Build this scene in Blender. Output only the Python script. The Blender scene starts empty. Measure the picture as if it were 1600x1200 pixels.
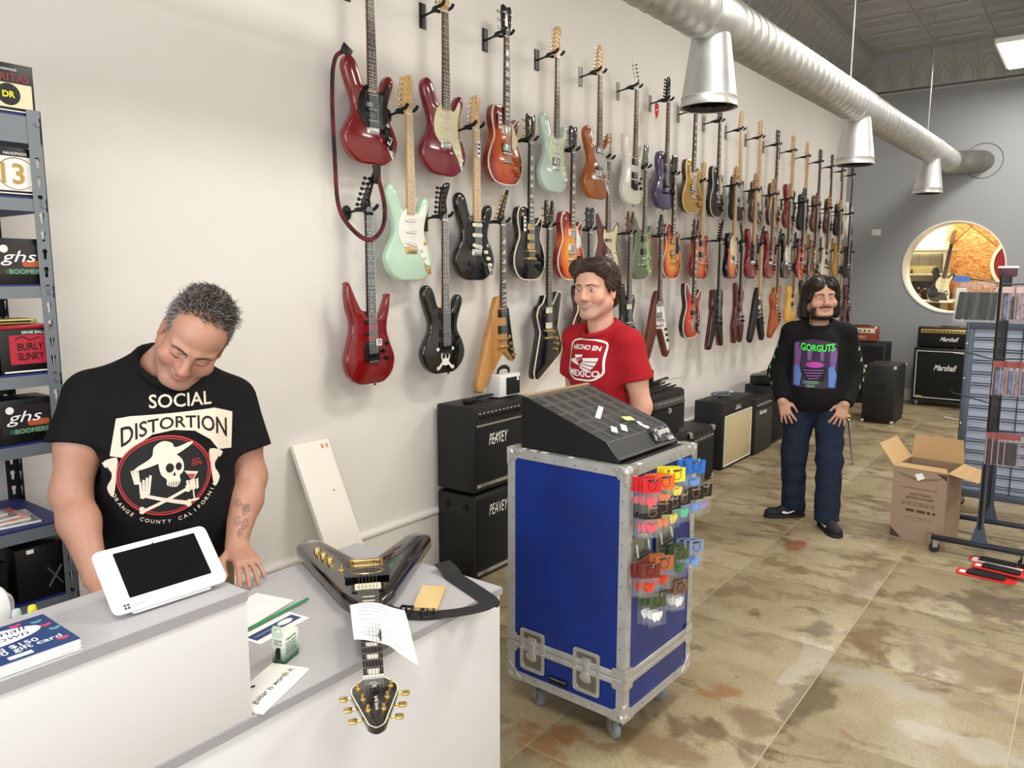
import bpy, bmesh, math, random
import numpy as np
from mathutils import Vector, Matrix
from mathutils.geometry import tessellate_polygon
from mathutils.bvhtree import BVHTree
random.seed(7)
SC = bpy.context.scene
COL = SC.collection
PI = math.pi

# ------------------------------------------------------------------ camera
CAM_POS = Vector((0.0, -2.9, 1.68))
F_PX, PITCH, YAW = 1205.0, math.atan(169 / 1205.0), math.radians(36.97)
cd = bpy.data.cameras.new('camera')
cam = bpy.data.objects.new('camera', cd)
COL.objects.link(cam)
cd.sensor_width = 36.0
cd.lens = F_PX / 1600.0 * 36.0
cd.clip_start = 0.05
fw = Vector((math.cos(YAW) * math.cos(PITCH), math.sin(YAW) * math.cos(PITCH), -math.sin(PITCH)))
rt = Vector((math.sin(YAW), -math.cos(YAW), 0))
up = rt.cross(fw)
mw = Matrix(((rt.x, up.x, -fw.x, CAM_POS.x), (rt.y, up.y, -fw.y, CAM_POS.y), (rt.z, up.z, -fw.z, CAM_POS.z), (0, 0, 0, 1)))
cam.matrix_world = mw
SC.camera = cam

# ------------------------------------------------------------------ light
w = bpy.data.worlds.new('world')
SC.world = w
w.use_nodes = True
w.node_tree.nodes['Background'].inputs[0].default_value = (0.80, 0.90, 1.0, 1)
w.node_tree.nodes['Background'].inputs[1].default_value = 1.0
SC.view_settings.view_transform = 'Standard'
SC.view_settings.look = 'None'
SC.view_settings.exposure = 0.42
SC.view_settings.gamma = 1.0
SC.view_settings.use_curve_mapping = False
SC.cycles.use_denoising = True
SC.cycles.max_bounces = 6
SC.cycles.diffuse_bounces = 3
SC.cycles.glossy_bounces = 3
SC.cycles.transparent_max_bounces = 12
SC.cycles.adaptive_threshold = 0.04
SC.cycles.sample_clamp_indirect = 6.0

def area(name, loc, size, energy, color, direction):
    l = bpy.data.lights.new(name, 'AREA')
    l.shape = 'RECTANGLE'
    l.size, l.size_y = size
    l.energy = energy
    l.color = color
    o = bpy.data.objects.new(name, l)
    COL.objects.link(o)
    o.location = loc
    o.rotation_euler = Vector(direction).to_track_quat('-Z', 'Y').to_euler()
    return o

WARM = (1.0, 0.965, 0.92)
DAY = (0.92, 0.96, 1.0)
# daylight through the shop front behind the photographer
area('shop_window_daylight', (-2.35, -3.7, 1.75), (6.0, 2.6), 120, DAY, (1, 0, -0.05))
# ceiling panel lamps (their housings are built further down)
PANELS = [(10.1, -2.18), (6.6, -2.18), (3.1, -2.6), (-0.4, -2.6), (10.1, -5.2), (6.6, -5.2), (3.1, -5.2), (-0.4, -5.2)]
PANEL_Z = 4.0
for (x, y) in PANELS:
    area('panel_lamp_light', (x, y, PANEL_Z - 0.012), (1.16, 0.56), 38, WARM, (0, 0, -1))

# ------------------------------------------------------------------ helpers
def lin(c):
    return tuple(((v / 255.0) / 12.92 if v / 255.0 <= 0.04045 else ((v / 255.0 + 0.055) / 1.055) ** 2.4) for v in c)

MATS = {}
def M(name, rgb=(200, 200, 200), rough=0.5, metal=0.0, bump=None, var=None, coat=0.0, emit=0.0, alpha=1.0, trans=0.0, spec=0.5, aniso=None):
    """procedural principled material; bump=(scale, strength), var=(scale, second colour, amount)"""
    if name in MATS:
        return MATS[name]
    m = bpy.data.materials.new(name)
    m.use_nodes = True
    nt = m.node_tree
    b = nt.nodes['Principled BSDF']
    c = lin(rgb) + (1,)
    b.inputs['Base Color'].default_value = c
    b.inputs['Roughness'].default_value = rough
    b.inputs['Metallic'].default_value = metal
    b.inputs['Specular IOR Level'].default_value = spec
    if coat:
        b.inputs['Coat Weight'].default_value = coat
        b.inputs['Coat Roughness'].default_value = 0.04
    if trans:
        b.inputs['Transmission Weight'].default_value = trans
        b.inputs['IOR'].default_value = 1.2
    if alpha < 1:
        b.inputs['Alpha'].default_value = alpha
    if emit:
        b.inputs['Emission Color'].default_value = c
        b.inputs['Emission Strength'].default_value = emit
    geo = None
    if bump or var:
        geo = nt.nodes.new('ShaderNodeTexCoord')
    if bump:
        n = nt.nodes.new('ShaderNodeTexNoise')
        n.inputs['Scale'].default_value = bump[0]
        n.inputs['Detail'].default_value = 4
        nt.links.new(geo.outputs['Object'], n.inputs['Vector'])
        bp = nt.nodes.new('ShaderNodeBump')
        bp.inputs['Strength'].default_value = bump[1]
        bp.inputs['Distance'].default_value = 0.01
        nt.links.new(n.outputs['Fac'], bp.inputs['Height'])
        nt.links.new(bp.outputs['Normal'], b.inputs['Normal'])
    if var:
        n = nt.nodes.new('ShaderNodeTexNoise')
        n.inputs['Scale'].default_value = var[0]
        n.inputs['Detail'].default_value = 5
        if len(var) > 3:
            mp = nt.nodes.new('ShaderNodeMapping')
            mp.inputs['Scale'].default_value = var[3]
            nt.links.new(geo.outputs['Object'], mp.inputs['Vector'])
            nt.links.new(mp.outputs['Vector'], n.inputs['Vector'])
        else:
            nt.links.new(geo.outputs['Object'], n.inputs['Vector'])
        r = nt.nodes.new('ShaderNodeValToRGB')
        r.color_ramp.elements[0].position = 0.38
        r.color_ramp.elements[1].position = 0.62
        r.color_ramp.elements[0].color = c
        r.color_ramp.elements[1].color = tuple(c[i] * (1 - var[2]) + lin(var[1])[i] * var[2] for i in range(3)) + (1,)
        nt.links.new(n.outputs['Fac'], r.inputs['Fac'])
        nt.links.new(r.outputs['Color'], b.inputs['Base Color'])
    MATS[name] = m
    return m

def link(o, parent=None):
    COL.objects.link(o)
    if parent is not None:
        o.parent = parent
    return o

def tag(o, label, cat, group=None, kind=None):
    o['label'] = label
    o['category'] = cat
    if group:
        o['group'] = group
    if kind:
        o['kind'] = kind
    return o

def thing(name, label, cat, loc=(0, 0, 0), rz=0.0, group=None, rot=None):
    o = bpy.data.objects.new(name, None)
    o.empty_display_size = 0.1
    link(o)
    o.location = loc
    o.rotation_euler = rot if rot else (0, 0, rz)
    return tag(o, label, cat, group)

def obj(name, me, parent=None, loc=None, rot=None):
    o = bpy.data.objects.new(name, me)
    link(o, parent)
    if loc is not None:
        o.location = loc
    if rot is not None:
        o.rotation_euler = rot
    return o

def copy_tree(o, parent=None):
    c = o.copy()
    COL.objects.link(c)
    c.parent = parent
    for ch in list(o.children):
        copy_tree(ch, c)
    return c

def smooth_closed(pts, n=6):
    """closed Catmull-Rom through pts; a point given as (x, y, 1) is a hard corner"""
    out = []
    N = len(pts)
    for i in range(N):
        p0, p1, p2, p3 = pts[i - 1], pts[i], pts[(i + 1) % N], pts[(i + 2) % N]
        if len(p1) > 2:
            p0 = p1
        if len(p2) > 2:
            p3 = p2
        for k in range(n):
            t = k / n
            q = []
            for a in (0, 1):
                q.append(0.5 * (2 * p1[a] + (p2[a] - p0[a]) * t + (2 * p0[a] - 5 * p1[a] + 4 * p2[a] - p3[a]) * t * t + (3 * p1[a] - p0[a] - 3 * p2[a] + p3[a]) * t ** 3))
            out.append(tuple(q))
    return out

def smooth_open(pts, n=8):
    out = []
    N = len(pts)
    for i in range(N - 1):
        p0, p1, p2, p3 = Vector(pts[max(i - 1, 0)]), Vector(pts[i]), Vector(pts[i + 1]), Vector(pts[min(i + 2, N - 1)])
        for k in range(n):
            t = k / n
            out.append(0.5 * (2 * p1 + (p2 - p0) * t + (2 * p0 - 5 * p1 + 4 * p2 - p3) * t * t + (3 * p1 - p0 - 3 * p2 + p3) * t ** 3))
    out.append(Vector(pts[-1]))
    return out

def round_poly(pts, r, n=4):
    """polygon with corners rounded by r (or per-point third value)"""
    out = []
    N = len(pts)
    for i in range(N):
        p = Vector(pts[i][:2]); a = Vector(pts[i - 1][:2]); b = Vector(pts[(i + 1) % N][:2])
        rr = pts[i][2] if len(pts[i]) > 2 else r
        da, db = (a - p), (b - p)
        la, lb = da.length, db.length
        rr = min(rr, la * 0.48, lb * 0.48)
        if rr < 1e-5:
            out.append(tuple(p)); continue
        A = p + da / la * rr; B = p + db / lb * rr
        for k in range(n + 1):
            t = k / n
            q = (1 - t) ** 2 * A + 2 * t * (1 - t) * p + t * t * B
            out.append((q.x, q.y))
    return out

def rrect(w, h, r, n=3, cx=0, cy=0):
    return [(x + cx, y + cy) for x, y in round_poly([(-w / 2, -h / 2), (w / 2, -h / 2), (w / 2, h / 2), (-w / 2, h / 2)], r, n)]

def ellipse(rx, ry, n=24, cx=0, cy=0):
    return [(cx + rx * math.cos(2 * PI * k / n), cy + ry * math.sin(2 * PI * k / n)) for k in range(n)]

def inset(pts, d):
    N = len(pts)
    ar = sum(pts[i][0] * pts[(i + 1) % N][1] - pts[(i + 1) % N][0] * pts[i][1] for i in range(N))
    s = 1 if ar > 0 else -1
    out = []
    for i in range(N):
        a, p, b = pts[i - 1], pts[i], pts[(i + 1) % N]
        e1 = Vector((p[0] - a[0], p[1] - a[1])); e2 = Vector((b[0] - p[0], b[1] - p[1]))
        if e1.length < 1e-9: e1 = e2
        if e2.length < 1e-9: e2 = e1
        e1.normalize(); e2.normalize()
        n1 = Vector((-e1.y, e1.x)) * s; n2 = Vector((-e2.y, e2.x)) * s
        m = n1 + n2
        if m.length < 1e-6: m = n1
        m.normalize()
        k = d / max(0.5, m.dot(n1))
        out.append((p[0] + m.x * k, p[1] + m.y * k))
    return out

class MB:
    """collects geometry for one mesh object"""
    def __init__(s):
        s.v = []; s.f = []; s.mi = []
    def add(s, vs, fs, mi=0):
        o = len(s.v)
        s.v += [tuple(p) for p in vs]
        for f in fs:
            s.f.append([i + o for i in f]); s.mi.append(mi)
        return s
    def box(s, c, d, mi=0, R=None):
        hx, hy, hz = d[0] / 2, d[1] / 2, d[2] / 2
        vs = [Vector((x, y, z)) for z in (-hz, hz) for y in (-hy, hy) for x in (-hx, hx)]
        if R: vs = [R @ v for v in vs]
        c = Vector(c)
        return s.add([v + c for v in vs], [(0, 2, 3, 1), (4, 5, 7, 6), (0, 1, 5, 4), (2, 6, 7, 3), (0, 4, 6, 2), (1, 3, 7, 5)], mi)
    def rbox(s, c, d, b=0.005, mi=0, R=None):
        """box with chamfered edges"""
        bm = bmesh.new()
        bmesh.ops.create_cube(bm, size=1.0)
        for v in bm.verts: v.co = Vector((v.co.x * d[0], v.co.y * d[1], v.co.z * d[2]))
        bmesh.ops.bevel(bm, geom=bm.edges[:], offset=min(b, min(d) * 0.45), segments=2, profile=0.5, affect='EDGES')
        c = Vector(c)
        vs = [(R @ v.co if R else v.co) + c for v in bm.verts]
        fs = [[v.index for v in f.verts] for f in bm.faces]
        bm.free()
        return s.add(vs, fs, mi)
    def cyl(s, p0, p1, r0, r1=None, n=12, mi=0, caps=True):
        if r1 is None: r1 = r0
        p0, p1 = Vector(p0), Vector(p1)
        ax = (p1 - p0).normalized()
        u = ax.orthogonal().normalized(); w_ = ax.cross(u)
        vs = []
        for p, r in ((p0, r0), (p1, r1)):
            for k in range(n):
                a = 2 * PI * k / n
                vs.append(p + (u * math.cos(a) + w_ * math.sin(a)) * r)
        fs = [(k, (k + 1) % n, n + (k + 1) % n, n + k) for k in range(n)]
        if caps: fs += [tuple(range(n - 1, -1, -1)), tuple(range(n, 2 * n))]
        return s.add(vs, fs, mi)
    def tube(s, pts, r, n=8, mi=0, closed=False, flat=None, upv=None):
        """sweep along pts; r scalar or list; flat=(w,h) sweeps a rectangle-ish ellipse"""
        P = [Vector(p) for p in pts]
        N = len(P)
        vs = []; prev = Vector(upv) if upv else None
        for i in range(N):
            if closed: t = P[(i + 1) % N] - P[i - 1]
            else: t = P[min(i + 1, N - 1)] - P[max(i - 1, 0)]
            if t.length < 1e-9: t = Vector((0, 0, 1))
            t.normalize()
            if prev is None: prev = t.orthogonal()
            u = prev - t * prev.dot(t)
            if u.length < 1e-6: u = t.orthogonal()
            u.normalize(); prev = u if not upv else prev
            w_ = t.cross(u)
            ri = r[i] if isinstance(r, (list, tuple)) else r
            for k in range(n):
                a = 2 * PI * (k + 0.5) / n
                if flat: vs.append(P[i] + u * math.cos(a) * flat[1] * ri + w_ * math.sin(a) * flat[0] * ri)
                else: vs.append(P[i] + (u * math.cos(a) + w_ * math.sin(a)) * ri)
        fs = []
        for i in range(N if closed else N - 1):
            j = (i + 1) % N
            for k in range(n):
                l = (k + 1) % n
                fs.append((i * n + k, i * n + l, j * n + l, j * n + k))
        if not closed:
            fs += [tuple(range(n - 1, -1, -1)), tuple((N - 1) * n + k for k in range(n))]
        return s.add(vs, fs, mi)
    def lathe(s, prof, n=24, o=(0, 0, 0), axis='z', mi=0, caps=True):
        vs = []
        for r, h in prof:
            for k in range(n):
                a = 2 * PI * k / n
                x, y = r * math.cos(a), r * math.sin(a)
                p = {'z': (x, y, h), 'y': (x, h, y), 'x': (h, x, y)}[axis]
                vs.append((p[0] + o[0], p[1] + o[1], p[2] + o[2]))
        fs = []
        for i in range(len(prof) - 1):
            for k in range(n):
                l = (k + 1) % n
                fs.append((i * n + k, i * n + l, (i + 1) * n + l, (i + 1) * n + k))
        if caps:
            if prof[0][0] > 1e-6: fs.append(tuple(range(n - 1, -1, -1)))
            if prof[-1][0] > 1e-6: fs.append(tuple((len(prof) - 1) * n + k for k in range(n)))
        return s.add(vs, fs, mi)
    def prism(s, pts, w0, w1, f, b=0.0, mi=0, holes=(), mi_front=None):
        """outline pts (u, v) extruded from w0 to w1 along f(u, v, w) -> xyz, bevel b at both ends"""
        if b > 0 and not holes:
            sg = 1 if w1 > w0 else -1
            ip = inset(pts, b)
            mid = inset(pts, b * 0.3)
            rings = [(ip, w0), (mid, w0 + sg * b * 0.3), (pts, w0 + sg * b), (pts, w1 - sg * b), (mid, w1 - sg * b * 0.3), (ip, w1)]
        else:
            rings = [(pts, w0), (pts, w1)]
        N = len(pts)
        vs = [f(u, v, w_) for ring, w_ in rings for (u, v) in ring]
        fs = []
        for i in range(len(rings) - 1):
            for k in range(N):
                l = (k + 1) % N
                fs.append((i * N + k, i * N + l, (i + 1) * N + l, (i + 1) * N + k))
        s.add(vs, fs, mi)
        loops = [pts if not b or holes else rings[0][0]] + [list(h) for h in holes]
        tri = tessellate_polygon([[Vector((p[0], p[1], 0)) for p in L] for L in loops])
        flat = [p for L in loops for p in L]
        s.add([f(u, v, w0) for u, v in flat], tri, mi)
        s.add([f(u, v, w1) for u, v in flat], tri, mi if mi_front is None else mi_front)
        for h in holes:
            n = len(h)
            s.add([f(u, v, w_) for w_ in (w0, w1) for u, v in h], [(k, (k + 1) % n, n + (k + 1) % n, n + k) for k in range(n)], mi)
        return s
    def mesh(s, name, mats, smooth=True, angle=40, weld=True):
        me = bpy.data.meshes.new(name)
        me.from_pydata(s.v, [], s.f)
        if not isinstance(mats, (list, tuple)): mats = [mats]
        for m in mats: me.materials.append(m)
        if len(mats) > 1: me.polygons.foreach_set('material_index', s.mi)
        bm = bmesh.new(); bm.from_mesh(me)
        if weld: bmesh.ops.remove_doubles(bm, verts=bm.verts, dist=1e-5)
        bmesh.ops.recalc_face_normals(bm, faces=bm.faces)
        bm.to_mesh(me); bm.free()
        if smooth:
            me.polygons.foreach_set('use_smooth', [True] * len(me.polygons))
            me.set_sharp_from_angle(angle=math.radians(angle))
        return me
    def build(s, name, mats, parent=None, loc=None, rot=None, smooth=True, angle=40):
        return obj(name, s.mesh(name, mats, smooth, angle), parent, loc, rot)

XY = lambda u, v, w_: (u, v, w_)
XZ = lambda u, v, w_: (u, w_, v)
YZ = lambda u, v, w_: (w_, u, v)

_TX = {}
def text2d(s, size=1.0, bold=0.0, shear=0.0, spacing=1.0):
    """text outline as flat triangles in 2-D, centred on its box -> (verts, faces, width, height)"""
    key = (s, bold, shear, spacing)
    if key not in _TX:
        cu = bpy.data.curves.new('lettering', 'FONT')
        cu.body = s; cu.size = 1.0; cu.offset = bold; cu.shear = shear; cu.space_character = spacing
        cu.resolution_u = 3; cu.align_x = 'CENTER'
        o = bpy.data.objects.new('lettering', cu)
        me = o.to_mesh()
        vs = [(v.co.x, v.co.y) for v in me.vertices]
        fs = [tuple(p.vertices) for p in me.polygons]
        o.to_mesh_clear(); bpy.data.objects.remove(o)
        bpy.data.curves.remove(cu)
        x0, x1 = min(v[0] for v in vs), max(v[0] for v in vs)
        y0, y1 = min(v[1] for v in vs), max(v[1] for v in vs)
        _TX[key] = ([(x - (x0 + x1) / 2, y - (y0 + y1) / 2) for x, y in vs], fs, x1 - x0, y1 - y0)
    vs, fs, W, H = _TX[key]
    return [(x * size, y * size) for x, y in vs], fs, W * size, H * size

def text_fit(s, width, height=None, **k):
    """text scaled to a given width (and height)"""
    vs, fs, W, H = text2d(s, 1.0, **k)
    sx = width / W
    sy = height / H if height else sx
    return [(x * sx, y * sy) for x, y in vs], fs

def lettering(s, width, f, mat, parent, height=None, name='lettering', **k):
    """flat print: f(u, v) -> xyz just proud of its surface"""
    vs, fs = text_fit(s, width, height, **k)
    mb = MB().add([f(u, v) for u, v in vs], fs)
    return mb.build(name, mat, parent, smooth=False)

# ================================================================== the room
XB, XF, YR, ZC = 11.6, -2.5, -7.0, 4.5          # back wall, front wall, far side wall, ceiling
WALL = M('warm_white_plaster', (234, 229, 222), 0.6, bump=(6, 0.18), var=(1.3, (228, 223, 216), 0.5))
GREYWALL = M('grey_paint', (150, 152, 154), 0.6, bump=(9, 0.08))
CEIL = M('grey_ceiling_paint', (160, 160, 156), 0.5)
TRIMW = M('white_trim_paint', (226, 221, 211), 0.5)

def struct(o):
    o['kind'] = 'structure'
    return o

struct(MB().box(((XB + XF) / 2, 0.1, 2.3), (XB - XF + 0.4, 0.2, 4.8)).build('wall_left', WALL))
struct(MB().box(((XB + XF) / 2, YR - 0.1, 2.3), (XB - XF + 0.4, 0.2, 4.8)).build('wall_right', WALL))
# front wall with the shop window opening
mb = MB()
mb.prism([(YR, -0.1), (0, -0.1), (0, 4.7), (YR, 4.7)], XF - 0.2, XF, YZ, holes=[[(-6.7, 0.4), (-0.7, 0.4), (-0.7, 3.1), (-6.7, 3.1)]])
struct(mb.build('wall_front', WALL, smooth=False))
# back wall with the round opening
WY, WZ, WR = -1.37, 1.79, 0.595
mb = MB()
circ = [(WY + WR * math.cos(a * PI / 36), WZ + WR * math.sin(a * PI / 36)) for a in range(72)]
mb.prism([(YR, -0.1), (0, -0.1), (0, 4.7), (YR, 4.7)], XB, XB + 0.40, YZ, holes=[circ])
struct(mb.build('wall_back', GREYWALL))
mb = MB()
prof = [(WR + 0.004, -0.012), (WR - 0.012, -0.012), (WR - 0.014, 0.2), (WR - 0.014, 0.405), (WR + 0.004, 0.405)]
for i in range(72):
    a = i * PI / 36
    mb.v += [(XB + h, WY + r * math.cos(a), WZ + r * math.sin(a)) for r, h in prof]
n = len(prof)
for i in range(72):
    for k in range(n):
        l = (k + 1) % n; j = (i + 1) % 72
        mb.f.append([i * n + k, i * n + l, j * n + l, j * n + k]); mb.mi.append(0)
struct(mb.build('trim_1', TRIMW))

# floor: slabs with recessed joints
FL = bpy.data.materials.new('stained_concrete')
FL.use_nodes = True
nt = FL.node_tree; N = nt.nodes; L = nt.links
bs = N['Principled BSDF']
geo = N.new('ShaderNodeNewGeometry')
def nmap(scale, loc=(0, 0, 0)):
    m = N.new('ShaderNodeMapping'); m.inputs['Scale'].default_value = scale; m.inputs['Location'].default_value = loc
    L.new(geo.outputs['Position'], m.inputs['Vector']); return m.outputs['Vector']
def nnoise(vec, scale, detail=5, rough=0.55, dist=0.0):
    t = N.new('ShaderNodeTexNoise'); t.inputs['Scale'].default_value = scale; t.inputs['Detail'].default_value = detail
    t.inputs['Roughness'].default_value = rough; t.inputs['Distortion'].default_value = dist
    L.new(vec, t.inputs['Vector']); return t.outputs['Fac']
def nramp(fac, stops):
    r = N.new('ShaderNodeValToRGB'); e = r.color_ramp.elements
    e[0].position, e[0].color = stops[0][0], stops[0][1]
    e[1].position, e[1].color = stops[-1][0], stops[-1][1]
    for p, c in stops[1:-1]:
        q = e.new(p); q.color = c
    L.new(fac, r.inputs['Fac']); return r.outputs['Color']
def nmix(fac, a, b, mode='MIX'):
    m = N.new('ShaderNodeMix'); m.data_type = 'RGBA'; m.blend_type = mode
    for s_, v in ((m.inputs[0], fac), (m.inputs[6], a), (m.inputs[7], b)):
        if isinstance(v, (tuple, float, int)): s_.default_value = v
        else: L.new(v, s_)
    return m.outputs[2]
G = lambda v: (v, v, v, 1)
K = lambda r, g, b: lin((r, g, b)) + (1,)
base = nramp(nnoise(nmap((1, 1, 1)), 1.6, 6, 0.6), [(0.3, K(138, 124, 95)), (0.5, K(155, 141, 110)), (0.7, K(170, 157, 128))])
speck = nramp(nnoise(nmap((1, 1, 1)), 90, 3, 0.6), [(0.35, G(0.80)), (0.5, G(1.0)), (0.65, G(1.08))])
base = nmix(1.0, base, speck, 'MULTIPLY')
# brown worn patches, drawn out across the shop, thicker away from the counter
st1 = nramp(nnoise(nmap((1.25, 0.8, 1), (3.1, 0.4, 0)), 3.4, 7, 0.68, 0.7), [(0.555, G(0)), (0.63, G(0.9))])
sep = N.new('ShaderNodeSeparateXYZ'); L.new(geo.outputs['Position'], sep.inputs[0])
st2 = nramp(nnoise(nmap((2.2, 0.9, 1), (7.3, 2.2, 0)), 3.6, 7, 0.70, 0.5), [(0.515, G(0)), (0.59, G(0.95))])
mr = N.new('ShaderNodeMapRange'); mr.inputs[1].default_value = 2.2; mr.inputs[2].default_value = 5.2; L.new(sep.outputs[0], mr.inputs[0])
st2 = nmix(mr.outputs[0], G(0), st2)
stain = nramp(nnoise(nmap((1, 1, 1), (5, 5, 0)), 7, 6, 0.65), [(0.3, K(88, 70, 46)), (0.5, K(116, 97, 68)), (0.7, K(142, 124, 94))])
c1 = nmix(st1, base, stain)
c1 = nmix(st2, c1, stain)
# a few grey skim patches and rusty spots
gp = nramp(nnoise(nmap((0.9, 1.9, 1), (1.7, 8.2, 0)), 1.5, 4, 0.5, 0.5), [(0.668, G(0)), (0.68, G(0.7))])
c1 = nmix(gp, c1, K(166, 158, 142))
rs = nramp(nnoise(nmap((1.4, 1.4, 1), (4.4, 2.9, 0)), 2.6, 4, 0.6, 0.4), [(0.69, G(0)), (0.73, G(0.8))])
c1 = nmix(rs, c1, K(140, 82, 44))
wn = N.new('ShaderNodeTexNoise'); wn.inputs['Scale'].default_value = 9; wn.inputs['Detail'].default_value = 5; L.new(geo.outputs['Position'], wn.inputs['Vector'])
def spot(c, x, y, rx, ry, rgb, amt=.72, edge=.45):
    # one worn or stained patch with a ragged rim at its own place on the floor
    a = N.new('ShaderNodeVectorMath'); a.operation = 'SUBTRACT'; L.new(geo.outputs['Position'], a.inputs[0]); a.inputs[1].default_value = (x, y, 0)
    m = N.new('ShaderNodeVectorMath'); m.operation = 'MULTIPLY'; L.new(a.outputs[0], m.inputs[0]); m.inputs[1].default_value = (1 / rx, 1 / ry, 0)
    l_ = N.new('ShaderNodeVectorMath'); l_.operation = 'LENGTH'; L.new(m.outputs[0], l_.inputs[0])
    q = N.new('ShaderNodeMath'); q.operation = 'MULTIPLY_ADD'; L.new(wn.outputs['Fac'], q.inputs[0]); q.inputs[1].default_value = 2.6; L.new(l_.outputs['Value'], q.inputs[2])
    r = nramp(q.outputs[0], [(0.0, G(amt)), (1.75 / 3, G(amt)), ((1.75 + edge) / 3, G(0))])
    q2 = N.new('ShaderNodeMath'); q2.operation = 'DIVIDE'; L.new(q.outputs[0], q2.inputs[0]); q2.inputs[1].default_value = 3
    L.remove(r.node.inputs[0].links[0]); L.new(q2.outputs[0], r.node.inputs[0])
    return nmix(r, c, K(*rgb))
BR, DK, RU, GP = (112, 90, 60), (84, 66, 42), (130, 84, 40), (168, 160, 146)
for x, y, rx, ry, col_ in ((2.17, -1.43, .16, .17, RU), (3.67, -1.97, .15, .10, DK), (4.81, -1.53, .17, .10, (136, 74, 48)), (4.43, -1.49, .16, .07, BR), (2.85, -1.83, .10, .10, RU), (2.73, -2.0, .14, .16, BR), (3.32, -2.28, .11, .38, GP), (3.05, -2.75, .10, .40, GP),
                          (2.36, -1.76, .16, .22, BR), (2.55, -1.85, .12, .16, DK), (3.83, -1.43, .12, .10, BR), (4.48, -2.64, .26, .30, DK), (3.70, -2.66, .24, .34, BR), (4.43, -2.0, .40, .14, BR), (3.75, -2.18, .30, .12, BR), (3.0, -2.12, .34, .10, DK), (5.2, -2.9, .4, .4, DK)):
    c1 = spot(c1, x, y, rx, ry, col_)
L.new(c1, bs.inputs['Base Color'])
L.new(nramp(nnoise(nmap((1, 1, 1)), 3, 5), [(0.3, G(0.30)), (0.7, G(0.52))]), bs.inputs['Roughness'])
bp = N.new('ShaderNodeBump'); bp.inputs['Strength'].default_value = 0.12; bp.inputs['Distance'].default_value = 0.004
L.new(nnoise(nmap((1, 1, 1)), 40, 4), bp.inputs['Height']); L.new(bp.outputs['Normal'], bs.inputs['Normal'])

floor = struct(MB().box(((XB + XF) / 2, YR / 2, -0.0525), (XB - XF + 0.3, -YR + 0.3, 0.10)).build('floor', M('joint_filler', (178, 164, 134), 0.7)))
S = 0.70
slab_me = MB().prism(inset([(0, 0), (S, 0), (S, S), (0, S)], 0.0028), -0.02, 0.0, XY, b=0.0010).mesh('slab', FL)
ix0 = math.floor((XF - 2.79) / S); iy0 = math.floor((YR + 2.09) / S)
for i in range(ix0, 13):
    for j in range(iy0, 3):
        x, y = 2.79 + i * S, -2.09 + j * S
        if x > XB - 0.02 or y > -0.03: continue
        sx = min(S, XB - x) / S; sy = min(S, -y) / S
        o = obj('slab', slab_me, floor, (x, y, 0)); o.scale = (sx, sy, 1)

# baseboards
mb = MB().box((4.55, -0.011, 0.175), (14.1, 0.022, 0.35))
struct(mb.build('baseboard_left', WALL))
mb = MB().prism(round_poly([(0, 0), (-0.034, 0.003), (-0.034, 0.02), (-0.02, 0.03), (0, 0.034)], 0.004), XF, XB, lambda u, v, w_: (w_, u, 0.35 + v))
struct(mb.build('trim_2', WALL))
mb = MB().box((XB - 0.009, YR / 2, 0.065), (0.018, -YR, 0.13))
mb.box((XB - 0.006, YR / 2, 0.14), (0.012, -YR, 0.02))
struct(mb.build('baseboard_back', M('cream_baseboard', (205, 200, 188), 0.5)))
# light switch plate on the back wall
t = thing('light_switch', 'small white light switch plate on grey wall left of round opening', 'light switch', (XB, -0.42, 2.27))
mb = MB().prism(rrect(0.115, 0.085, 0.006), 0, -0.008, YZ, b=0.002).build('plate', M('cream_plastic', (226, 222, 206), 0.4), t)
for s in (-1, 1):
    MB().rbox((-0.011, s * 0.025, 0), (0.008, 0.012, 0.026), 0.002).build('rocker', M('cream_plastic'), t)

# ceiling: pressed tin tiles with raised bars
ceil = struct(MB().box(((XB + XF) / 2, YR / 2, ZC + 0.06), (XB - XF, -YR, 0.1)).build('ceiling', CEIL))
mb = MB()
T = 0.62
mb.prism(inset([(0, 0), (T, 0), (T, T), (0, T)], 0.002), 0.015, -0.002, XY, b=0.002)
mb.prism(rrect(0.085, 0.52, 0.02, 2, T / 2, T / 2), 0.0, -0.020, XY, b=0.012)
mb.prism(rrect(0.045, 0.47, 0.01, 2, T / 2, T / 2), 0.0, -0.030, XY, b=0.008)
tile_me = mb.mesh('ceiling_tile', CEIL, angle=25)
for i in range(13):
    for j in range(10):
        obj('ceiling_tile', tile_me, ceil, (11.16 - T * (i + 1), -0.46 - T * (j + 1), ZC))
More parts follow.
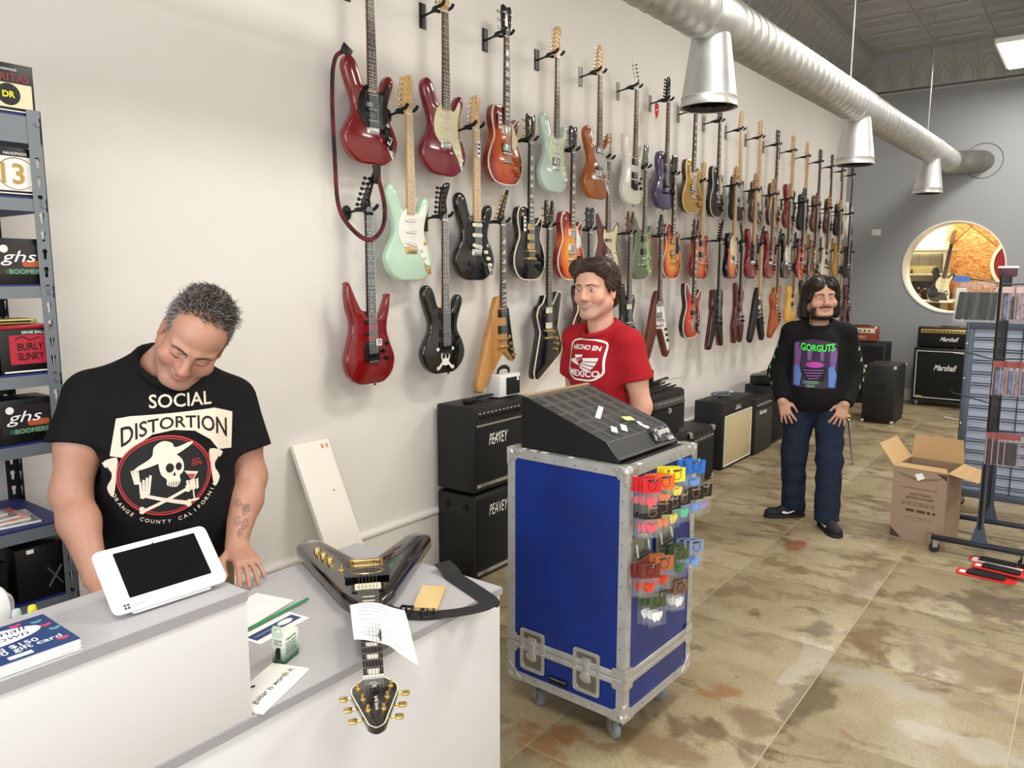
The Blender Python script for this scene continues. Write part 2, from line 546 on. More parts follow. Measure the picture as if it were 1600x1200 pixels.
# cornice: cove panels round the ceiling, each with a scalloped relief
cove = [(0.0, 0.0), (0.025, 0.0), (0.032, 0.025), (0.02, 0.035), (0.02, 0.06), (0.05, 0.14), (0.12, 0.24), (0.22, 0.31), (0.33, 0.345), (0.33, 0.365), (0.36, 0.37), (0.36, 0.46)]
def cove_panel(wd):
    mb = MB()
    nn = len(cove)
    vs = [(u, wd * k - (0.0015 if k else -0.0015), v) for k in (0, 1) for u, v in cove]
    mb.add(vs, [(i, i + 1, nn + i + 1, nn + i) for i in range(nn - 1)])
    def at(s_, y):  # a point on the curve, s_ from 0 to 1
        k = 4 + s_ * 4; i = min(int(k), 7); t = k - i
        return (cove[i][0] * (1 - t) + cove[i + 1][0] * t + 0.003, y, cove[i][1] * (1 - t) + cove[i + 1][1] * t - 0.003)
    for r_, s0 in ((0.42, 0.72), (0.26, 0.5)):
        pts = [at(0.05 + s0 * math.sin(a * PI / 10), wd / 2 - wd * r_ * math.cos(a * PI / 10)) for a in range(11)]
        mb.tube(pts, 0.006, 5)
    mb.tube([at(0.0, wd * 0.02), at(1.0, wd * 0.02)], 0.004, 4)
    return mb.mesh('cornice_panel', CEIL, angle=30)
cp = cove_panel(0.25)
corn = struct(MB().box((XB - 0.01, YR / 2, 4.09), (0.02, -YR, 0.05)).build('trim_3', CEIL))
ZCV = 4.06
for k in range(26):
    obj('cornice_panel', cp, corn, (XB, -0.25 * k - 0.25 * 0, ZCV), (0, 0, PI))
corn2 = struct(MB().box((4.55, -0.01, 4.09), (14.1, 0.02, 0.05)).build('trim_4', CEIL))
for k in range(40):
    obj('cornice_panel', cp, corn2, (XB - 0.25 * (k + 1), 0, ZCV), (0, 0, -PI / 2))

# ceiling panel lamps
PW = M('lamp_diffuser', (255, 250, 238), 0.5, emit=6.0)
PF = M('lamp_frame', (235, 235, 230), 0.4)
for i, (x, y) in enumerate(PANELS):
    lab = ['bright rectangular ceiling panel lamp hung above the round opening', 'rectangular ceiling panel lamp over the gridwall racks', 'rectangular ceiling panel lamp over the blue case',
           'rectangular ceiling panel lamp over the counter'][i % 4] + ('' if i < 4 else ', far side row')
    t = thing('panel_lamp', lab, 'ceiling lamp', (x, y, PANEL_Z), 0, 'hanging ceiling panel lamps')
    MB().prism(rrect(1.24, 0.63, 0.01), 0.0, 0.05, XY, b=0.004, holes=()).build('housing', PF, t, (0, 0, 0.004))
    MB().box((0, 0, -0.001), (1.18, 0.57, 0.008)).build('diffuser', PW, t)
    for sx in (-0.5, 0.5):
        MB().cyl((sx, 0, 0.05), (sx, 0, ZC - PANEL_Z - 0.034), 0.003, n=6).build('cable', M('steel_wire', (150, 150, 150), 0.35, 0.9), t)

# ------------------------------------------------------------------ spiral duct
GALV = M('galvanised_steel', (206, 206, 202), 0.46, 0.75, bump=(30, 0.03), var=(14, (176, 178, 176), 0.7))
GALVC = M('brushed_steel_cone', (212, 212, 209), 0.40, 0.8, var=(5, (188, 190, 189), 0.6))
duct_y = lambda x: -1.10 - (x - 4.2) * 0.18 / 5.75
DZ, DR = 3.08, 0.137
t = thing('spiral_duct', 'long silver spiral air duct with three cone outlets under the ceiling', 'duct', (4.2, -1.10, DZ), -math.atan(0.18 / 5.75))
mb = MB()
n = 36
x0, x1, pitch = -6.0, 6.85, 0.115
rows = []
x = x0
while x < x1:
    rows += [(x, DR), (x + pitch - 0.014, DR), (x + pitch - 0.010, DR + 0.0035), (x + pitch - 0.004, DR + 0.0035)]
    x += pitch
for xx, r in rows:
    for k in range(n):
        a = 2 * PI * k / n
        mb.v.append((xx + 0.115 * k / n, r * math.cos(a), r * math.sin(a)))
for i in range(len(rows) - 1):
    for k in range(n):
        l = k + 1
        if l < n: mb.f.append([i * n + k, i * n + l, (i + 1) * n + l, (i + 1) * n + k])
        elif i >= 4: mb.f.append([i * n + k, (i - 4) * n, (i - 3) * n, (i + 1) * n + k])
mb.mi = [0] * len(mb.f)
mb.build('duct_pipe', GALV, t, angle=60)
for cx in (0.0, 2.85, 5.75):
    p = [(DR + 0.001, cx - 0.17), (DR + 0.008, cx - 0.17), (DR + 0.008, cx - 0.15), (DR + 0.005, cx - 0.145), (DR + 0.005, cx + 0.145), (DR + 0.008, cx + 0.15), (DR + 0.008, cx + 0.17), (DR + 0.001, cx + 0.17)]
    MB().lathe(p, 36, axis='x').build('collar', GALVC, t, angle=60)
    d = MB().lathe([(0.098, -0.085), (0.106, -0.12), (0.148, -0.42), (0.152, -0.425), (0.152, -0.433), (0.149, -0.437), (0.155, -0.475), (0.157, -0.48), (0.15, -0.482), (0.144, -0.47), (0.14, -0.43), (0.10, -0.15)], 40, (cx, 0, 0), caps=False).build('diffuser_cone', GALVC, t, angle=50)
    g = MB()
    for q in range(4):
        r = 0.135 - q * 0.032
        g.lathe([(r, -0.478), (r - 0.012, -0.462), (r - 0.016, -0.463), (r - 0.004, -0.482)], 32, (cx, 0, 0), caps=False)
    g.lathe([(0.0, -0.487), (0.018, -0.485), (0.026, -0.47), (0.0, -0.465)], 16, (cx, 0, 0))
    g.build('diffuser_louvre', M('dark_grille', (70, 70, 68), 0.4, 0.8), d)
# elbow into the back wall
pts = smooth_open([(6.80, 0, 0), (6.98, -0.005, 0.003), (7.10, -0.04, 0.01), (7.20, -0.11, 0.02), (7.34, -0.20, 0.03), (7.50, -0.30, 0.035)], 4)
MB().tube(pts, DR + 0.003, 30, upv=(0, 0, 1)).build('elbow', M('dull_galvanised', (150, 150, 142), 0.45, 0.85, var=(9, (120, 120, 112), 0.6)), t, angle=60)
for xx in (2.6, 5.55, -0.3):
    MB().cyl((xx, 0, DR), (xx, 0, ZC - DZ - 0.034), 0.007, n=8).build('hanging_rod', M('steel_rod', (190, 190, 186), 0.35, 0.9), t)
mb = MB().tube([(XB - 0.002, -1.62 + 0.215 * math.cos(a * PI / 20), 3.12 + 0.215 * math.sin(a * PI / 20)) for a in range(40)], 0.004, 5, closed=True)
struct(mb.build('trim_5', M('dark_gap', (60, 60, 60), 0.7)))

# ------------------------------------------------------------------ the back room seen through the round opening
OSB = bpy.data.materials.new('oriented_strand_board')
OSB.use_nodes = True
nt = OSB.node_tree; N = nt.nodes; L = nt.links
geo = N.new('ShaderNodeNewGeometry'); bs = N['Principled BSDF']
v = N.new('ShaderNodeTexVoronoi'); v.inputs['Scale'].default_value = 26
L.new(nmap((1, 1, 2.2)), v.inputs['Vector'])
col = nramp(v.outputs['Color'], [(0.15, K(150, 96, 44)), (0.5, K(190, 132, 68)), (0.85, K(214, 164, 98))])
L.new(nmix(nramp(nnoise(nmap((1, 1, 1)), 60, 4), [(0.5, G(0)), (0.7, G(0.6))]), col, K(120, 74, 34)), bs.inputs['Base Color'])
bs.inputs['Roughness'].default_value = 0.6
CREAM = M('cream_shelf_paint', (240, 232, 206), 0.5)
BX = 13.3
struct(MB().box((BX + 0.08, -1.6, 2.0), (0.1, 3.4, 4.0)).build('wall_backroom', M('board_gap', (70, 46, 24), 0.8)))
wb = bpy.data.objects['wall_backroom']
R45 = Matrix.Rotation(math.radians(41), 4, 'X')
pc = Vector((BX, -1.35, 2.40))
for i in (-2, -1, 0, 1):
    for j in (-2, -1, 0, 1):
        me = MB().prism(inset([(0, 0), (1.22, 0), (1.22, 1.22), (0, 1.22)], 0.004), 0.0, 0.03, YZ, b=0.002)
        c = pc + R45.to_3x3() @ Vector((0, i * 1.22, j * 1.22))
        if abs(c.y + 1.6) < 2.6 and -1.2 < c.z < 4.6:
            o = me.build('board_panel', OSB, wb, c, (math.radians(41), 0, 0))
struct(MB().box((12.65, 0.02, 2.0), (1.28, 0.1, 4.0)).build('wall_backroom_left', CREAM))
struct(MB().box((12.65, -3.3, 2.0), (1.28, 0.1, 4.0)).build('wall_backroom_right', CREAM))
struct(MB().box((12.65, -1.6, 3.4), (1.28, 3.4, 0.1)).build('ceiling_backroom', CREAM))
struct(MB().box((12.65, -1.6, -0.06), (1.28, 3.4, 0.1)).build('floor_backroom', M('joint_filler')))
area('back_room_lamp_light', (12.5, -1.2, 3.3), (0.5, 0.5), 52, (1.0, 0.86, 0.62), (0, 0, -1))
t = thing('wall_lamp', 'plain square ceiling lamp in the back room', 'ceiling lamp', (12.5, -1.2, 3.33))
MB().rbox((0, 0, 0.005), (0.56, 0.56, 0.03), 0.006).build('lamp_housing', PF, t)
MB().box((0, 0, -0.015), (0.5, 0.5, 0.006)).build('diffuser', PW, t)
# red round opening on the board wall
t = thing('wall_disc', 'dark red round panel with white rim on board wall', 'wall panel', (BX - 0.02, -2.03, 1.85))
mb = MB().lathe([(0.40, 0.0), (0.40, -0.02), (0.355, -0.02), (0.355, 0.0)], 48, axis='x').build('rim', CREAM, t)
MB().lathe([(0.0, -0.008), (0.354, -0.008), (0.354, 0.01), (0.0, 0.01)], 48, axis='x').build('disc', M('dark_red_paint', (128, 22, 38), 0.5), t)
# shelving
t = thing('shelf_unit', 'cream painted shelf unit inside the round opening', 'shelf', (12.03, -0.1, 0))
MB().rbox((0.62, -1.06, 1.35), (0.5, 0.03, 2.7), 0.004).build('side_panel', CREAM, t)
MB().rbox((0.9, -0.5, 1.35), (0.03, 1.1, 2.7), 0.004).build('back_panel', CREAM, t)
for k, z in enumerate((0.95, 1.33, 1.70, 2.04)):
    MB().rbox((0.45 if k < 2 else 0.60, -0.62, z), (0.84 if k < 2 else 0.54, 1.24 if k < 2 else 1.10, 0.03), 0.004).build('shelf_board', CREAM, t)
for k, y in enumerate((-0.35, -0.5, -0.65, -0.8, -0.95)):
    MB().rbox((0.89, y, 1.87), (0.02, 0.008, 0.28), 0.002).build('batten', M('pale_batten', (214, 204, 178), 0.6), t)
t = thing('cream_box', 'long pale yellow box on the middle shelf of round opening', 'box', (12.4, -0.72, 1.716))
MB().rbox((0.1, -0.12, 0.05), (0.2, 0.44, 0.10), 0.004).build('carton', M('pale_yellow_card', (238, 222, 150), 0.5), t)
MB().box((0.1, -0.12, 0.102), (0.202, 0.442, 0.006)).build('lid', M('pale_yellow_card'), t)
for k, (y, c) in enumerate(((-0.78, 'dark'), (-1.05, 'dark'), (-1.10, 'dark'))):
    t = thing('knob_bottle', ['small dark bottle alone on the middle shelf by the rim', 'small dark bottle beside the cream box, one of two', 'small dark bottle at the end of the cream box'][k], 'bottle', (12.37, y + 0.02, 1.7155))
    MB().lathe([(0.012, 0), (0.014, 0.004), (0.014, 0.03), (0.006, 0.038), (0.006, 0.045)], 12).build('body', M('dark_plastic', (34, 32, 32), 0.4), t)
    MB().lathe([(0.008, 0.045), (0.008, 0.06), (0.0, 0.061)], 12).build('cap', M('dark_plastic'), t)
# headphones and a dark case on the shelf below
t = thing('dark_case', 'dark brown hard case standing behind headphones', 'case', (12.45, -0.95, 1.345))
MB().rbox((0.05, 0, 0.13), (0.1, 0.42, 0.26), 0.01).build('shell', M('dark_brown_case', (48, 38, 34), 0.5), t)
for s in (-0.1, 0.1):
    MB().rbox((-0.004, s, 0.16), (0.012, 0.03, 0.03), 0.003).build('latch', M('brass', (200, 170, 90), 0.3, 0.9), t)
for k, (y, cc) in enumerate(((-0.80, (30, 28, 28)), (-0.97, (96, 62, 52)), (-1.10, (190, 130, 110)))):
    t = thing('headphones', ['black headphones on shelf in round opening', 'brown headphones beside the black ones in round opening', 'copper coloured headphones nearest the bass in round opening'][k], 'headphones', (12.25, y, 1.345), 0.4 * k)
    hm = M('headphone_%d' % k, cc, 0.35)
    MB().tube([(0, 0.075 * math.cos(a * PI / 12), 0.05 + 0.10 * math.sin(a * PI / 12)) for a in range(13)], 0.009, 8).build('headband', hm, t)
    for s in (-1, 1):
        MB().lathe([(0.0, -0.02), (0.035, -0.02), (0.043, -0.005), (0.043, 0.012), (0.03, 0.022), (0.0, 0.022)], 18, (0, s * 0.075, 0.045), axis='y').build('ear_cup', hm, t)

# ================================================================== guitars
def gloss(name, rgb, var=None, metal=0.0):
    return M('gloss_' + name, rgb, 0.16, metal, coat=0.8, var=var)
def burst(name, inner, mid, outer, zc=-0.62, rx=0.15, rz=0.21):
    """sunburst finish: the lacquer darkens towards the rim of the body"""
    nm = 'burst_' + name
    if nm in MATS: return MATS[nm]
    m = bpy.data.materials.new(nm); m.use_nodes = True
    nt = m.node_tree; b = nt.nodes['Principled BSDF']
    b.inputs['Roughness'].default_value = 0.16; b.inputs['Coat Weight'].default_value = 0.8; b.inputs['Coat Roughness'].default_value = 0.04
    tc = nt.nodes.new('ShaderNodeTexCoord')
    mp = nt.nodes.new('ShaderNodeMapping')
    mp.inputs['Scale'].default_value = (1 / rx, 0.0, 1 / rz); mp.inputs['Location'].default_value = (0, 0, -zc / rz)
    ln = nt.nodes.new('ShaderNodeVectorMath'); ln.operation = 'LENGTH'
    rp = nt.nodes.new('ShaderNodeValToRGB')
    e = rp.color_ramp.elements
    e[0].position = 0.35; e[0].color = lin(inner) + (1,)
    e[1].position = 1.05; e[1].color = lin(outer) + (1,)
    q = e.new(0.78); q.color = lin(mid) + (1,)
    nt.links.new(tc.outputs['Object'], mp.inputs['Vector']); nt.links.new(mp.outputs['Vector'], ln.inputs[0])
    nt.links.new(ln.outputs['Value'], rp.inputs['Fac']); nt.links.new(rp.outputs['Color'], b.inputs['Base Color'])
    MATS[nm] = m
    return m

GM = {
    'ruby': gloss('ruby', (122, 10, 18)), 'crimson': gloss('crimson', (116, 8, 34)), 'seafoam': gloss('seafoam', (186, 216, 192)),
    'seafoam2': gloss('seafoam2', (190, 210, 198)), 'black': gloss('black', (6, 6, 7)), 'orange': gloss('orange', (168, 86, 30)),
    'white': gloss('white', (232, 228, 216)), 'purple': gloss('purple', (58, 52, 96), (3, (80, 66, 92), 0.7)), 'gold': gloss('gold', (186, 142, 44)),
    'satin_black': M('satin_black', (26, 26, 27), 0.38), 'natural': M('natural_wood', (190, 138, 78), 0.35, var=(7, (160, 106, 54), 0.8, (3, 3, 0.25))),
    'green': gloss('green', (98, 112, 84)), 'walnut': gloss('walnut', (70, 36, 22), (7, (44, 22, 14), 0.8, (4, 4, 0.3))),
    'fadered': M('faded_brown', (88, 40, 30), 0.4, var=(5, (120, 50, 34), 0.6)), 'redorange': gloss('redorange', (182, 58, 28)), 'darkred': gloss('darkred', (84, 16, 22)),
    'amber': M('amber_wood', (176, 92, 36), 0.3, var=(6, (150, 70, 26), 0.8, (3, 3, 0.3))), 'yellow': gloss('yellow', (220, 168, 66)), 'brown': gloss('brown', (104, 54, 26), (6, (70, 34, 16), 0.7, (3, 3, 0.4))),
    'cherry': burst('cherry', (206, 98, 30), (186, 62, 26), (120, 22, 20)), 'tobacco': burst('tobacco', (232, 156, 44), (214, 92, 26), (122, 20, 18)),
    'threetone': burst('threetone', (222, 146, 52), (180, 70, 26), (40, 14, 12)), 'honey': burst('honey', (206, 150, 66), (170, 108, 40), (70, 34, 14)),
    'maroonfade': burst('maroonfade', (60, 30, 30), (96, 26, 22), (92, 20, 20), -0.4),
    'redburst': burst('redburst', (206, 74, 30), (180, 44, 24), (120, 18, 18)),
    'cherrytop': burst('cherrytop', (216, 120, 44), (196, 70, 30), (140, 26, 24)),
}
GUARD = {'white': M('guard_white', (236, 232, 224), 0.3), 'cream': M('guard_cream', (230, 220, 180), 0.3), 'mint': M('guard_mint', (214, 224, 190), 0.3),
         'black': M('guard_black', (14, 14, 15), 0.18), 'pearl': M('guard_pearl', (206, 206, 200), 0.22, var=(40, (170, 170, 166), 0.6)), 'lime': M('guard_lime', (150, 190, 90), 0.3)}
WOOD = {'rosewood': M('rosewood', (62, 42, 32), 0.5, var=(14, (44, 28, 22), 0.8, (3, 3, 0.2))), 'maple': M('maple', (218, 176, 112), 0.3, var=(8, (200, 156, 92), 0.6, (3, 3, 0.2))),
        'ebony': M('ebony', (22, 20, 20), 0.45), 'mahogany': gloss('mahogany', (92, 34, 22)), 'blackneck': M('gloss_black'), 'tan': M('tan_neck', (176, 124, 70), 0.35, var=(8, (150, 100, 54), 0.6, (3, 3, 0.2)))}
CHROME = M('chrome', (220, 220, 220), 0.16, 1.0)
GOLDHW = M('gold_hardware', (224, 192, 122), 0.25, 0.9)
BLACKHW = M('black_hardware', (18, 18, 19), 0.3, 0.3)
HW = {'chrome': CHROME, 'gold': GOLDHW, 'black': BLACKHW}
FRET = M('fret_wire', (190, 186, 176), 0.3, 1.0)
PEARL = M('pearl_inlay', (226, 222, 208), 0.25)
BIND = M('cream_binding', (232, 222, 194), 0.35)
STRING = M('string_steel', (176, 174, 168), 0.35, 1.0)
PKBLACK = M('pickup_black', (16, 16, 17), 0.35)
PKCREAM = M('pickup_cream', (236, 228, 200), 0.35)
TAGW = M('paper_tag', (236, 236, 232), 0.6)
BLACKPL = M('black_plastic', (16, 16, 17), 0.4)

def mir(p): return [(-x,) + tuple(r) for x, *r in reversed(p)]
OUT = {}
OUT['strat'] = smooth_closed([(0, 0), (.075, .003), (.138, .045), (.163, .105), (.145, .165), (.108, .222), (.103, .265), (.124, .325), (.143, .37), (.143, .40), (.118, .416), (.092, .394), (.073, .354), (.054, .332), (.042, .330), (.031, .338, 1),
                              (-.031, .350, 1), (-.044, .350), (-.058, .374), (-.074, .420), (-.096, .455), (-.128, .466), (-.152, .44), (-.153, .40), (-.130, .335), (-.105, .272), (-.110, .222), (-.148, .165), (-.167, .112), (-.142, .045), (-.08, .004)], 5)
OUT['super'] = smooth_closed([(0, 0), (.08, .004), (.138, .05), (.155, .12), (.128, .19), (.108, .25), (.112, .30), (.128, .36), (.132, .425), (.118, .418), (.096, .372), (.07, .33), (.05, .318), (.031, .33, 1),
                              (-.031, .35, 1), (-.055, .36), (-.085, .41), (-.118, .476), (-.132, .485), (-.140, .44), (-.134, .37), (-.116, .31), (-.114, .26), (-.136, .19), (-.156, .12), (-.137, .05), (-.08, .005)], 5)
OUT['lp'] = smooth_closed([(0, 0), (.10, .012), (.155, .065), (.166, .13), (.142, .195), (.113, .245), (.113, .285), (.127, .325), (.132, .362), (.115, .378), (.09, .352), (.06, .33), (.032, .345, 1),
                           (.030, .428, 1), (-.030, .428, 1), (-.07, .436), (-.112, .42), (-.13, .375), (-.126, .33), (-.112, .285), (-.113, .245), (-.142, .195), (-.166, .13), (-.155, .065), (-.10, .012)], 5)
OUT['tele'] = smooth_closed([(0, 0), (.085, .002), (.142, .035), (.158, .11), (.138, .18), (.114, .24), (.115, .285), (.127, .335), (.117, .37), (.092, .362), (.062, .332), (.031, .345, 1), (-.031, .40, 1), (-.08, .406),
                             (-.12, .388), (-.127, .335), (-.115, .27), (-.118, .225), (-.142, .17), (-.157, .11), (-.144, .035), (-.085, .002)], 5)
OUT['offset'] = smooth_closed([(-.03, 0), (.05, .008), (.118, .06), (.148, .13), (.135, .20), (.112, .25), (.118, .30), (.14, .345), (.145, .385), (.12, .40), (.085, .36), (.055, .335), (.031, .345, 1), (-.031, .365, 1),
                               (-.06, .37), (-.09, .41), (-.125, .45), (-.148, .435), (-.146, .37), (-.122, .29), (-.122, .24), (-.152, .17), (-.166, .10), (-.14, .03), (-.09, .0)], 5)
OUT['semi'] = smooth_closed([(0, 0), (.12, .015), (.19, .08), (.203, .16), (.165, .24), (.135, .285), (.14, .34), (.16, .40), (.15, .45), (.12, .455), (.085, .42), (.05, .39), (.031, .39, 1)] + mir([(0.12, .015), (.19, .08), (.203, .16), (.165, .24), (.135, .285), (.14, .34), (.16, .40), (.15, .45), (.12, .455), (.085, .42), (.05, .39), (.031, .39, 1)]), 4)
OUT['vee'] = round_poly([(.03, .40), (.07, .33), (.218, -.10), (.17, -.145), (.135, -.125), (0, .115, .05), (-.135, -.125), (-.17, -.145), (-.218, -.10), (-.07, .33), (-.03, .40)], .018)
OUT['rhoads'] = round_poly([(.028, .40), (.06, .34), (.138, .03), (.122, .006), (.02, .075), (-.19, -.15), (-.228, -.14), (-.232, -.10), (-.065, .34), (-.04, .395)], .012)
OUT['explorer'] = round_poly([(.03, .345), (.055, .335), (.12, .42), (.165, .405), (.118, .20), (.178, .07), (.165, .02), (-.11, -.135), (-.152, -.12), (-.158, -.08), (-.088, .16), (-.13, .27), (-.11, .32), (-.06, .345), (-.03, .40)], .016)
OUT['warrior'] = round_poly([(.03, .37), (.07, .40), (.115, .385), (.13, .27), (.11, .22), (.17, -.09), (.16, -.12), (.12, -.115), (0, .085, .05), (-.135, -.125), (-.19, -.13), (-.20, -.09), (-.115, .21), (-.135, .25), (-.12, .385), (-.07, .40), (-.03, .37)], .012)
OUT['cross'] = round_poly([(.03, .33), (.09, .38), (.11, .33), (.075, .22), (.13, .05), (.10, -.10), (.055, -.12), (0, .06, .04), (-.055, -.12), (-.105, -.11), (-.135, .04), (-.08, .22), (-.105, .44), (-.06, .46), (-.03, .36)], .014)
# pickguards
PG = {}
PG['strat'] = smooth_closed([(.030, .335, 1), (.065, .33), (.088, .36), (.106, .385), (.115, .355), (.098, .30), (.092, .235), (.112, .165), (.128, .10), (.116, .062), (.096, .09), (.062, .13), (.05, .16, 1), (-.046, .165, 1), (-.078, .20), (-.088, .25), (-.072, .31), (-.036, .352, 1)], 4)
PG['tele'] = smooth_closed([(.030, .335, 1), (.06, .328), (.085, .335), (.09, .28), (.088, .22), (.10, .17), (.085, .13), (.05, .125, 1), (.04, .20, 1), (-.04, .20, 1), (-.07, .22), (-.085, .27), (-.085, .33), (-.03, .385, 1)], 4)
PG['lp'] = round_poly([(.036, .345), (.046, .345), (.105, .25), (.10, .225), (.075, .20), (.05, .20), (.046, .215), (.046, .335)], .006)
PG['wave'] = smooth_closed([(.03, .33, 1), (.07, .335), (.11, .38), (.125, .345), (.102, .27), (.105, .20), (.135, .13), (.125, .07), (.095, .06), (.075, .12), (.05, .19), (-.02, .235), (-.055, .29), (-.045, .345, 1)], 4)
PG['vee'] = round_poly([(.05, .30), (.085, .25), (.19, -.07), (.165, -.095), (.075, .06), (.045, .10), (-.045, .10), (-.05, .30)], .012)
PG['half'] = round_poly([(.03, .335), (.06, .33), (.125, .03), (.118, .02), (.055, .075), (.045, .20), (.035, .30)], .008)
HEAD = {}
HEAD['fender'] = smooth_closed([(.021, 0, 1), (.022, .02), (.034, .045), (.028, .075), (.020, .105), (.030, .135), (.036, .160), (.022, .184), (-.002, .182), (-.022, .165), (-.034, .045), (-.026, .018), (-.021, 0, 1)], 4)
HEAD['telehead'] = smooth_closed([(.021, 0, 1), (.021, .03), (.022, .08), (.026, .13), (.022, .170), (.006, .186), (-.014, .176), (-.034, .05), (-.030, .03), (-.021, .0, 1)], 4)
HEAD['lp'] = smooth_closed([(.021, 0, 1), (.034, .025), (.042, .10), (.044, .145), (.036, .166), (.016, .164), (0, .157), (-.016, .164), (-.036, .166), (-.044, .145), (-.042, .10), (-.034, .025), (-.021, 0, 1)], 4)
HEAD['point'] = round_poly([(.021, 0), (.024, .03), (.012, .07), (.062, .198), (.05, .205), (-.036, .05), (-.032, .03), (-.021, 0)], .006)
HEAD['pointrev'] = mir(HEAD['point'])
HEAD['arrow'] = round_poly([(.021, 0), (.048, .035), (.048, .06), (.016, .178), (0, .190), (-.016, .178), (-.048, .06), (-.048, .035), (-.021, 0)], .008)
HEAD['fork'] = round_poly([(.021, 0), (.042, .03), (.05, .10), (.045, .17), (.03, .18), (.012, .10), (0, .085), (-.012, .10), (-.03, .18), (-.045, .17), (-.05, .10), (-.042, .03), (-.021, 0)], .008)
HEAD['banana'] = smooth_closed([(.021, 0, 1), (.026, .02), (.020, .06), (.014, .10), (.034, .155), (.044, .182), (.03, .196), (.0, .18), (-.024, .13), (-.036, .05), (-.03, .02), (-.021, 0, 1)], 4)
HALF33 = ('lp', 'arrow', 'fork')

GCACHE = {}
def gmesh(key, fn):
    if key not in GCACHE: GCACHE[key] = fn()
    return GCACHE[key]
NUTB = 0.80      # nut height above the lowest point of a standard body
BF, BB = -0.022, 0.022
def bz(u, b, y): return (u, y, b - NUTB)

def pickup_mesh(kind, hw):
    mb = MB()
    if kind == 's' or kind == 'sb' or kind == 'sc':
        mb.prism(rrect(.082, .020, .0095), BF - .002, BF - .007, XZ, b=.002)
        for k in range(6): mb.cyl((-.026 + k * .0104, BF - .006, 0), (-.026 + k * .0104, BF - .0082, 0), .0025, n=6, mi=1)
        return mb.mesh('pickup', [{'s': M('pickup_white', (240, 238, 230), .35), 'sb': PKBLACK, 'sc': PKCREAM}[kind], FRET])
    cov = {'h': HW[hw], 'hb': PKBLACK, 'hz': PKCREAM, 'hr': HW[hw]}[kind]
    mb.prism(rrect(.088, .046, .004), BF - .0005, BF - .005, XZ, b=.001, mi=1)
    mb.prism(rrect(.070, .037, .004), BF - .004, BF - .010, XZ, b=.002)
    for k in range(6): mb.cyl((-.026 + k * .0104, BF - .009, .010), (-.026 + k * .0104, BF - .0115, .010), .0026, n=6, mi=2)
    return mb.mesh('pickup', [cov, {'hr': M('guard_cream')}.get(kind, PKBLACK), FRET])

def bridge_mesh(kind, hw):
    mb = MB(); h = HW[hw]
    if kind == 'trem':
        mb.prism(rrect(.078, .034, .003), BF, BF - .004, XZ, b=.001)
        for k in range(6): mb.rbox((-.026 + k * .0104, BF - .0085, .0), (.009, .009, .026), .002)
        return mb.mesh('bridge', h)
    if kind == 'floyd':
        mb.prism(rrect(.092, .060, .004), BF, BF - .008, XZ, b=.002)
        for k in range(6): mb.rbox((-.026 + k * .0104, BF - .011, .004), (.0095, .008, .036), .002)
        for k in range(6): mb.cyl((-.026 + k * .0104, BF - .010, -.03), (-.026 + k * .0104, BF - .016, -.04), .004, n=8)
        mb.rbox((0, BF - .008, -.024), (.075, .010, .012), .002)
        return mb.mesh('bridge', h)
    if kind == 'telebr':
        mb.prism(rrect(.082, .085, .003, cy=.018), BF, BF - .003, XZ, b=.001)
        for k in range(3): mb.cyl((-.036 + k * .024, BF - .008, -.006), (-.014 + k * .024, BF - .008, -.006), .005, n=8)
        return mb.mesh('bridge', h)
    if kind == 'tailtrem':
        mb.prism(rrect(.05, .10, .006, cy=-.05), BF, BF - .008, XZ, b=.003)
        mb.cyl((-.035, BF - .014, -.012), (.035, BF - .014, -.012), .007, n=10)
        mb.rbox((0, BF - .01, .03), (.078, .016, .012), .003)
        return mb.mesh('bridge', h)
    # tune-o-matic
    mb.rbox((0, BF - .012, 0), (.076, .012, .012), .003)
    for s in (-1, 1): mb.cyl((s * .037, BF, 0), (s * .037, BF - .016, 0), .007, n=10)
    for k in range(6): mb.rbox((-.026 + k * .0104, BF - .018, 0), (.006, .005, .011), .001)
    return mb.mesh('bridge', h)

def tail_mesh(hw):
    mb = MB().rbox((0, BF - .012, 0), (.092, .012, .014), .005)
    for s in (-1, 1): mb.cyl((s * .041, BF, 0), (s * .041, BF - .016, 0), .008, n=10)
    return mb.mesh('tailpiece', HW[hw])

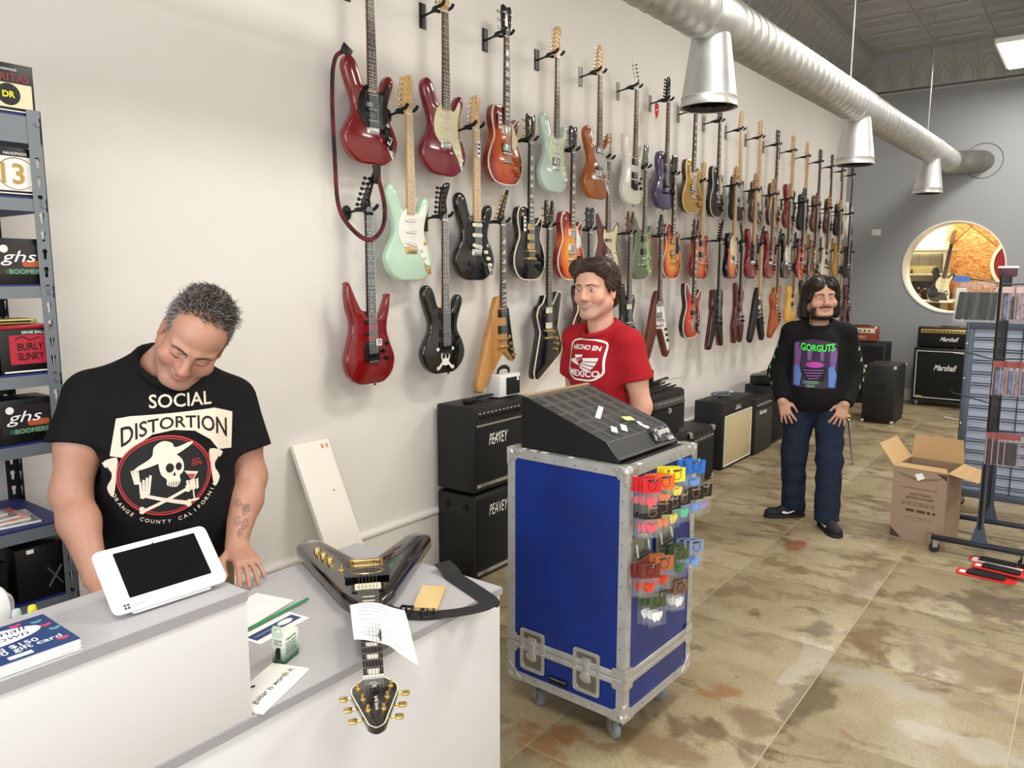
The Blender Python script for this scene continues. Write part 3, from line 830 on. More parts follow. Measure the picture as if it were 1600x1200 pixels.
def make_guitar(name, label, loc, group, shape='strat', body='black', guard=None, gshape=None, pk=('s', 's', 's'), br='trem', head='fender', headcol=None, board='rosewood', neck='maple',
                inlay='dot', hw='chrome', knobs=3, bind=False, knobcol=None, thick=1.0, rz=0.0, tilt=0.0, tagz=None, scale=0.648, sidecol=None, skull=False, pkpos=None, jack=True, locknut=False, cat='electric guitar'):
    t = thing(name, label, cat, loc, rz, group, rot=(0.0, tilt, rz))
    bm_ = GM[body]
    out = OUT[shape]
    b0, b1 = BF, BF + .044 * thick
    if sidecol:
        me = gmesh(('b2', shape, body, sidecol, thick), lambda: MB().prism(inset(out, -.001), b0 + .003, b1, bz, b=.004).mesh('body', GM[sidecol]))
        o = obj('body', me, t)
        obj('top', gmesh(('bt', shape, body), lambda: MB().prism(inset(out, .001), b0, b0 + .006, bz, b=.002).mesh('top', bm_)), t)
    else:
        o = obj('body', gmesh(('b', shape, body, thick), lambda: MB().prism(out, b0, b1, bz, b=.002 if bind else .011).mesh('body', bm_, angle=50)), t)
    if bind:
        def fb():
            mb = MB(); a = inset(out, -.0012); c = inset(out, .004); n = len(out)
            vs = [bz(u, v, b0 + .006) for u, v in a] + [bz(u, v, b0 - .0008) for u, v in a] + [bz(u, v, b0 - .0008) for u, v in c] + [bz(u, v, b0 + .001) for u, v in c]
            return mb.add(vs, [(r * n + k, r * n + (k + 1) % n, (r + 1) * n + (k + 1) % n, (r + 1) * n + k) for r in range(3) for k in range(n)]).mesh('binding', BIND)
        obj('binding', gmesh(('bi', shape), fb), t)
    if guard:
        gs = gshape or shape
        y0 = b0 - (.008 if gs == 'lp' else .0005)
        obj('pickguard', gmesh(('pg', gs, guard, y0), lambda: MB().prism(PG[gs], y0 + .001, y0 - .0025, bz, b=.0006).mesh('pickguard', GUARD[guard])), t)
    # neck and fretboard
    Lf = scale * (1 - 2 ** (-22.3 / 12))
    hc = WOOD[neck]
    def fneck():
        mb = MB(); n = 9; vs = []
        for i in range(9):
            q = i / 8; z = -q * (Lf + .01); wd = .0205 + .007 * q; dp = .015 + .004 * q
            if i == 8: dp = .022
            for k in range(n):
                a = PI * k / (n - 1)
                vs.append((wd * math.cos(a), BF - .004 + dp * math.sin(a) ** .8, z))
        fs = [(i * n + k, i * n + k + 1, (i + 1) * n + k + 1, (i + 1) * n + k) for i in range(8) for k in range(n - 1)]
        fs += [(i * n, (i + 1) * n, (i + 1) * n + n - 1, i * n + n - 1) for i in range(8)] + [tuple(range(n)), tuple(8 * n + k for k in range(n))]
        return mb.add(vs, fs).mesh('neck', hc, angle=60)
    obj('neck', gmesh(('n', neck, scale), fneck), t)
    fbw = lambda z: .021 + .0072 * (-z / Lf)
    fbo = obj('fretboard', gmesh(('f', board, scale), lambda: MB().prism([(-.021, 0), (.021, 0), (.0282, -Lf), (-.0282, -Lf)], BF - .003, BF - .010, XZ, b=.001).mesh('fretboard', WOOD[board])), t)
    def ffret():
        mb = MB()
        for i in range(1, 23):
            z = -scale * (1 - 2 ** (-i / 12)); w_ = fbw(z)
            mb.box((0, BF - .0105, z), (2 * w_, .0018, .0022))
        return mb.mesh('frets', FRET, smooth=False)
    obj('frets', gmesh(('fr', scale), ffret), fbo)['kind'] = 'stuff'
    def finl():
        mb = MB()
        for i in (3, 5, 7, 9, 12, 15, 17, 19, 21) if inlay != 'blockfull' else (1, 3, 5, 7, 9, 12, 15, 17, 19):
            za, zb = -scale * (1 - 2 ** (-(i - 1) / 12)), -scale * (1 - 2 ** (-i / 12)); z = (za + zb) / 2; h = za - zb
            if inlay == 'dot':
                for s in ((0,) if i != 12 else (-.011, .011)): mb.cyl((s, BF - .0098, z), (s, BF - .0106, z), .0034, n=8)
            elif inlay == 'fin':
                w_ = fbw(z) * .8
                mb.prism([(-w_, z - h * .4), (w_, z - h * .4), (w_, z + h * .4)], BF - .0098, BF - .0106, XZ)
            else:
                w_ = fbw(z) * .62
                mb.prism([(-w_, z - h * .33), (w_, z - h * .33), (w_ * .9, z + h * .33), (-w_ * .9, z + h * .33)], BF - .0098, BF - .0106, XZ)
        return mb.mesh('inlays', PEARL, smooth=False)
    if not (board == 'maple' and inlay == 'dot'):
        obj('inlays', gmesh(('in', inlay, scale), finl), fbo)['kind'] = 'stuff'
    else:
        obj('inlays', gmesh(('inm', scale), lambda: (lambda m_: (m_.materials.clear(), m_.materials.append(BLACKPL), m_)[2])(finl())), fbo)['kind'] = 'stuff'
    obj('nut', gmesh('nut%d' % locknut, lambda: MB().rbox((0, BF - .008, .003), (.043, .010 if not locknut else .014, .006 if not locknut else .016), .001).mesh('nut', PEARL if not locknut else BLACKHW)), t)
    # headstock with tuners
    hm = {'black': GM['black'], 'white': GM['white'], 'maple': WOOD['maple'], None: WOOD[neck]}.get(headcol) or GM[headcol]
    hs = obj('headstock', gmesh(('h', head, headcol, neck), lambda: MB().prism(HEAD[head], BF - .006, BF + .008, XZ, b=.0015).mesh('headstock', [hm])), t)
    post = gmesh(('tp', hw), lambda: MB().lathe([(.006, .0), (.006, -.002), (.0033, -.003), (.0033, -.012), (.0, -.0122)], 10, (0, BF - .006, 0), axis='y').cyl((0, BF + .008, 0), (0, BF + .018, 0), .008, n=10).cyl((0, BF + .013, 0), (-.022, BF + .013, 0), .0025, n=6).prism(rrect(.018, .016, .005, 2, -.03, 0), BF + .010, BF + .016, XZ, b=.002).mesh('tuner', HW[hw]))
    if head in HALF33:
        for s in (-1, 1):
            for k in range(3):
                u = {'lp': .026 + .003 * k, 'arrow': .033 - .009 * k, 'fork': .028 + .003 * k}[head]
                o = obj('tuner', post, t, (s * u, 0, .042 + k * .042)); o.scale = (-s, 1, 1) if s > 0 else (1, 1, 1)
    else:
        rev = head == 'pointrev'
        for k in range(6):
            z = .042 + k * .0245
            u = -.021 + (.0165 * k * (.62 if head == 'point' or rev else .08))
            if head in ('fender', 'telehead', 'banana'): u = -.020 + .0032 * k
            o = obj('tuner', post, t, (-u if rev else u, 0, z))
            if rev: o.scale = (-1, 1, 1)
    # pickups
    if pkpos is None:
        pkpos = {3: (.30, .245, .185), 2: (.30, .205), 1: (.20,)}[len(pk)]
    for kd, b in zip(pk, pkpos):
        o = obj('pickup', gmesh(('pk', kd, hw), lambda: pickup_mesh(kd, hw)), t, (0, -.004 if guard and kd[0] == 's' else 0, b - NUTB))
        if kd[0] == 's' and b < .2: o.rotation_euler = (0, math.radians(10), 0)
    bb = NUTB - scale
    obj('bridge', gmesh(('br', br, hw), lambda: bridge_mesh(br, hw)), t, (0, 0, bb - NUTB - (.0 if br != 'floyd' else .01)))
    if br == 'tom':
        obj('tailpiece', gmesh(('tl', hw), lambda: tail_mesh(hw)), t, (0, 0, bb - NUTB - .045))
        send = bb - NUTB - .045
    else:
        send = bb - NUTB - .005
    def fstr():
        mb = MB()
        for k in range(6):
            a, c = -.0165 + k * .0066, -.026 + k * .0104
            mb.tube([(a, BF - .0125, .03 + .01 * abs(k - 2.5)), (a, BF - .0128, .003), (c, BF - .017, send)], .0007, 3)
        return mb.mesh('strings', STRING)
    obj('strings', gmesh(('st', scale, round(send, 3)), fstr), t)['kind'] = 'stuff'
    # knobs
    kc = knobcol or ('gold' if hw == 'gold' else 'chrome' if shape in ('tele',) else 'black')
    kmat = {'gold': GOLDHW, 'chrome': CHROME, 'black': BLACKPL, 'white': M('guard_white'), 'cream': PKCREAM, 'amber': M('amber_knob', (150, 96, 40), .25)}[kc]
    kme = gmesh(('kn', kc), lambda: MB().lathe([(.0, -.016), (.009, -.016), (.010, -.013), (.0115, -.002), (.0115, 0)], 14, (0, BF, 0), axis='y').mesh('knob', kmat))
    if shape in ('lp', 'semi'): ks = [(.085, .145), (.125, .125), (.085, .085), (.12, .065)][:knobs]
    elif shape == 'tele': ks = [(.108, .17), (.108, .135)]
    elif shape in ('vee',): ks = [(.105, .09), (.125, .045), (.145, .0)][:knobs]
    elif shape in ('explorer',): ks = [(.095, .12), (.105, .085), (.095, .05)][:knobs]
    elif shape in ('rhoads',): ks = [(.075, .12), (.09, .085), (.105, .05)][:knobs]
    elif shape in ('warrior', 'cross'): ks = [(.075, .13), (.09, .09), (.10, .05)][:knobs]
    else: ks = [(.072, .155), (.092, .12), (.108, .085)][:knobs]
    for u, b in ks: obj('knob', kme, t, (u, -.002 if guard else 0, b - NUTB))
    sw = {'lp': (-.078, .385), 'semi': (.12, .22)}.get(shape, (.098, .19) if shape not in ('vee', 'explorer', 'rhoads', 'warrior', 'cross') else (.07, .16))
    obj('switch', gmesh(('sw', hw), lambda: MB().lathe([(.012, 0), (.012, -.002), (.004, -.004), (.003, -.018), (.0, -.019)], 10, (0, BF, 0), axis='y').mesh('switch', HW[hw])), t, (sw[0], -.002 if guard else 0, sw[1] - NUTB))
    if jack and shape in ('strat', 'offset', 'tele'):
        obj('jack_plate', gmesh(('jk', hw), lambda: MB().prism(smooth_closed([(-.012, .03), (.0, .036), (.012, .026), (.014, -.02), (.0, -.034), (-.014, -.02)], 4), BF, BF - .004, XZ, b=.0015).cyl((0, BF - .003, -.004), (0, BF - .008, -.004), .006, n=10).mesh('jack_plate', HW[hw])), t, (.118, 0, .062 - NUTB), (0, math.radians(-28), 0))
    if shape not in ('vee', 'rhoads', 'explorer'):
        obj('strap_button', gmesh(('sbt', hw), lambda: MB().lathe([(.004, .004), (.004, -.006), (.008, -.010), (.0, -.011)], 10, axis='z').mesh('strap_button', HW[hw])), t, (min(out, key=lambda p: p[1])[0], 0, -NUTB - .001))
    if tagz:
        g = MB().prism(rrect(tagz[2], tagz[3], .003), 0, -.0012, XZ)
        o = g.build('price_tag', TAGW, t, (tagz[0], BF - (.013 if abs(tagz[0]) > .03 else .02), tagz[1] - NUTB), (0, tagz[4] if len(tagz) > 4 else 0, 0), smooth=False)
        for dz in (-.25, 0.05, .3):
            MB().box((0, -.002, dz * tagz[3]), (tagz[2] * .7, .0006, tagz[3] * .12)).build('print_line', BLACKPL, o)
    if skull:
        W_ = M('white_print', (235, 235, 230), .5)
        y = BF - .0012
        c = MB()
        for s in (-1, 1):
            c.prism([(s * -.055 + a, .135 - NUTB + b) for a, b in ((0, 0), (.012 * s, -.008), (.11 * s, -.10), (.10 * s, -.112))], BF + .001, y, XZ)
            c.prism(ellipse(.012, .010, 10, s * .056, .13 - NUTB), BF + .001, y, XZ)
            c.prism(ellipse(.012, .010, 10, s * .056, .03 - NUTB), BF + .001, y, XZ)
        c.build('crossbones_print', W_, t, smooth=False)
        s_ = MB().prism(smooth_closed([(-.034, .105), (-.028, .135), (0, .146), (.028, .135), (.034, .105), (.026, .085), (.02, .06), (-.02, .06), (-.026, .085)], 4), BF + .001, y - .0006, lambda u, v, w_: (u, w_, v - NUTB - .015))
        so = s_.build('skull_print', W_, t, smooth=False)
        e = MB()
        for s in (-1, 1): e.prism(ellipse(.010, .012, 12, s * .014, .09), y - .0004, y - .0011, lambda u, v, w_: (u, w_, v - NUTB))
        e.build('eye_print', BLACKPL, so, smooth=False)
    return t

GY = -0.135
def hanger(x, z, kind, label, GY):
    t = thing('guitar_hanger', label, 'hanger', (x, 0, z + .022), 0, 'guitar hangers on the white wall')
    mt = {'black': BLACKPL, 'wood': M('pale_wood_block', (216, 178, 122), .5), 'steel': M('grey_steel_plate', (120, 116, 108), .4, .8), 'oval': BLACKPL, 'darkwood': M('dark_wood_block', (70, 44, 28), .5)}[kind]
    if kind == 'oval': p = gmesh('hpo', lambda: MB().prism(ellipse(.026, .036, 20), 0, -.014, XZ, b=.004).mesh('wall_plate', mt))
    else: p = gmesh('hp' + kind, lambda: MB().prism(rrect(.048 if kind != 'steel' else .042, .125 if kind != 'oval' else .08, .004), 0, -.018 if 'wood' in kind else -.006, XZ, b=.002).mesh('wall_plate', mt))
    obj('wall_plate', p, t, (0, 0, -.01))
    obj('arm', gmesh(('harm', GY), lambda: MB().cyl((0, -.004, -.012), (0, GY + .055, 0), .006, n=8).cyl((0, GY + .065, 0), (0, GY + .03, 0), .009, n=8).mesh('arm', BLACKHW)), t)
    obj('yoke', gmesh(('hyoke', GY), lambda: MB().tube(smooth_open([(-.034, GY - .05, .022), (-.034, GY - .03, .004), (-.032, GY + .02, .0), (-.015, GY + .04, 0), (.015, GY + .04, 0), (.032, GY + .02, .0), (.034, GY - .03, .004), (.034, GY - .05, .022)], 4), .0085, 8).mesh('yoke', M('black_foam', (20, 20, 20), .7))), t)

R1, R2, R3 = 2.995, 2.455, 1.965
TOPROW, MIDROW, LOWROW = 'guitars in the top row on the wall', 'guitars in the middle row on the wall', 'guitars in the bottom row on the wall'
X1 = [2.57 + .5115 * k for k in range(18)]
X2 = [2.81, 3.325, 3.83, 4.295, 4.75, 5.295, 5.79, 6.365, 6.83, 7.34, 7.85, 8.36, 8.86, 9.35, 9.85, 10.35, 10.85]
X3 = [2.53, 3.06, 3.555, 4.03, 4.52, 5.08, 5.58, 6.09, 6.61, 7.14, 7.66, 8.19, 8.73, 9.22, 9.73, 10.22, 10.72, 11.15]
S = lambda **k: k
TOP = [
    ('ruby red double-cutaway guitar with black pickguard and strap, first of top row', S(body='ruby', guard='black', pk=('hb', 'sb', 'hb'), board='rosewood', tagz=(.095, .115, .022, .035, .5))),
    ('crimson double-cutaway guitar with cream pickguard in the top row', S(body='crimson', guard='cream', pk=('sc', 'sc', 'sc'), knobcol='cream')),
    ('cherry sunburst single-cutaway guitar with cream guard, top row', S(shape='lp', body='cherry', guard='cream', pk=('hr', 'h'), br='tom', head='lp', headcol='black', neck='mahogany', inlay='block', knobs=4, bind=True, knobcol='amber', scale=.628, tagz=(-.075, .34, .03, .085))),
    ('pale green double-cutaway guitar with mint pickguard, top row', S(body='seafoam2', guard='mint', pk=('s', 's', 'h'), knobcol='white', head='fender')),
    ('orange single-cutaway guitar with pearl pickguard, top row', S(shape='strat', body='orange', guard='pearl', gshape='wave', pk=('h', 'sb'), pkpos=(.32, .20), br='telebr', head='telehead', knobs=2, knobcol='chrome')),
    ('white sharp-horned guitar with reversed white headstock, top row', S(shape='super', body='white', pk=('hb', 'hb'), br='floyd', head='pointrev', headcol='white', board='ebony', hw='black', knobs=2, bind=False)),
    ('dark purple single-cutaway guitar with a red tag hanging, top row', S(shape='lp', body='purple', pk=('hb', 'hb'), br='tom', head='telehead', headcol='black', board='ebony', hw='black', guard='black', knobs=2, scale=.628)),
    ('gold-top single-cutaway guitar with cream rings, top row', S(shape='lp', body='gold', sidecol='walnut', pk=('hr', 'h'), br='tom', head='lp', headcol='black', neck='mahogany', inlay='block', knobs=4, bind=True, knobcol='amber', scale=.628, tagz=(-.075, .34, .022, .06))),
    ('satin black single-cutaway guitar with cream edge binding, top row', S(shape='lp', body='satin_black', pk=('h', 'h'), br='tom', head='lp', headcol='black', neck='blackneck', inlay='block', knobs=4, bind=True, knobcol='black', guard='cream', scale=.628)),
    ('black guitar with chrome guard beside satin black one, top row', S(shape='tele', body='satin_black', guard='pearl', pk=('h', 'sb'), pkpos=(.32, .18), br='telebr', head='telehead', board='maple')),
    ('walnut brown guitar with cream guard under a tan neck, top row', S(shape='tele', body='walnut', guard='cream', pk=('h', 'sb'), pkpos=(.32, .18), br='telebr', head='fender', board='maple')),
    ('honey sunburst single-cutaway guitar, twelfth along the top row', S(shape='lp', body='honey', pk=('h', 'h'), br='tom', head='lp', headcol='black', neck='blackneck', inlay='block', knobs=4, bind=True, scale=.628, guard='cream')),
    ('cherry red guitar behind a red-headed neck, top row', S(shape='strat', body='ruby', guard='black', pk=('sb', 'sb', 'sb'), board='maple')),
    ('black guitar with mixed chrome parts, fourteenth along the top row', S(shape='tele', body='satin_black', guard='black', pk=('h', 'sb'), pkpos=(.32, .18), br='telebr', head='telehead', board='maple')),
    ('dark brown single-cutaway guitar, fifteenth along the top row', S(shape='lp', body='brown', pk=('hb', 'hb'), br='tom', head='lp', headcol='black', neck='blackneck', knobs=4, scale=.628)),
    ('dark walnut guitar with rosewood neck, sixteenth along the top row', S(shape='lp', body='walnut', pk=('hb', 'hb'), br='tom', head='lp', headcol='black', neck='mahogany', knobs=4, scale=.628)),
    ('charcoal guitar, last but one of the top row', S(shape='tele', body='satin_black', pk=('hb', 'hb'), br='telebr', head='telehead', headcol='brown', neck='tan')),
    ('white guitar closing the top row by the grey wall', S(shape='strat', body='white', pk=('hb', 'hb'), br='tom', head='fender', headcol='walnut', neck='mahogany', scale=.628, hw='black')),
]
MID = [
    ('pale seafoam double-cutaway guitar with white pickguard, maple neck, middle row', S(body='seafoam', guard='white', pk=('s', 's', 's'), board='maple', hw='gold', knobcol='white')),
    ('glossy black double-cutaway guitar with maple neck, middle row', S(body='black', guard='black', pk=('sc', 'sc', 'sc'), board='maple', knobcol='cream', tagz=(0, .70, .026, .085))),
    ('black single-cutaway guitar with three gold pickups, middle row', S(shape='lp', body='black', pk=('h', 'h', 'h'), pkpos=(.315, .255, .20), br='tom', head='lp', headcol='black', neck='blackneck', board='ebony', inlay='block', hw='gold', knobs=4, bind=True, knobcol='black', scale=.628, tagz=(-.075, .33, .024, .085))),
    ('bright cherry sunburst single-cutaway guitar beside the red-shirted man, middle row', S(shape='lp', body='tobacco', pk=('hr', 'hr'), guard='white', br='tom', head='lp', headcol='black', neck='mahogany', inlay='block', knobs=4, bind=True, knobcol='black', scale=.628)),
    ('maroon double-cutaway guitar with wavy cream guard and pale sides, middle row', S(shape='offset', body='maroonfade', sidecol='white', guard='cream', gshape='wave', pk=('sb', 'h'), pkpos=(.27, .16), br='tom', head='fender', neck='tan', knobs=2, knobcol='cream')),
    ('olive green offset guitar with lime guard piece, middle row', S(shape='offset', body='green', guard='lime', gshape='half', pk=('hb', 'hb'), br='tom', head='fender', headcol='green', board='ebony', knobs=3, knobcol='chrome')),
    ('tobacco sunburst single-cutaway guitar with black guard, middle row', S(shape='lp', body='tobacco', guard='black', pk=('h', 'h'), br='tom', head='lp', headcol='black', neck='mahogany', inlay='block', knobs=4, bind=True, hw='gold', scale=.628)),
    ('amber sunburst two-pickup guitar with maple neck, middle row', S(shape='tele', body='cherrytop', pk=('hb', 'hb'), br='tom', head='telehead', board='maple', knobs=2, scale=.628)),
    ('three-tone sunburst guitar with cream guard and black sides, middle row', S(shape='tele', body='threetone', sidecol='black', guard='cream', pk=('s', 'sb'), pkpos=(.32, .18), br='telebr', head='telehead', board='maple', neck='tan')),
    ('glossy red double-cutaway guitar with black guard, tenth in the middle row', S(body='ruby', guard='black', pk=('sb', 'sb', 'sb'), board='maple', neck='tan', br='trem')),
    ('red double-cutaway guitar hanging between a red and a black one, middle row', S(body='ruby', pk=('hb', 'sb', 'sb'), board='rosewood', neck='tan')),
    ('black double-cutaway guitar with white guard, middle row', S(body='black', guard='white', pk=('s', 's', 's'), board='rosewood', neck='tan')),
    ('brick red single-cutaway guitar with white tag, middle row', S(shape='lp', body='redburst', sidecol='black', pk=('hb', 'hb'), br='tom', head='fork', headcol='black', neck='blackneck', knobs=4, scale=.628, tagz=(.08, .17, .03, .05))),
    ('brown carved-top single-cutaway guitar above the long-haired man, middle row', S(shape='lp', body='brown', pk=('hz', 'hz'), br='tom', head='lp', neck='mahogany', knobs=4, bind=True, scale=.628)),
    ('plain white guitar above the long-haired man, middle row', S(shape='super', body='white', pk=('hb', 'hb'), br='tom', head='lp', neck='tan', scale=.628, hw='black', knobs=2)),
    ('gold-brown double-cutaway guitar near the end of the middle row', S(shape='lp', body='gold', pk=('h', 'h'), br='tom', head='lp', neck='tan', knobs=4, scale=.628)),
    ('charcoal black guitar closing the middle row', S(shape='tele', body='satin_black', pk=('hb', 'hb'), br='tom', head='telehead', headcol='black', neck='blackneck', scale=.628)),
]
LOW = [
    ('ruby red sharp-horned guitar with black pointed headstock, first of bottom row', S(shape='super', body='ruby', pk=('sb', 'sb', 'hb'), br='floyd', head='point', headcol='black', neck='blackneck', board='ebony', hw='black', knobs=2, locknut=True, tagz=(.03, .20, .035, .032))),
    ('glossy black guitar with white skull and crossbones decal, bottom row', S(body='black', pk=('hb', 'hb'), pkpos=(.31, .215), br='floyd', head='banana', headcol='black', board='rosewood', hw='black', knobs=1, skull=True, jack=False)),
    ('natural wood long-winged pointed guitar, bottom row', S(shape='rhoads', body='natural', guard='black', gshape='half', pk=('hb', 'hb'), br='tom', head='point', headcol='black', board='ebony', inlay='fin', hw='gold', knobs=3, scale=.648)),
    ('black angular guitar with cream pickups and edge lines, bottom row', S(shape='explorer', body='black', pk=('hz', 'hz'), br='tom', head='fork', headcol='black', neck='blackneck', board='ebony', knobs=3, hw='gold', bind=True, scale=.628)),
    ('brown semi-hollow guitar with cream binding behind the red-shirted man', S(shape='semi', body='walnut', pk=('h', 'h'), br='tom', head='lp', headcol='black', neck='blackneck', board='ebony', knobs=4, bind=True, scale=.628)),
    ('black angular guitar hanging just right of the red-shirted man', S(shape='cross', body='black', pk=('hz', 'hb'), pkpos=(.29, .20), br='tom', head='fork', headcol='brown', neck='mahogany', knobs=2, scale=.628, thick=.9)),
    ('dark brown V-shaped guitar with white pickguard, bottom row', S(shape='vee', body='fadered', guard='white', pk=('h', 'h'), br='tom', head='arrow', headcol='black', neck='blackneck', board='rosewood', knobs=3, scale=.628)),
    ('orange-red offset guitar with cream edge lines and vibrato arm, bottom row', S(shape='offset', body='redburst', sidecol='black', bind=True, guard='black', gshape='half', pk=('sb', 'hb'), br='tailtrem', head='fork', headcol='walnut', neck='blackneck', inlay='block', knobs=2, knobcol='chrome')),
    ('black horned V-shaped guitar with red edge lines, bottom row', S(shape='warrior', body='satin_black', sidecol='darkred', pk=('hb', 'hb'), br='tom', head='point', headcol='black', neck='blackneck', board='ebony', hw='black', knobs=2, scale=.648, tagz=(.13, .06, .03, .04, .5))),
    ('dark red cross-shaped guitar between two black pointed guitars, bottom row', S(shape='cross', body='darkred', pk=('hb', 'hb'), br='tom', head='pointrev', headcol='black', neck='blackneck', board='ebony', knobs=2)),
    ('black V-shaped guitar with white-inlaid neck, bottom row', S(shape='vee', body='satin_black', pk=('hz', 'hz'), br='tom', head='point', headcol='black', board='maple', neck='maple', inlay='block', knobs=2)),
    ('amber wood angular guitar beside the long-haired man, bottom row', S(shape='explorer', body='amber', pk=('h', 'h'), br='tom', head='point', headcol='black', neck='tan', knobs=3, scale=.628)),
    ('butter yellow single-cutaway guitar beside the long-haired man, bottom row', S(shape='tele', body='yellow', pk=('hb', 'hb'), br='telebr', head='telehead', headcol='black', board='rosewood', knobs=2)),
    ('brown-necked guitar mostly hidden behind the long-haired man, bottom row, first hidden', S(shape='strat', body='walnut', pk=('hb', 'hb'), br='trem', neck='tan')),
    ('guitar with broad brown neck hidden behind the long-haired man, bottom row', S(shape='lp', body='brown', pk=('hb', 'hb'), br='tom', head='lp', headcol='black', neck='tan', scale=.628)),
    ('tan-necked guitar with body hidden behind the long-haired man, bottom row', S(shape='strat', body='black', pk=('sb', 'sb', 'sb'), neck='tan', board='maple')),
    ('black guitar with red price label, last but one of the bottom row', S(shape='strat', body='black', pk=('hb', 'hb'), br='tom', neck='tan', board='maple', head='telehead', scale=.628)),
    ('dark red pointed guitar closing the bottom row', S(shape='warrior', body='darkred', pk=('hb', 'hb'), br='tom', head='arrow', neck='mahogany', scale=.628)),
]
ORD = ['first', 'second', 'third', 'fourth', 'fifth', 'sixth', 'seventh', 'eighth', 'ninth', 'tenth', 'eleventh', 'twelfth', 'thirteenth', 'fourteenth', 'fifteenth', 'sixteenth', 'seventeenth', 'eighteenth']
HK = {('top', 0): 'black', ('mid', 0): 'oval', ('mid', 1): 'wood', ('low', 0): 'oval', ('low', 1): 'darkwood'}
for rn, rows_, xs, z, grp in (('top', TOP, X1, R1, TOPROW), ('mid', MID, X2, R2, MIDROW), ('low', LOW, X3, R3, LOWROW)):
    for k, (lab, spec) in enumerate(rows_):
        gy = -.235 if rn == 'mid' and k > 7 else -.2 if rn == 'low' and k > 6 else GY
        kind = HK.get((rn, k), 'black' if k < 6 and rn != 'top' else 'steel' if rn == 'top' and k > 3 else 'black')
        mats = {'black': 'black', 'oval': 'black oval', 'wood': 'pale wood', 'steel': 'grey steel', 'darkwood': 'dark wood'}[kind]
        hanger(xs[k], z, kind, '%s wall hanger holding the %s guitar of the %s row' % (mats, ORD[k], {'top': 'top', 'mid': 'middle', 'low': 'bottom'}[rn]), gy)
        rnd = random.Random(k * 7 + len(rn))
        make_guitar('electric_guitar', lab, (xs[k], gy + .004, z), grp, tilt=rnd.uniform(-.012, .012), rz=rnd.uniform(-.06, .06), **spec)
# strap on the first guitar, hanging down behind it in a long loop
t = thing('guitar_strap', 'black and red patterned strap hanging from the ruby red guitar', 'strap', (2.57, GY, 2.0))
STR = M('strap_red_black', (20, 10, 12), .7, var=(30, (120, 22, 32), .8, (1, 1, .35)))
pts = smooth_open([(-.135, -.015, .672), (-.165, .03, .64), (-.172, .05, .5), (-.16, .06, .2), (-.155, .05, .0), (-.13, .0, -.10), (-.07, -.05, -.155), (-.01, -.075, -.11), (.02, -.07, -.02), (.015, -.055, .08), (.005, -.02, .19)], 8)
MB().tube(pts, 1.0, 6, flat=(.011, .0015), upv=(1, .35, 0)).build('webbing', STR, t)
MB().rbox((-.135, -.012, .672), (.06, .006, .045), .003, R=Matrix.Rotation(.5, 3, 'Y')).build('leather_end', BLACKPL, t)
MB().rbox((.008, -.035, .15), (.045, .008, .09), .003).build('leather_end', BLACKPL, t)
# red pick-shaped tag hanging under the purple guitar's hanger
t = thing('hang_tag', 'red pick-shaped paper tag hanging beside the purple guitar neck', 'tag', (5.545, GY + .03, 2.93))
MB().prism(smooth_closed([(0, -.06), (.026, -.02), (.03, .03), (.015, .05), (-.015, .05), (-.03, .03), (-.026, -.02)], 4), 0, -.003, XZ).build('red_card', M('red_card', (196, 22, 34), .5), t)
MB().prism(rrect(.036, .10, .004, cy=-.10), .004, .006, XZ).build('clear_sleeve', M('clear_plastic', (225, 225, 225), .15, alpha=.45), t)
MB().tube([(0, 0, .05), (.02, .0, .1), (.06, 0, .12)], .0012, 4).build('string', BLACKPL, t)
MB().add([(-.02, -.0035, -.01), (.02, -.0035, .004), (.02, -.0035, .012), (-.02, -.0035, -.002)], [(0, 1, 2, 3)]).build('script_print', TAGW, t)

# ================================================================== counter
LAMW = M('white_laminate', (206, 206, 208), 0.38)
LAMG = M('grey_laminate', (176, 174, 176), 0.34)
EDGE = M('grey_edge_band', (146, 146, 150), 0.4)
CT, CF, CE, CB = 0.79, -1.60, 1.68, -0.98       # worktop height, front, right end, back
t = thing('counter_base', 'white panelled shop counter base under the grey worktop', 'counter', (0, 0, 0))
MB().rbox(((CE - 1.4) / 2, CF + 0.014, 0.385), (CE + 1.4 - 0.01, 0.018, 0.77), 0.001).build('front_panel', LAMW, t)
MB().rbox((CE - 0.014, (CF + CB) / 2 + 0.02, 0.385), (0.018, CB - CF - 0.06, 0.77), 0.001).build('end_panel', LAMW, t)
MB().rbox((-1.38, (CF + CB) / 2 + 0.02, 0.385), (0.018, CB - CF - 0.06, 0.77), 0.001).build('end_panel', LAMW, t)
t = thing('worktop', 'grey laminate lower worktop carrying the black V-shaped guitar', 'worktop', (0, 0, CT))
MB().box(((CE - 1.4) / 2, (CF + CB) / 2, -0.010), (CE + 1.4, CB - CF, 0.0195)).build('slab', LAMG, t)
for nm, c, d in (('edge_band', ((CE - 1.4) / 2, CF - 0.0005, -0.0101), (CE + 1.4, 0.0016, 0.020)), ('edge_band', (CE + 0.0003, (CF + CB) / 2, -0.0101), (0.0016, CB - CF, 0.020))):
    MB().box(c, d).build(nm, EDGE, t)
RE, RT, RB = 0.851, 1.06, -1.365                 # raised ledge: right end, top, back
t = thing('raised_ledge', 'raised white box ledge with grey top along counter front', 'ledge', (0, 0, CT + 0.0005))
hh = RT - CT - 0.0005
MB().rbox(((RE - 1.4) / 2, CF + 0.011, (hh - 0.02) / 2), (RE + 1.4 - 0.002, 0.018, hh - 0.02), 0.0008).build('front_panel', LAMW, t)
MB().rbox((RE - 0.011, (CF + RB) / 2, (hh - 0.02) / 2), (0.018, RB - CF - 0.042, hh - 0.02), 0.0008).build('end_panel', LAMW, t)
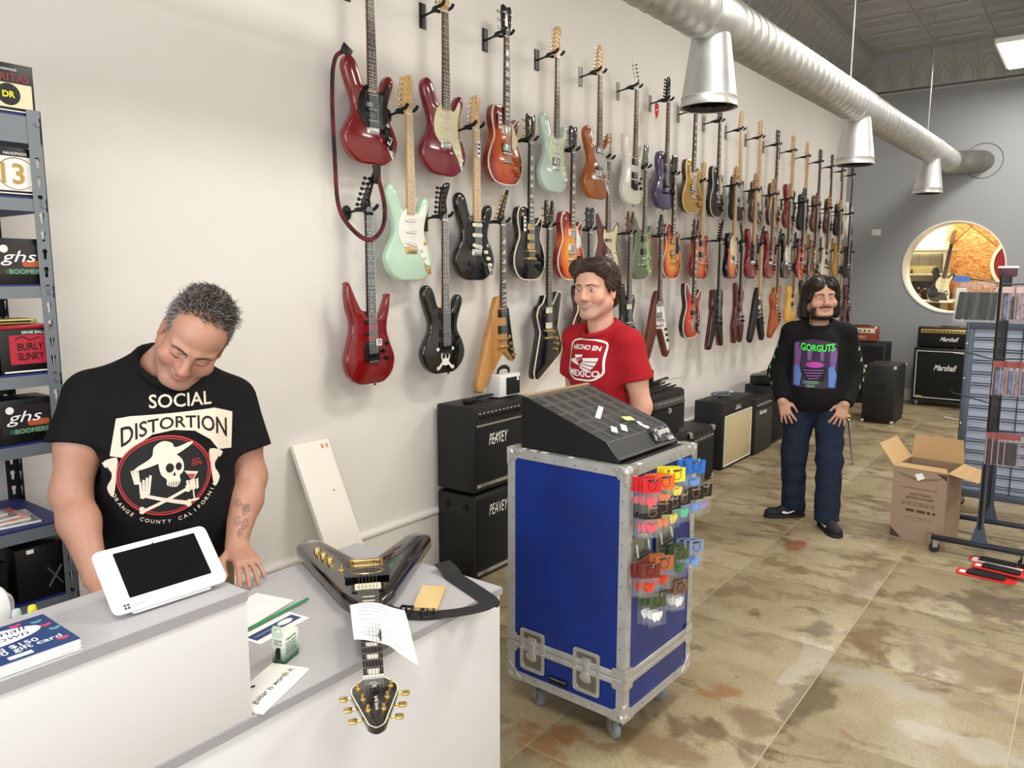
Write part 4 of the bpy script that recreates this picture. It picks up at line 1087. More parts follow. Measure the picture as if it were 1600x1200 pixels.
MB().rbox(((RE - 1.4) / 2, RB - 0.011, (hh - 0.02) / 2), (RE + 1.4 - 0.002, 0.018, hh - 0.02), 0.0008).build('back_panel', LAMW, t)
MB().box(((RE - 1.4) / 2, (CF + RB) / 2, hh - 0.010), (RE + 1.4, RB - CF, 0.0195)).build('top_slab', LAMG, t)
for c, d in ((((RE - 1.4) / 2, CF - 0.0005, hh - 0.0101), (RE + 1.4, 0.0016, 0.020)), ((RE + 0.0003, (CF + RB) / 2, hh - 0.0101), (0.0016, RB - CF, 0.020))):
    MB().box(c, d).build('edge_band', EDGE, t)

# payment terminal
t = thing('payment_terminal', 'white tablet payment terminal with black screen on the raised ledge', 'payment terminal', (0.735, -1.485, RT), math.radians(-3.5))
WPL = M('white_gloss_plastic', (238, 238, 238), 0.22)
th = math.radians(47)
def term(u, v, w_):   # u right, v up the face, w_ out of the face
    return (u, -0.062 + v * math.cos(th) - w_ * math.sin(th), 0.014 + v * math.sin(th) + w_ * math.cos(th))
PXY = lambda d: (lambda u, v: term(u, v, d))
mb = MB().prism(rrect(.222, .132, .016, 5, 0, .066), -.008, 0, term, b=.003)
mb.build('face_plate', WPL, t)
# wedge body behind the face
prof = [(-.058, .003), (.05, .003), (.062, .02), (.026, .104), (.016, .098), (-.052, .018)]
MB().prism(round_poly(prof, .006), -.078, .078, lambda u, v, w_: (w_, u, v), b=.006).build('wedge_body', M('white_plastic', (224, 224, 226), 0.35), t)
s_ = MB().prism(rrect(.160, .094, .002, 2, .004, .072), -.001, .0008, term).build('screen', M('black_glass', (6, 7, 12), 0.06), t)
lettering('Clover', .026, lambda u, v: term(u - .064, v + .0105, .0006), M('grey_print', (104, 106, 108), .5), t)
mb = MB()
for du, dv in ((-.003, -.003), (.003, -.003), (-.003, .003), (.003, .003)):
    mb.prism(rrect(.005, .005, .002, 2, -.086 + du, .0105 + dv), .0002, .0007, term)
mb.build('leaf_emblem', M('dark_grey_print', (70, 72, 74), .5), t)
MB().prism(ellipse(.0018, .0018, 10, .0, .1205), .0002, .0007, term).build('camera_dot', BLACKPL, t)

# stack of flyers
NAVY = M('navy_print', (34, 62, 110), 0.4)
t = thing('flyer_stack', 'stack of navy blue flyers on the raised ledge, topmost printed', 'flyers', (0.405, -1.515, RT), math.radians(-1))
for k in range(9):
    r = random.Random(k)
    MB().prism(rrect(.27, .15, .001, 1), k * .0022 + .0004, k * .0022 + .0024, XY).build('flyer_sheet', M('white_paper', (238, 238, 236), .6), t, (r.uniform(-.003, .003), r.uniform(-.003, .003), 0), (0, 0, r.uniform(-.012, .012)), smooth=False)
FT = 9 * .0022 + .0005
fo = MB().prism(rrect(.27, .15, .001, 1), FT - .0002, FT + .0008, XY).build('printed_flyer', NAVY, t, smooth=False)
pz = lambda d: (lambda u, v: (u, v, FT + .0009 + d))
MB().prism(ellipse(.100, .034, 36, .012, .026), FT + .0007, FT + .0011, XY).build('white_oval', M('white_paper'), fo, smooth=False)
for s, wd, x, y, kw, mt in (('Shop Small', .13, .03, .038, dict(shear=.25), NAVY), ('downtown', .12, .03, .018, dict(shear=.25), NAVY), ('Spend $150', .10, .04, -.024, dict(bold=.01), M('white_paper')),
                            ('Get a $50 gift card', .17, .035, -.040, dict(bold=.008), M('white_paper'))):
    lettering(s, wd, lambda u, v, x=x, y=y: (u + x, v + y, FT + .0013), mt, fo, **kw)
for (x, y, c) in ((.085, .06, 'r'), (.115, .05, 't'), (.12, .025, 'r'), (.125, 0, 't'), (.118, -.05, 'r'), (.05, .063, 't'), (-.12, -.03, 't'), (-.1, -.058, 'r')):
    MB().prism(smooth_closed([(x, y - .006), (x + .009, y), (x + .006, y + .005), (x, y + .002), (x - .006, y + .005), (x - .009, y)], 3), FT + .0007, FT + .0011, XY).build('leaf_print', M('pink_print', (206, 66, 92), .5) if c == 'r' else M('teal_print', (96, 150, 160), .5), fo, smooth=False)
MB().box((.05, -.062, FT + .001), (.035, .012, .0004)).build('info_box_print', M('white_paper'), fo)

# V-shaped guitar lying on the worktop
dn = Vector((-.657, -.753, 0)).normalized()
gx = Vector((dn.y, -dn.x, 0))
g = make_guitar('electric_guitar', 'glossy black V-shaped guitar with gold hardware lying on the worktop', (0, 0, 0), None, shape='vee', body='black', pk=('hz', 'hb'), pkpos=(.31, .205), br='tom', head='arrow', headcol='black',
                neck='blackneck', board='ebony', inlay='blockfull', hw='gold', knobs=3, scale=.628, knobcol='gold', guard=None)
Rm = Matrix((gx, -Vector((0, 0, 1)), dn)).transposed().to_4x4()
# local -y becomes up; lift the body so that its back rests on the worktop
g.matrix_world = Matrix.Translation((1.044, -1.749, CT + .0225)) @ Rm
hl = [o for o in g.children if o.name.startswith('headstock')][0]
MB().add([(x * 1.0, BF - .0064, z) for x, z in inset(HEAD['arrow'], .0005)] + [(x, BF - .0064, z) for x, z in inset(HEAD['arrow'], .0028)],
         [(k, (k + 1) % len(HEAD['arrow']), len(HEAD['arrow']) + (k + 1) % len(HEAD['arrow']), len(HEAD['arrow']) + k) for k in range(len(HEAD['arrow']))]).build('white_edge', BIND, hl)
lettering('Epi', .024, lambda u, v: (v, BF - .0066, .03 + u), TAGW, hl, shear=.3)
lettering('Andy James', .055, lambda u, v: (v - .002, BF - .0066, .10 + u), TAGW, hl, shear=.5)
cv = MB().prism(rrect(.13, .07, .006, 3, 0, .215 - NUTB), BF - .011, BF - .0145, XZ, b=.001).build('pickup_cover_card', M('dark_grey_card', (52, 52, 54), .35), g)
el = MB().tube([(.045 * math.cos(a * PI / 16), BF - .0150, .215 - NUTB + .022 * math.sin(a * PI / 16)) for a in range(32)], .0012, 4, closed=True).build('gold_ring_print', GOLDHW, cv)
# guitar strap of the lying guitar
t = thing('guitar_strap', 'plain black nylon strap trailing over the worktop beside V guitar', 'strap', (1.5, -1.5, CT))
NY = M('black_nylon', (22, 22, 26), 0.75, bump=(200, .2))
def ribbon(pts, wd, name, parent, mat, th_=.0014):
    P = smooth_open(pts, 6); mb = MB(); n = len(P); vs = []
    for i, p in enumerate(P):
        a, b = P[max(i - 1, 0)], P[min(i + 1, n - 1)]
        d = (b - a).normalized(); s_ = d.cross(Vector((0, 0, 1))).normalized() if abs(d.z) < .95 else Vector((1, 0, 0))
        for q in ((-1, 0), (1, 0), (1, th_), (-1, th_)): vs.append(p + s_ * wd / 2 * q[0] + Vector((0, 0, q[1])))
    fs = [(i * 4 + k, i * 4 + (k + 1) % 4, (i + 1) * 4 + (k + 1) % 4, (i + 1) * 4 + k) for i in range(n - 1) for k in range(4)] + [(0, 1, 2, 3), tuple((n - 1) * 4 + k for k in range(4))]
    return mb.add(vs, fs).build(name, mat, parent)
ribbon([(.175, .13, .022), (.165, .09, .012), (.15, .06, .003), (.125, -.01, .002), (.10, -.08, .002), (.075, -.135, .002), (.045, -.155, .003)], .058, 'webbing', t, NY)
ribbon([(.06, -.15, .005), (.02, -.148, .006), (-.03, -.118, .004), (-.07, -.085, .004), (-.105, -.05, .004), (-.13, .0, .006), (-.15, .03, .02)], .048, 'webbing', t, NY)
for i, (x, y, a) in enumerate(((-.09, -.062, -.7), (-.125, -.01, -1.1))):
    mb = MB()
    for c, d in (((-.016, 0, 0), (.005, .058, .007)), ((.016, 0, 0), (.005, .058, .007)), ((0, -.027, 0), (.034, .005, .007)), ((0, .027, 0), (.034, .005, .007)), ((0, 0, 0), (.005, .055, .006))):
        mb.rbox(c, d, .0015)
    mb.build('slider_buckle', BLACKPL, t, (x, y, .010 + .004 * i), (0, 0, a))
# receipt sheet draped over the neck
t = thing('repair_slip', 'creased white paper slip draped over the V guitar neck', 'paper', (0, 0, 0))
def slip(u, v):   # u 0..1 across, v 0..1 along the neck towards the head
    a = Vector((1.247, -1.442, 0)); b = Vector((1.34, -1.545, 0)); c = Vector((1.195, -1.735, 0)); d = Vector((1.122, -1.60, 0))
    p = (a * (1 - u) + b * u) * (1 - v) + (d * (1 - u) + c * u) * v
    p.z = CT + .0225 + .034 + .006 * math.sin(u * 5 + v) - .012 * max(0, u - .55) * 6 * (0.4 + v) + .004 * math.sin(v * 6)
    p.z = max(p.z, CT + .004)
    return p
mb = MB(); n = 14
vs = [slip(i / n, j / n) for j in range(n + 1) for i in range(n + 1)]
fs = [(j * (n + 1) + i, j * (n + 1) + i + 1, (j + 1) * (n + 1) + i + 1, (j + 1) * (n + 1) + i) for j in range(n) for i in range(n)]
mb.add(vs, fs).add([p + Vector((0, 0, -.0008)) for p in vs], fs)
mb.build('sheet', M('white_paper'), t)
rr = random.Random(3)
for k in range(9):
    v0 = .12 + .09 * k; u0 = .12 + rr.random() * .1; u1 = u0 + .3 + rr.random() * .4
    pp = [slip(u0 + (u1 - u0) * q / 8, v0) + Vector((0, 0, .0012 + .0006 * 0)) for q in range(9)]
    MB().tube(pp, .0005, 3).build('handwriting', M('blue_grey_ink', (160, 164, 180), .6), t)
# note pad
t = thing('note_pad', 'pale brown card pad lying inside the strap loop', 'note pad', (1.482, -1.50, CT), math.radians(33))
MB().rbox((0, 0, .007), (.145, .066, .012), .001).build('pages', M('pad_edge', (200, 170, 120), .7), t)
MB().prism(rrect(.147, .068, .002), .013, .0145, XY).build('cover', M('tan_card', (216, 188, 132), .6, var=(12, (204, 172, 116), .7)), t)
# small tuner box
t = thing('tuner_box', 'small green and white hang-tab tuner box on the worktop', 'box', (1.042, -1.452, CT), math.radians(20))
BOXM = bpy.data.materials.new('green_fade_card'); BOXM.use_nodes = True
nt = BOXM.node_tree; b = nt.nodes['Principled BSDF']; tc = nt.nodes.new('ShaderNodeTexCoord'); sx = nt.nodes.new('ShaderNodeSeparateXYZ'); rp = nt.nodes.new('ShaderNodeValToRGB')
nt.links.new(tc.outputs['Generated'], sx.inputs[0]); nt.links.new(sx.outputs[2], rp.inputs['Fac']); nt.links.new(rp.outputs['Color'], b.inputs['Base Color'])
rp.color_ramp.elements[0].color = K(22, 84, 52); rp.color_ramp.elements[0].position = .1
rp.color_ramp.elements[1].color = K(226, 236, 222); rp.color_ramp.elements[1].position = .75
MB().rbox((0, 0, .034), (.062, .030, .066), .0008).build('carton', BOXM, t)
MB().prism(round_poly([(-.016, .066), (.016, .066), (.016, .085), (.012, .094), (-.012, .094), (-.016, .085)], .003), -.031, -.030, lambda u, v, w_: (w_, u * .9, v), holes=[rrect(.016, .006, .003, 2, 0, .082)]).build('hang_tab', M('pale_green_card', (206, 226, 206), .5), t)
lettering('Features', .04, lambda u, v: (u, -.0153, v + .058), BLACKPL, t, bold=.01)
for k in range(5): MB().box((-.002, -.0152, .048 - k * .006), (.044 - .004 * (k % 2), .0003, .0022)).build('text_line', M('dark_green_print', (40, 70, 52), .6), t)
lettering('TONE', .022, lambda u, v: (-.0313, -u, v + .058), BLACKPL, t, bold=.02)
lettering('TECH', .022, lambda u, v: (-.0313, -u, v + .050), BLACKPL, t, bold=.02)
MB().prism(round_poly([(-.007, .012), (.007, .012), (.007, .03), (.003, .042), (-.007, .042)], .002), -.0316, -.0311, lambda u, v, w_: (w_, u, v)).build('tuner_picture', BLACKPL, t)
# printed sign plate lying at the counter edge
t = thing('sign_plate', 'white printed plate lying at the worktop edge below tuner box', 'sign', (.935, -1.532, CT), math.radians(22))
MB().rbox((0, 0, .004), (.185, .095, .007), .001).build('plate', M('white_card', (240, 238, 230), .5), t)
lettering('guitar is worth it.', .155, lambda u, v: (u + .004, v - .012, .0082), BLACKPL, t, shear=.15)
mb = MB()
mb.tube(smooth_open([(-.085, .005, .0082), (-.06, .030, .0082), (-.045, .016, .0082), (-.03, .034, .0082), (-.01, .026, .0082)], 6), .0026, 5, flat=None)
mb.build('swirl_logo', BLACKPL, t)
# clear bag with a green zip, and a blue and white card under it
t = thing('info_card', 'white card with a blue band beside the raised ledge', 'card', (1.125, -1.295, CT), math.radians(8))
MB().prism(rrect(.17, .075, .002), .0004, .0014, XY).build('card', M('white_paper'), t)
MB().box((.0, .0, .0016), (.15, .035, .0006)).build('blue_band', NAVY, t)
MB().prism(ellipse(.024, .012, 20, .035, 0), .0018, .0022, XY).build('white_oval', M('white_paper'), t)
lettering('Downtown Rewards', .06, lambda u, v: (u - .035, v, .0022), M('white_paper'), t)
t = thing('zip_bag', 'clear plastic bag with green zip strip by the cashier hand', 'bag', (1.16, -1.165, CT), math.radians(8))
n = 10
vs = [(-.11 + .22 * i / n, -.085 + .17 * j / n, .005 + .006 * math.sin(i * 1.3) * math.sin(j * 1.1)) for j in range(n + 1) for i in range(n + 1)]
fs = [(j * (n + 1) + i, j * (n + 1) + i + 1, (j + 1) * (n + 1) + i + 1, (j + 1) * (n + 1) + i) for j in range(n) for i in range(n)]
MB().add(vs, fs).add([(x, y, .001) for x, y, z in vs], fs).build('film', M('clear_film', (236, 236, 236), .12, alpha=.045, spec=.12), t)
MB().prism(rrect(.19, .13, .002), .002, .003, XY).build('receipt_sheet', M('white_paper'), t, (-.01, .005, 0), (0, 0, .12))
MB().rbox((0, -.083, .008), (.22, .009, .005), .002).build('zip_strip', M('green_plastic', (44, 140, 78), .35), t)
# pens in a tray and a card reader back at the left end
for i, (x, y, c, l) in enumerate((((.56, -1.345, (216, 208, 50), 'yellow capped marker behind the flyer stack')), (.535, -1.34, (176, 190, 186), 'grey capped marker behind the flyer stack'), (.60, -1.34, (120, 24, 34), 'dark red capped pen behind the flyer stack'), (.645, -1.338, (190, 30, 40), 'bright red capped pen behind the raised ledge'))):
    t = thing('marker_pen', l, 'pen', (x, y, CT), 0.0)
    hgt = .256 if i < 2 else .236
    MB().lathe([(.0, 0), (.007, .002), (.007, hgt - .05)], 12).build('barrel', M('pen_%d' % i, (60, 60, 62), .35), t)
    MB().lathe([(.008, hgt - .05), (.008, hgt + .012), (.006, hgt + .018), (.0, hgt + .019)], 12).build('cap', M('pencap_%d' % i, c, .35), t)
t = thing('pen_cup', 'tall black pen cup holding markers behind the raised ledge', 'pen cup', (.585, -1.338, CT))
MB().prism(rrect(.15, .04, .004), .0, .20, XY, holes=[rrect(.144, .034, .003)]).build('wall', BLACKPL, t)
MB().box((0, 0, .001), (.148, .038, .002)).build('bottom', BLACKPL, t)
t = thing('card_reader', 'white curved back of a screen stand at picture left edge', 'card reader', (.425, -1.235, CT))
MB().prism(round_poly([(-.02, .0), (.09, .0), (.095, .12), (.125, .26), (.115, .305), (.05, .32), (-.02, .32)], .03, 6), -.055, .055, lambda u, v, w_: (u, w_, v), b=.012).build('shell', WPL, t)
MB().rbox((-.023, 0, .2), (.004, .09, .18), .001).build('screen', M('black_glass'), t)
MB().tube(smooth_open([(.10, .0, .28), (.14, .01, .26), (.14, .02, .21), (.10, .02, .17)], 5), .004, 6).build('cable', M('cable_white', (190, 190, 180), .5), t)

# long white board leaning on the wall
t = thing('shelf_board', 'long white board leaning against the wall behind the worktop', 'board', (2.25, -.475, .0), rot=(math.radians(-26), 0, 0))
MB().rbox((0, .012, .51), (.205, .024, 1.0), .001).build('plank', M('white_melamine', (238, 232, 220), .45), t, (0, 0, .006))
for x in (.055, .085):
    MB().box((x, -.0008, 0.985), (.006, .001, .022)).build('red_mark', M('red_orange_print', (206, 92, 60), .6), t)
MB().box((.07, -.0006, .985), (.022, .0008, .018)).build('sticker', M('pale_sticker', (232, 214, 196), .6), t)
MB().cyl((.04, .0, .77), (.04, -.0012, .77), .004, n=10).build('screw_hole', BLACKPL, t)

# ------------------------------------------------------------------ metal shelving with string boxes
GREYST = M('grey_shelf_steel', (118, 124, 130), 0.45, 0.3)
BLUEB = M('blue_shelf_board', (26, 36, 96), 0.5)
SX, SYF, SYB = 1.03, -.42, -.03
t = thing('metal_shelving', 'grey slotted steel shelving with blue shelf boards beside the cashier', 'shelving', (SX, 0, 0))
def slotted_post(sgn_x, sgn_y):
    mb = MB()
    key = [(-.004, -.016), (.004, -.016), (.0045, 0), (.0075, .006), (.0045, .014), (-.0045, .014), (-.0075, .006), (-.0045, 0)]
    for axis in (0, 1):
        hs = []
        z = .08
        while z < 2.03:
            hs.append([(.019 + a, z + b) for a, b in key]); z += .052
        f = (lambda u, v, w_: (sgn_x * u, sgn_y * w_, v)) if axis == 0 else (lambda u, v, w_: (sgn_x * w_, sgn_y * u, v))
        mb.prism([(0, 0), (.038, 0), (.038, 2.15), (0, 2.15)], 0, .002, f, holes=hs)
    return mb
for px, py, sx_, sy_, m_ in ((0, SYF, -1, 1, GREYST), (0, SYB, -1, -1, M('dark_shelf_steel', (40, 42, 46), .5, .3)), (-1.2, SYF, 1, 1, GREYST), (-1.2, SYB, 1, -1, GREYST)):
    slotted_post(sx_, sy_).build('post', m_, t, (px, py, 0), smooth=False)
LV = [2.13, 1.90, 1.65, 1.39, 1.185, .93, .70, .2]
for z in LV:
    hgt = .075 if z > 2 else .035
    MB().box((-.6, SYF + .004, z - hgt / 2), (1.19, .003, hgt)).box((-.6, SYF + .016, z - .004), (1.19, .024, .003)).box((-.6, SYB - .004, z - hgt / 2), (1.19, .003, hgt)).box((-.004, (SYF + SYB) / 2, z - hgt / 2), (.003, SYB - SYF, hgt)).build('beam', GREYST, t)
    MB().box((-.6, (SYF + SYB) / 2, z + .001), (1.18, SYB - SYF - .012, .010)).build('shelf_panel', BLUEB, t)
    MB().cyl((-.012, SYF - .001, z - .018), (-.012, SYF - .004, z - .018), .007, n=10).build('rivet', GREYST, t)
BZ = .0065
BLKC = M('black_card', (10, 10, 12), 0.4)
def string_box(x, zl, w_, h, label, face, name='string_box', dpt=.12, y=SYF + .012, topc=None):
    t = thing(name, label, 'box', (x, y, zl + BZ), 0, 'string boxes on the metal shelving')
    MB().rbox((0, dpt / 2, h / 2), (w_, dpt, h), .001).build('carton', BLKC, t)
    face(t, w_, h)
    return t
FZ = -.0012
fu = lambda cx, cz: (lambda u, v: (u + cx, FZ - .0006, v + cz))
def rect(t, name, cx, cz, w_, h, mat, d=0.0, r=.002):
    return MB().prism(rrect(w_, h, r, 2, cx, cz), .001, FZ - d, XZ).build(name, mat, t, smooth=False)
CRM = M('cream_print', (226, 206, 170), .5); YEL = M('yellow_print', (238, 214, 40), .5); WHT = M('white_print', (235, 235, 230), .5)
def f_dr(t, w_, h):
    rect(t, 'label_panel', 0, .048, w_ * .9, .066, CRM)
    MB().prism(ellipse(.030, .030, 28, .0, .05), 0, FZ - .0006, XZ).build('black_disc', BLKC, t, smooth=False)
    lettering('DR', .032, lambda u, v: (u, FZ - .0012, v + .05), YEL, t, bold=.03)
    lettering('VERITAS', w_ * .8, lambda u, v: (u, FZ - .0002, v + .096), M('red_brown_print', (150, 50, 56), .5), t)
    lettering('HANDMADE', .05, lambda u, v: (u, FZ - .0002, v + .118), WHT, t)
    rect(t, 'base_line', 0, .006, w_ * .92, .003, WHT)
    MB().box((0, .05, -.003), (w_ * 1.02, .11, .006)).build('blue_tray', M('blue_tray', (30, 46, 130), .5), t)
def f_13(t, w_, h):
    rect(t, 'label_panel', 0, .062, w_ * .93, .095, M('pale_print', (226, 222, 216), .5))
    MB().tube([(.05 * math.cos(a * PI / 16), FZ - .0008, .062 + .044 * math.sin(a * PI / 16)) for a in range(32)], .0012, 4, closed=True).build('string_coil', GOLDHW, t)
    lettering('13', .06, lambda u, v: (u - .01, FZ - .0010, v + .062), M('dull_gold_print', (170, 142, 76), .45), t, bold=.02)
    lettering('HANDMADE', .06, lambda u, v: (u, FZ - .0002, v + .118), WHT, t)
    rect(t, 'base_line', 0, .007, w_ * .92, .003, WHT)
def f_ghs(t, w_, h):
    rect(t, 'label_panel', 0, .07, w_ * .9, .085, M('dark_print', (44, 38, 40), .3))
    rect(t, 'orange_swoosh', .03, .058, .06, .018, M('burnt_orange_print', (170, 84, 40), .5), .0004, .008)
    lettering('ghs', .095, lambda u, v: (u - .008, FZ - .0010, v + .074), WHT, t, height=.042, shear=.3)
    rect(t, 'green_band', .01, .036, w_ * .78, .012, M('dark_green_band', (40, 84, 62), .5), .0004)
    lettering('BOOMERS', .09, lambda u, v: (u + .01, FZ - .0010, v + .036), M('pale_green_print', (130, 170, 140), .5), t)
    MB().prism(ellipse(.011, .011, 18, -.045, .10), 0, FZ - .0006, XZ).build('seal', M('pale_print'), t, smooth=False)
def f_ball(t, w_, h):
    rect(t, 'label_panel', .01, .07, w_ * .78, .085, M('red_print', (170, 34, 52), .4))
    MB().tube(smooth_open([(-.03, FZ - .001, .10), (-.01, FZ - .001, .108), (.01, FZ - .001, .098), (.035, FZ - .001, .106)], 5), .0014, 4).build('emblem', BLKC, t)
    lettering('BURLY', .07, lambda u, v: (u + .01, FZ - .0008, v + .078), BLKC, t, bold=.02, height=.022)
    lettering('SLINKY', .07, lambda u, v: (u + .01, FZ - .0008, v + .050), BLKC, t, bold=.02, height=.022)
    lettering('ERNIE BALL', .06, lambda u, v: (u + .02, FZ - .0004, v + .120), WHT, t)
    rect(t, 'base_line', 0, .006, w_ * .9, .004, WHT)
    MB().rbox((0, .05, h + .006), (w_ * 1.02, .11, .012), .004).build('red_pouch', M('red_foil', (150, 20, 34), .25), t)
def f_x(t, w_, h):
    for s in (-1, 1):
        MB().tube([(.02 * s + .03, FZ - .0006, .03), (-.02 * s + .03, FZ - .0006, .09)], .003, 5).build('cross_print', M('dim_grey_print', (80, 80, 80), .5), t)
    rect(t, 'price_sticker', -.035, h - .012, .02, .012, WHT)
string_box(.955, 2.13, .135, .135, 'black string box with yellow DR disc on the top shelf', f_dr)
string_box(.958, 1.90, .135, .135, 'white and gold string box numbered 13 on the second shelf', f_13)
string_box(.952, 1.65, .140, .130, 'black string box with white script lettering on the third shelf', f_ghs)
string_box(.80, 1.65, .140, .130, 'black string box at picture edge beside the script-lettered box', f_x)
string_box(.945, 1.39, .140, .130, 'red and black string box with red pouch on the fourth shelf', f_ball)
string_box(.80, 1.39, .13, .135, 'black string box at picture edge beside the red one', f_x)
string_box(.93, 1.185, .150, .130, 'open black string box with script lettering level with the cashier sleeve', f_ghs)
string_box(.77, 1.185, .15, .12, 'black string box at picture edge above the magazines', f_x)
string_box(.94, .70, .15, .165, 'black box with grey crossed lines on the low shelf', f_x)
string_box(.75, .70, .18, .14, 'plain black box on the low shelf behind the white stand', f_x)
t = thing('gold_pack', 'pale gold flat string pack lying on the red box', 'string pack', (.92, SYF + .02, 1.39 + BZ + .144))
MB().rbox((0, .05, .008), (.125, .10, .014), .003).build('sleeve', M('pale_gold_foil', (188, 170, 96), .35, .4), t)
MB().box((0, -.0006, .008), (.09, .001, .005)).build('print', BLKC, t)
for k in range(4):
    t = thing('magazine', ['lowest magazine of the pile on the blue shelf', 'second magazine from below in the pile on the blue shelf', 'third magazine from below in the pile on the blue shelf', 'topmost magazine of the pile on the blue shelf'][k], 'magazine', (.86 - .03 * k, SYF + .12 + .01 * k, .93 + BZ + .0005 + k * .0088), .1 * k - .1, 'magazines piled on the blue shelf')
    MB().rbox((0, 0, .004), (.2, .16, .0075), .001).build('pages', M('white_paper'), t)
    MB().prism(rrect(.2, .16, .001), .0077, .0083, XY).build('cover', M('magazine_cover_%d' % k, [(190, 186, 180), (210, 60, 50), (200, 198, 194), (120, 116, 110)][k], .35, var=(30, [(60, 56, 52), (240, 200, 190), (90, 90, 92), (220, 214, 206)][k], .8)), t)
t = thing('red_bag', 'clear bag of red picks standing at picture left edge', 'bag', (.72, SYF + .05, .93 + BZ))
MB().prism(smooth_closed([(-.05, 0), (.05, 0), (.055, .06), (.03, .13), (-.03, .13), (-.055, .06)], 4), 0, .03, XZ, b=.008).build('film', M('clear_film'), t)
MB().prism(smooth_closed([(-.04, .004), (.04, .004), (.044, .05), (.0, .07), (-.044, .05)], 4), .006, .024, XZ, b=.005).build('red_contents', M('red_picks', (176, 44, 36), .5), t)
MB().rbox((0, .015, .128), (.06, .006, .005), .001).build('green_seal', M('green_plastic'), t)

# ================================================================== blue road case
CLEARF = M('clear_film')
ALU = M('aluminium_edge', (192, 192, 190), 0.38, 0.55, var=(20, (172, 172, 170), .5))
STEELC = M('steel_corner', (204, 204, 200), 0.28, 0.7)
BLUE = M('blue_laminate', (13, 42, 118), 0.30, var=(5, (12, 34, 98), .8), bump=(160, .04))
CW, CDp, Z0, Z1 = .50, .52, .13, 1.04
t = thing('road_case', 'blue flight case with aluminium edges and ball corners on casters', 'flight case', (2.50, -1.452, 0), math.radians(-2.2))
case = t
cz = (Z0 + Z1) / 2
MB().box((0, 0, cz), (CW - .02, CDp - .02, Z1 - Z0 - .02)).build('core', M('case_core', (30, 26, 24), .7), t)
for nm, c, d in (('side_panel', (-CW / 2 + .006, 0, cz), (.008, CDp - .05, Z1 - Z0 - .05)), ('side_panel', (CW / 2 - .006, 0, cz), (.008, CDp - .05, Z1 - Z0 - .05)),
                 ('front_panel', (0, -CDp / 2 + .006, cz), (CW - .05, .008, Z1 - Z0 - .05)), ('back_panel', (0, CDp / 2 - .006, cz), (CW - .05, .008, Z1 - Z0 - .05)), ('top_panel', (0, 0, Z1 - .006), (CW - .05, CDp - .05, .008))):
    MB().box(c, d).build(nm, BLUE if nm != 'top_panel' else M('case_core'), t)
def rivets(pts, nrm, parent, r=.0035):
    mb = MB()
    for p in pts:
        p = Vector(p); n_ = Vector(nrm)
        mb.cyl(p, p + n_ * .0014, r, r * .6, n=8)
    o = mb.build('rivets', M('dark_rivet', (120, 118, 112), .35, .8), parent); o['kind'] = 'stuff'
def edge(p, q, ax1, ax2):
    """angle extrusion from p to q covering two faces"""
    p, q, a, b = Vector(p), Vector(q), Vector(ax1), Vector(ax2)
    W_, T_ = .034, .003
    prof = [(0, 0), (W_, 0), (W_, T_), (T_ + .004, T_ + .004), (T_, W_), (0, W_)]
    vs = [P + a * u + b * v for P in (p, q) for u, v in [(x - .002, y - .002) for x, y in prof]]
    mb = MB().add(vs, [(k, (k + 1) % 6, 6 + (k + 1) % 6, 6 + k) for k in range(6)] + [tuple(range(6)), tuple(range(6, 12))])
    o = mb.build('edge_extrusion', ALU, case)
    d = q - p; L_ = d.length; nn = max(3, int(L_ / .075))
    for nrm, along in ((-b, a), (-a, b)):
        rivets([p + d * ((k + .5) / nn) + along * .02 + nrm * .002 for k in range(nn)], nrm, o)
hx, hy = CW / 2, CDp / 2
for sx in (-1, 1):
    for sy in (-1, 1):
        edge((sx * hx, sy * hy, Z0), (sx * hx, sy * hy, Z1), (-sx, 0, 0), (0, -sy, 0))
    for z, s in ((Z0, 1), (Z1, -1)):
        edge((sx * hx, -hy, z), (sx * hx, hy, z), (-sx, 0, 0), (0, 0, s))
for sy in (-1, 1):
    for z, s in ((Z0, 1), (Z1, -1)):
        edge((-hx, sy * hy, z), (hx, sy * hy, z), (0, -sy, 0), (0, 0, s))
# ball corners: a rounded cap with three rounded ears
def ball_corner(sx, sy, sz):
    z = Z1 if sz > 0 else Z0
    mb = MB()
    c = Vector((sx * (hx - .012), sy * (hy - .012), z - sz * .012))
    mb.lathe([(0, -.022), (.011, -.019), (.019, -.011), (.022, 0), (.019, .011), (.011, .019), (0, .022)], 14, c)
    f1 = lambda u, v, w_: (sx * (hx + .0035 + w_), sy * (hy + .004 - u), z - sz * (v - .004))
    f2 = lambda u, v, w_: (sx * (hx + .004 - u), sy * (hy + .0035 + w_), z - sz * (v - .004))
    f3 = lambda u, v, w_: (sx * (hx + .004 - u), sy * (hy + .004 - v), z + sz * (.0035 + w_))
    ear = smooth_closed([(0, 0, 1), (.062, 0), (.066, .016), (.050, .026), (.044, .044), (.026, .050), (.016, .066), (0, .062, 1)], 4)
    for f in (f1, f2, f3): mb.prism(ear, -.004, .0012, f, b=.0008)
    o = mb.build('ball_corner', STEELC, case)
    mb = MB()
    for f in (f1, f2, f3):
        for u, v in ((.05, .012), (.012, .05), (.034, .034)):
            mb.add([f(u + .004 * math.cos(a), v + .004 * math.sin(a), .002) for a in np.linspace(0, 2 * PI, 8, False)] + [f(u, v, .0035)], [(k, (k + 1) % 8, 8) for k in range(8)])
    q = mb.build('rivets', STEELC, o); q['kind'] = 'stuff'
for sx in (-1, 1):
    for sy in (-1, 1):
        for sz in (-1, 1): ball_corner(sx, sy, sz)
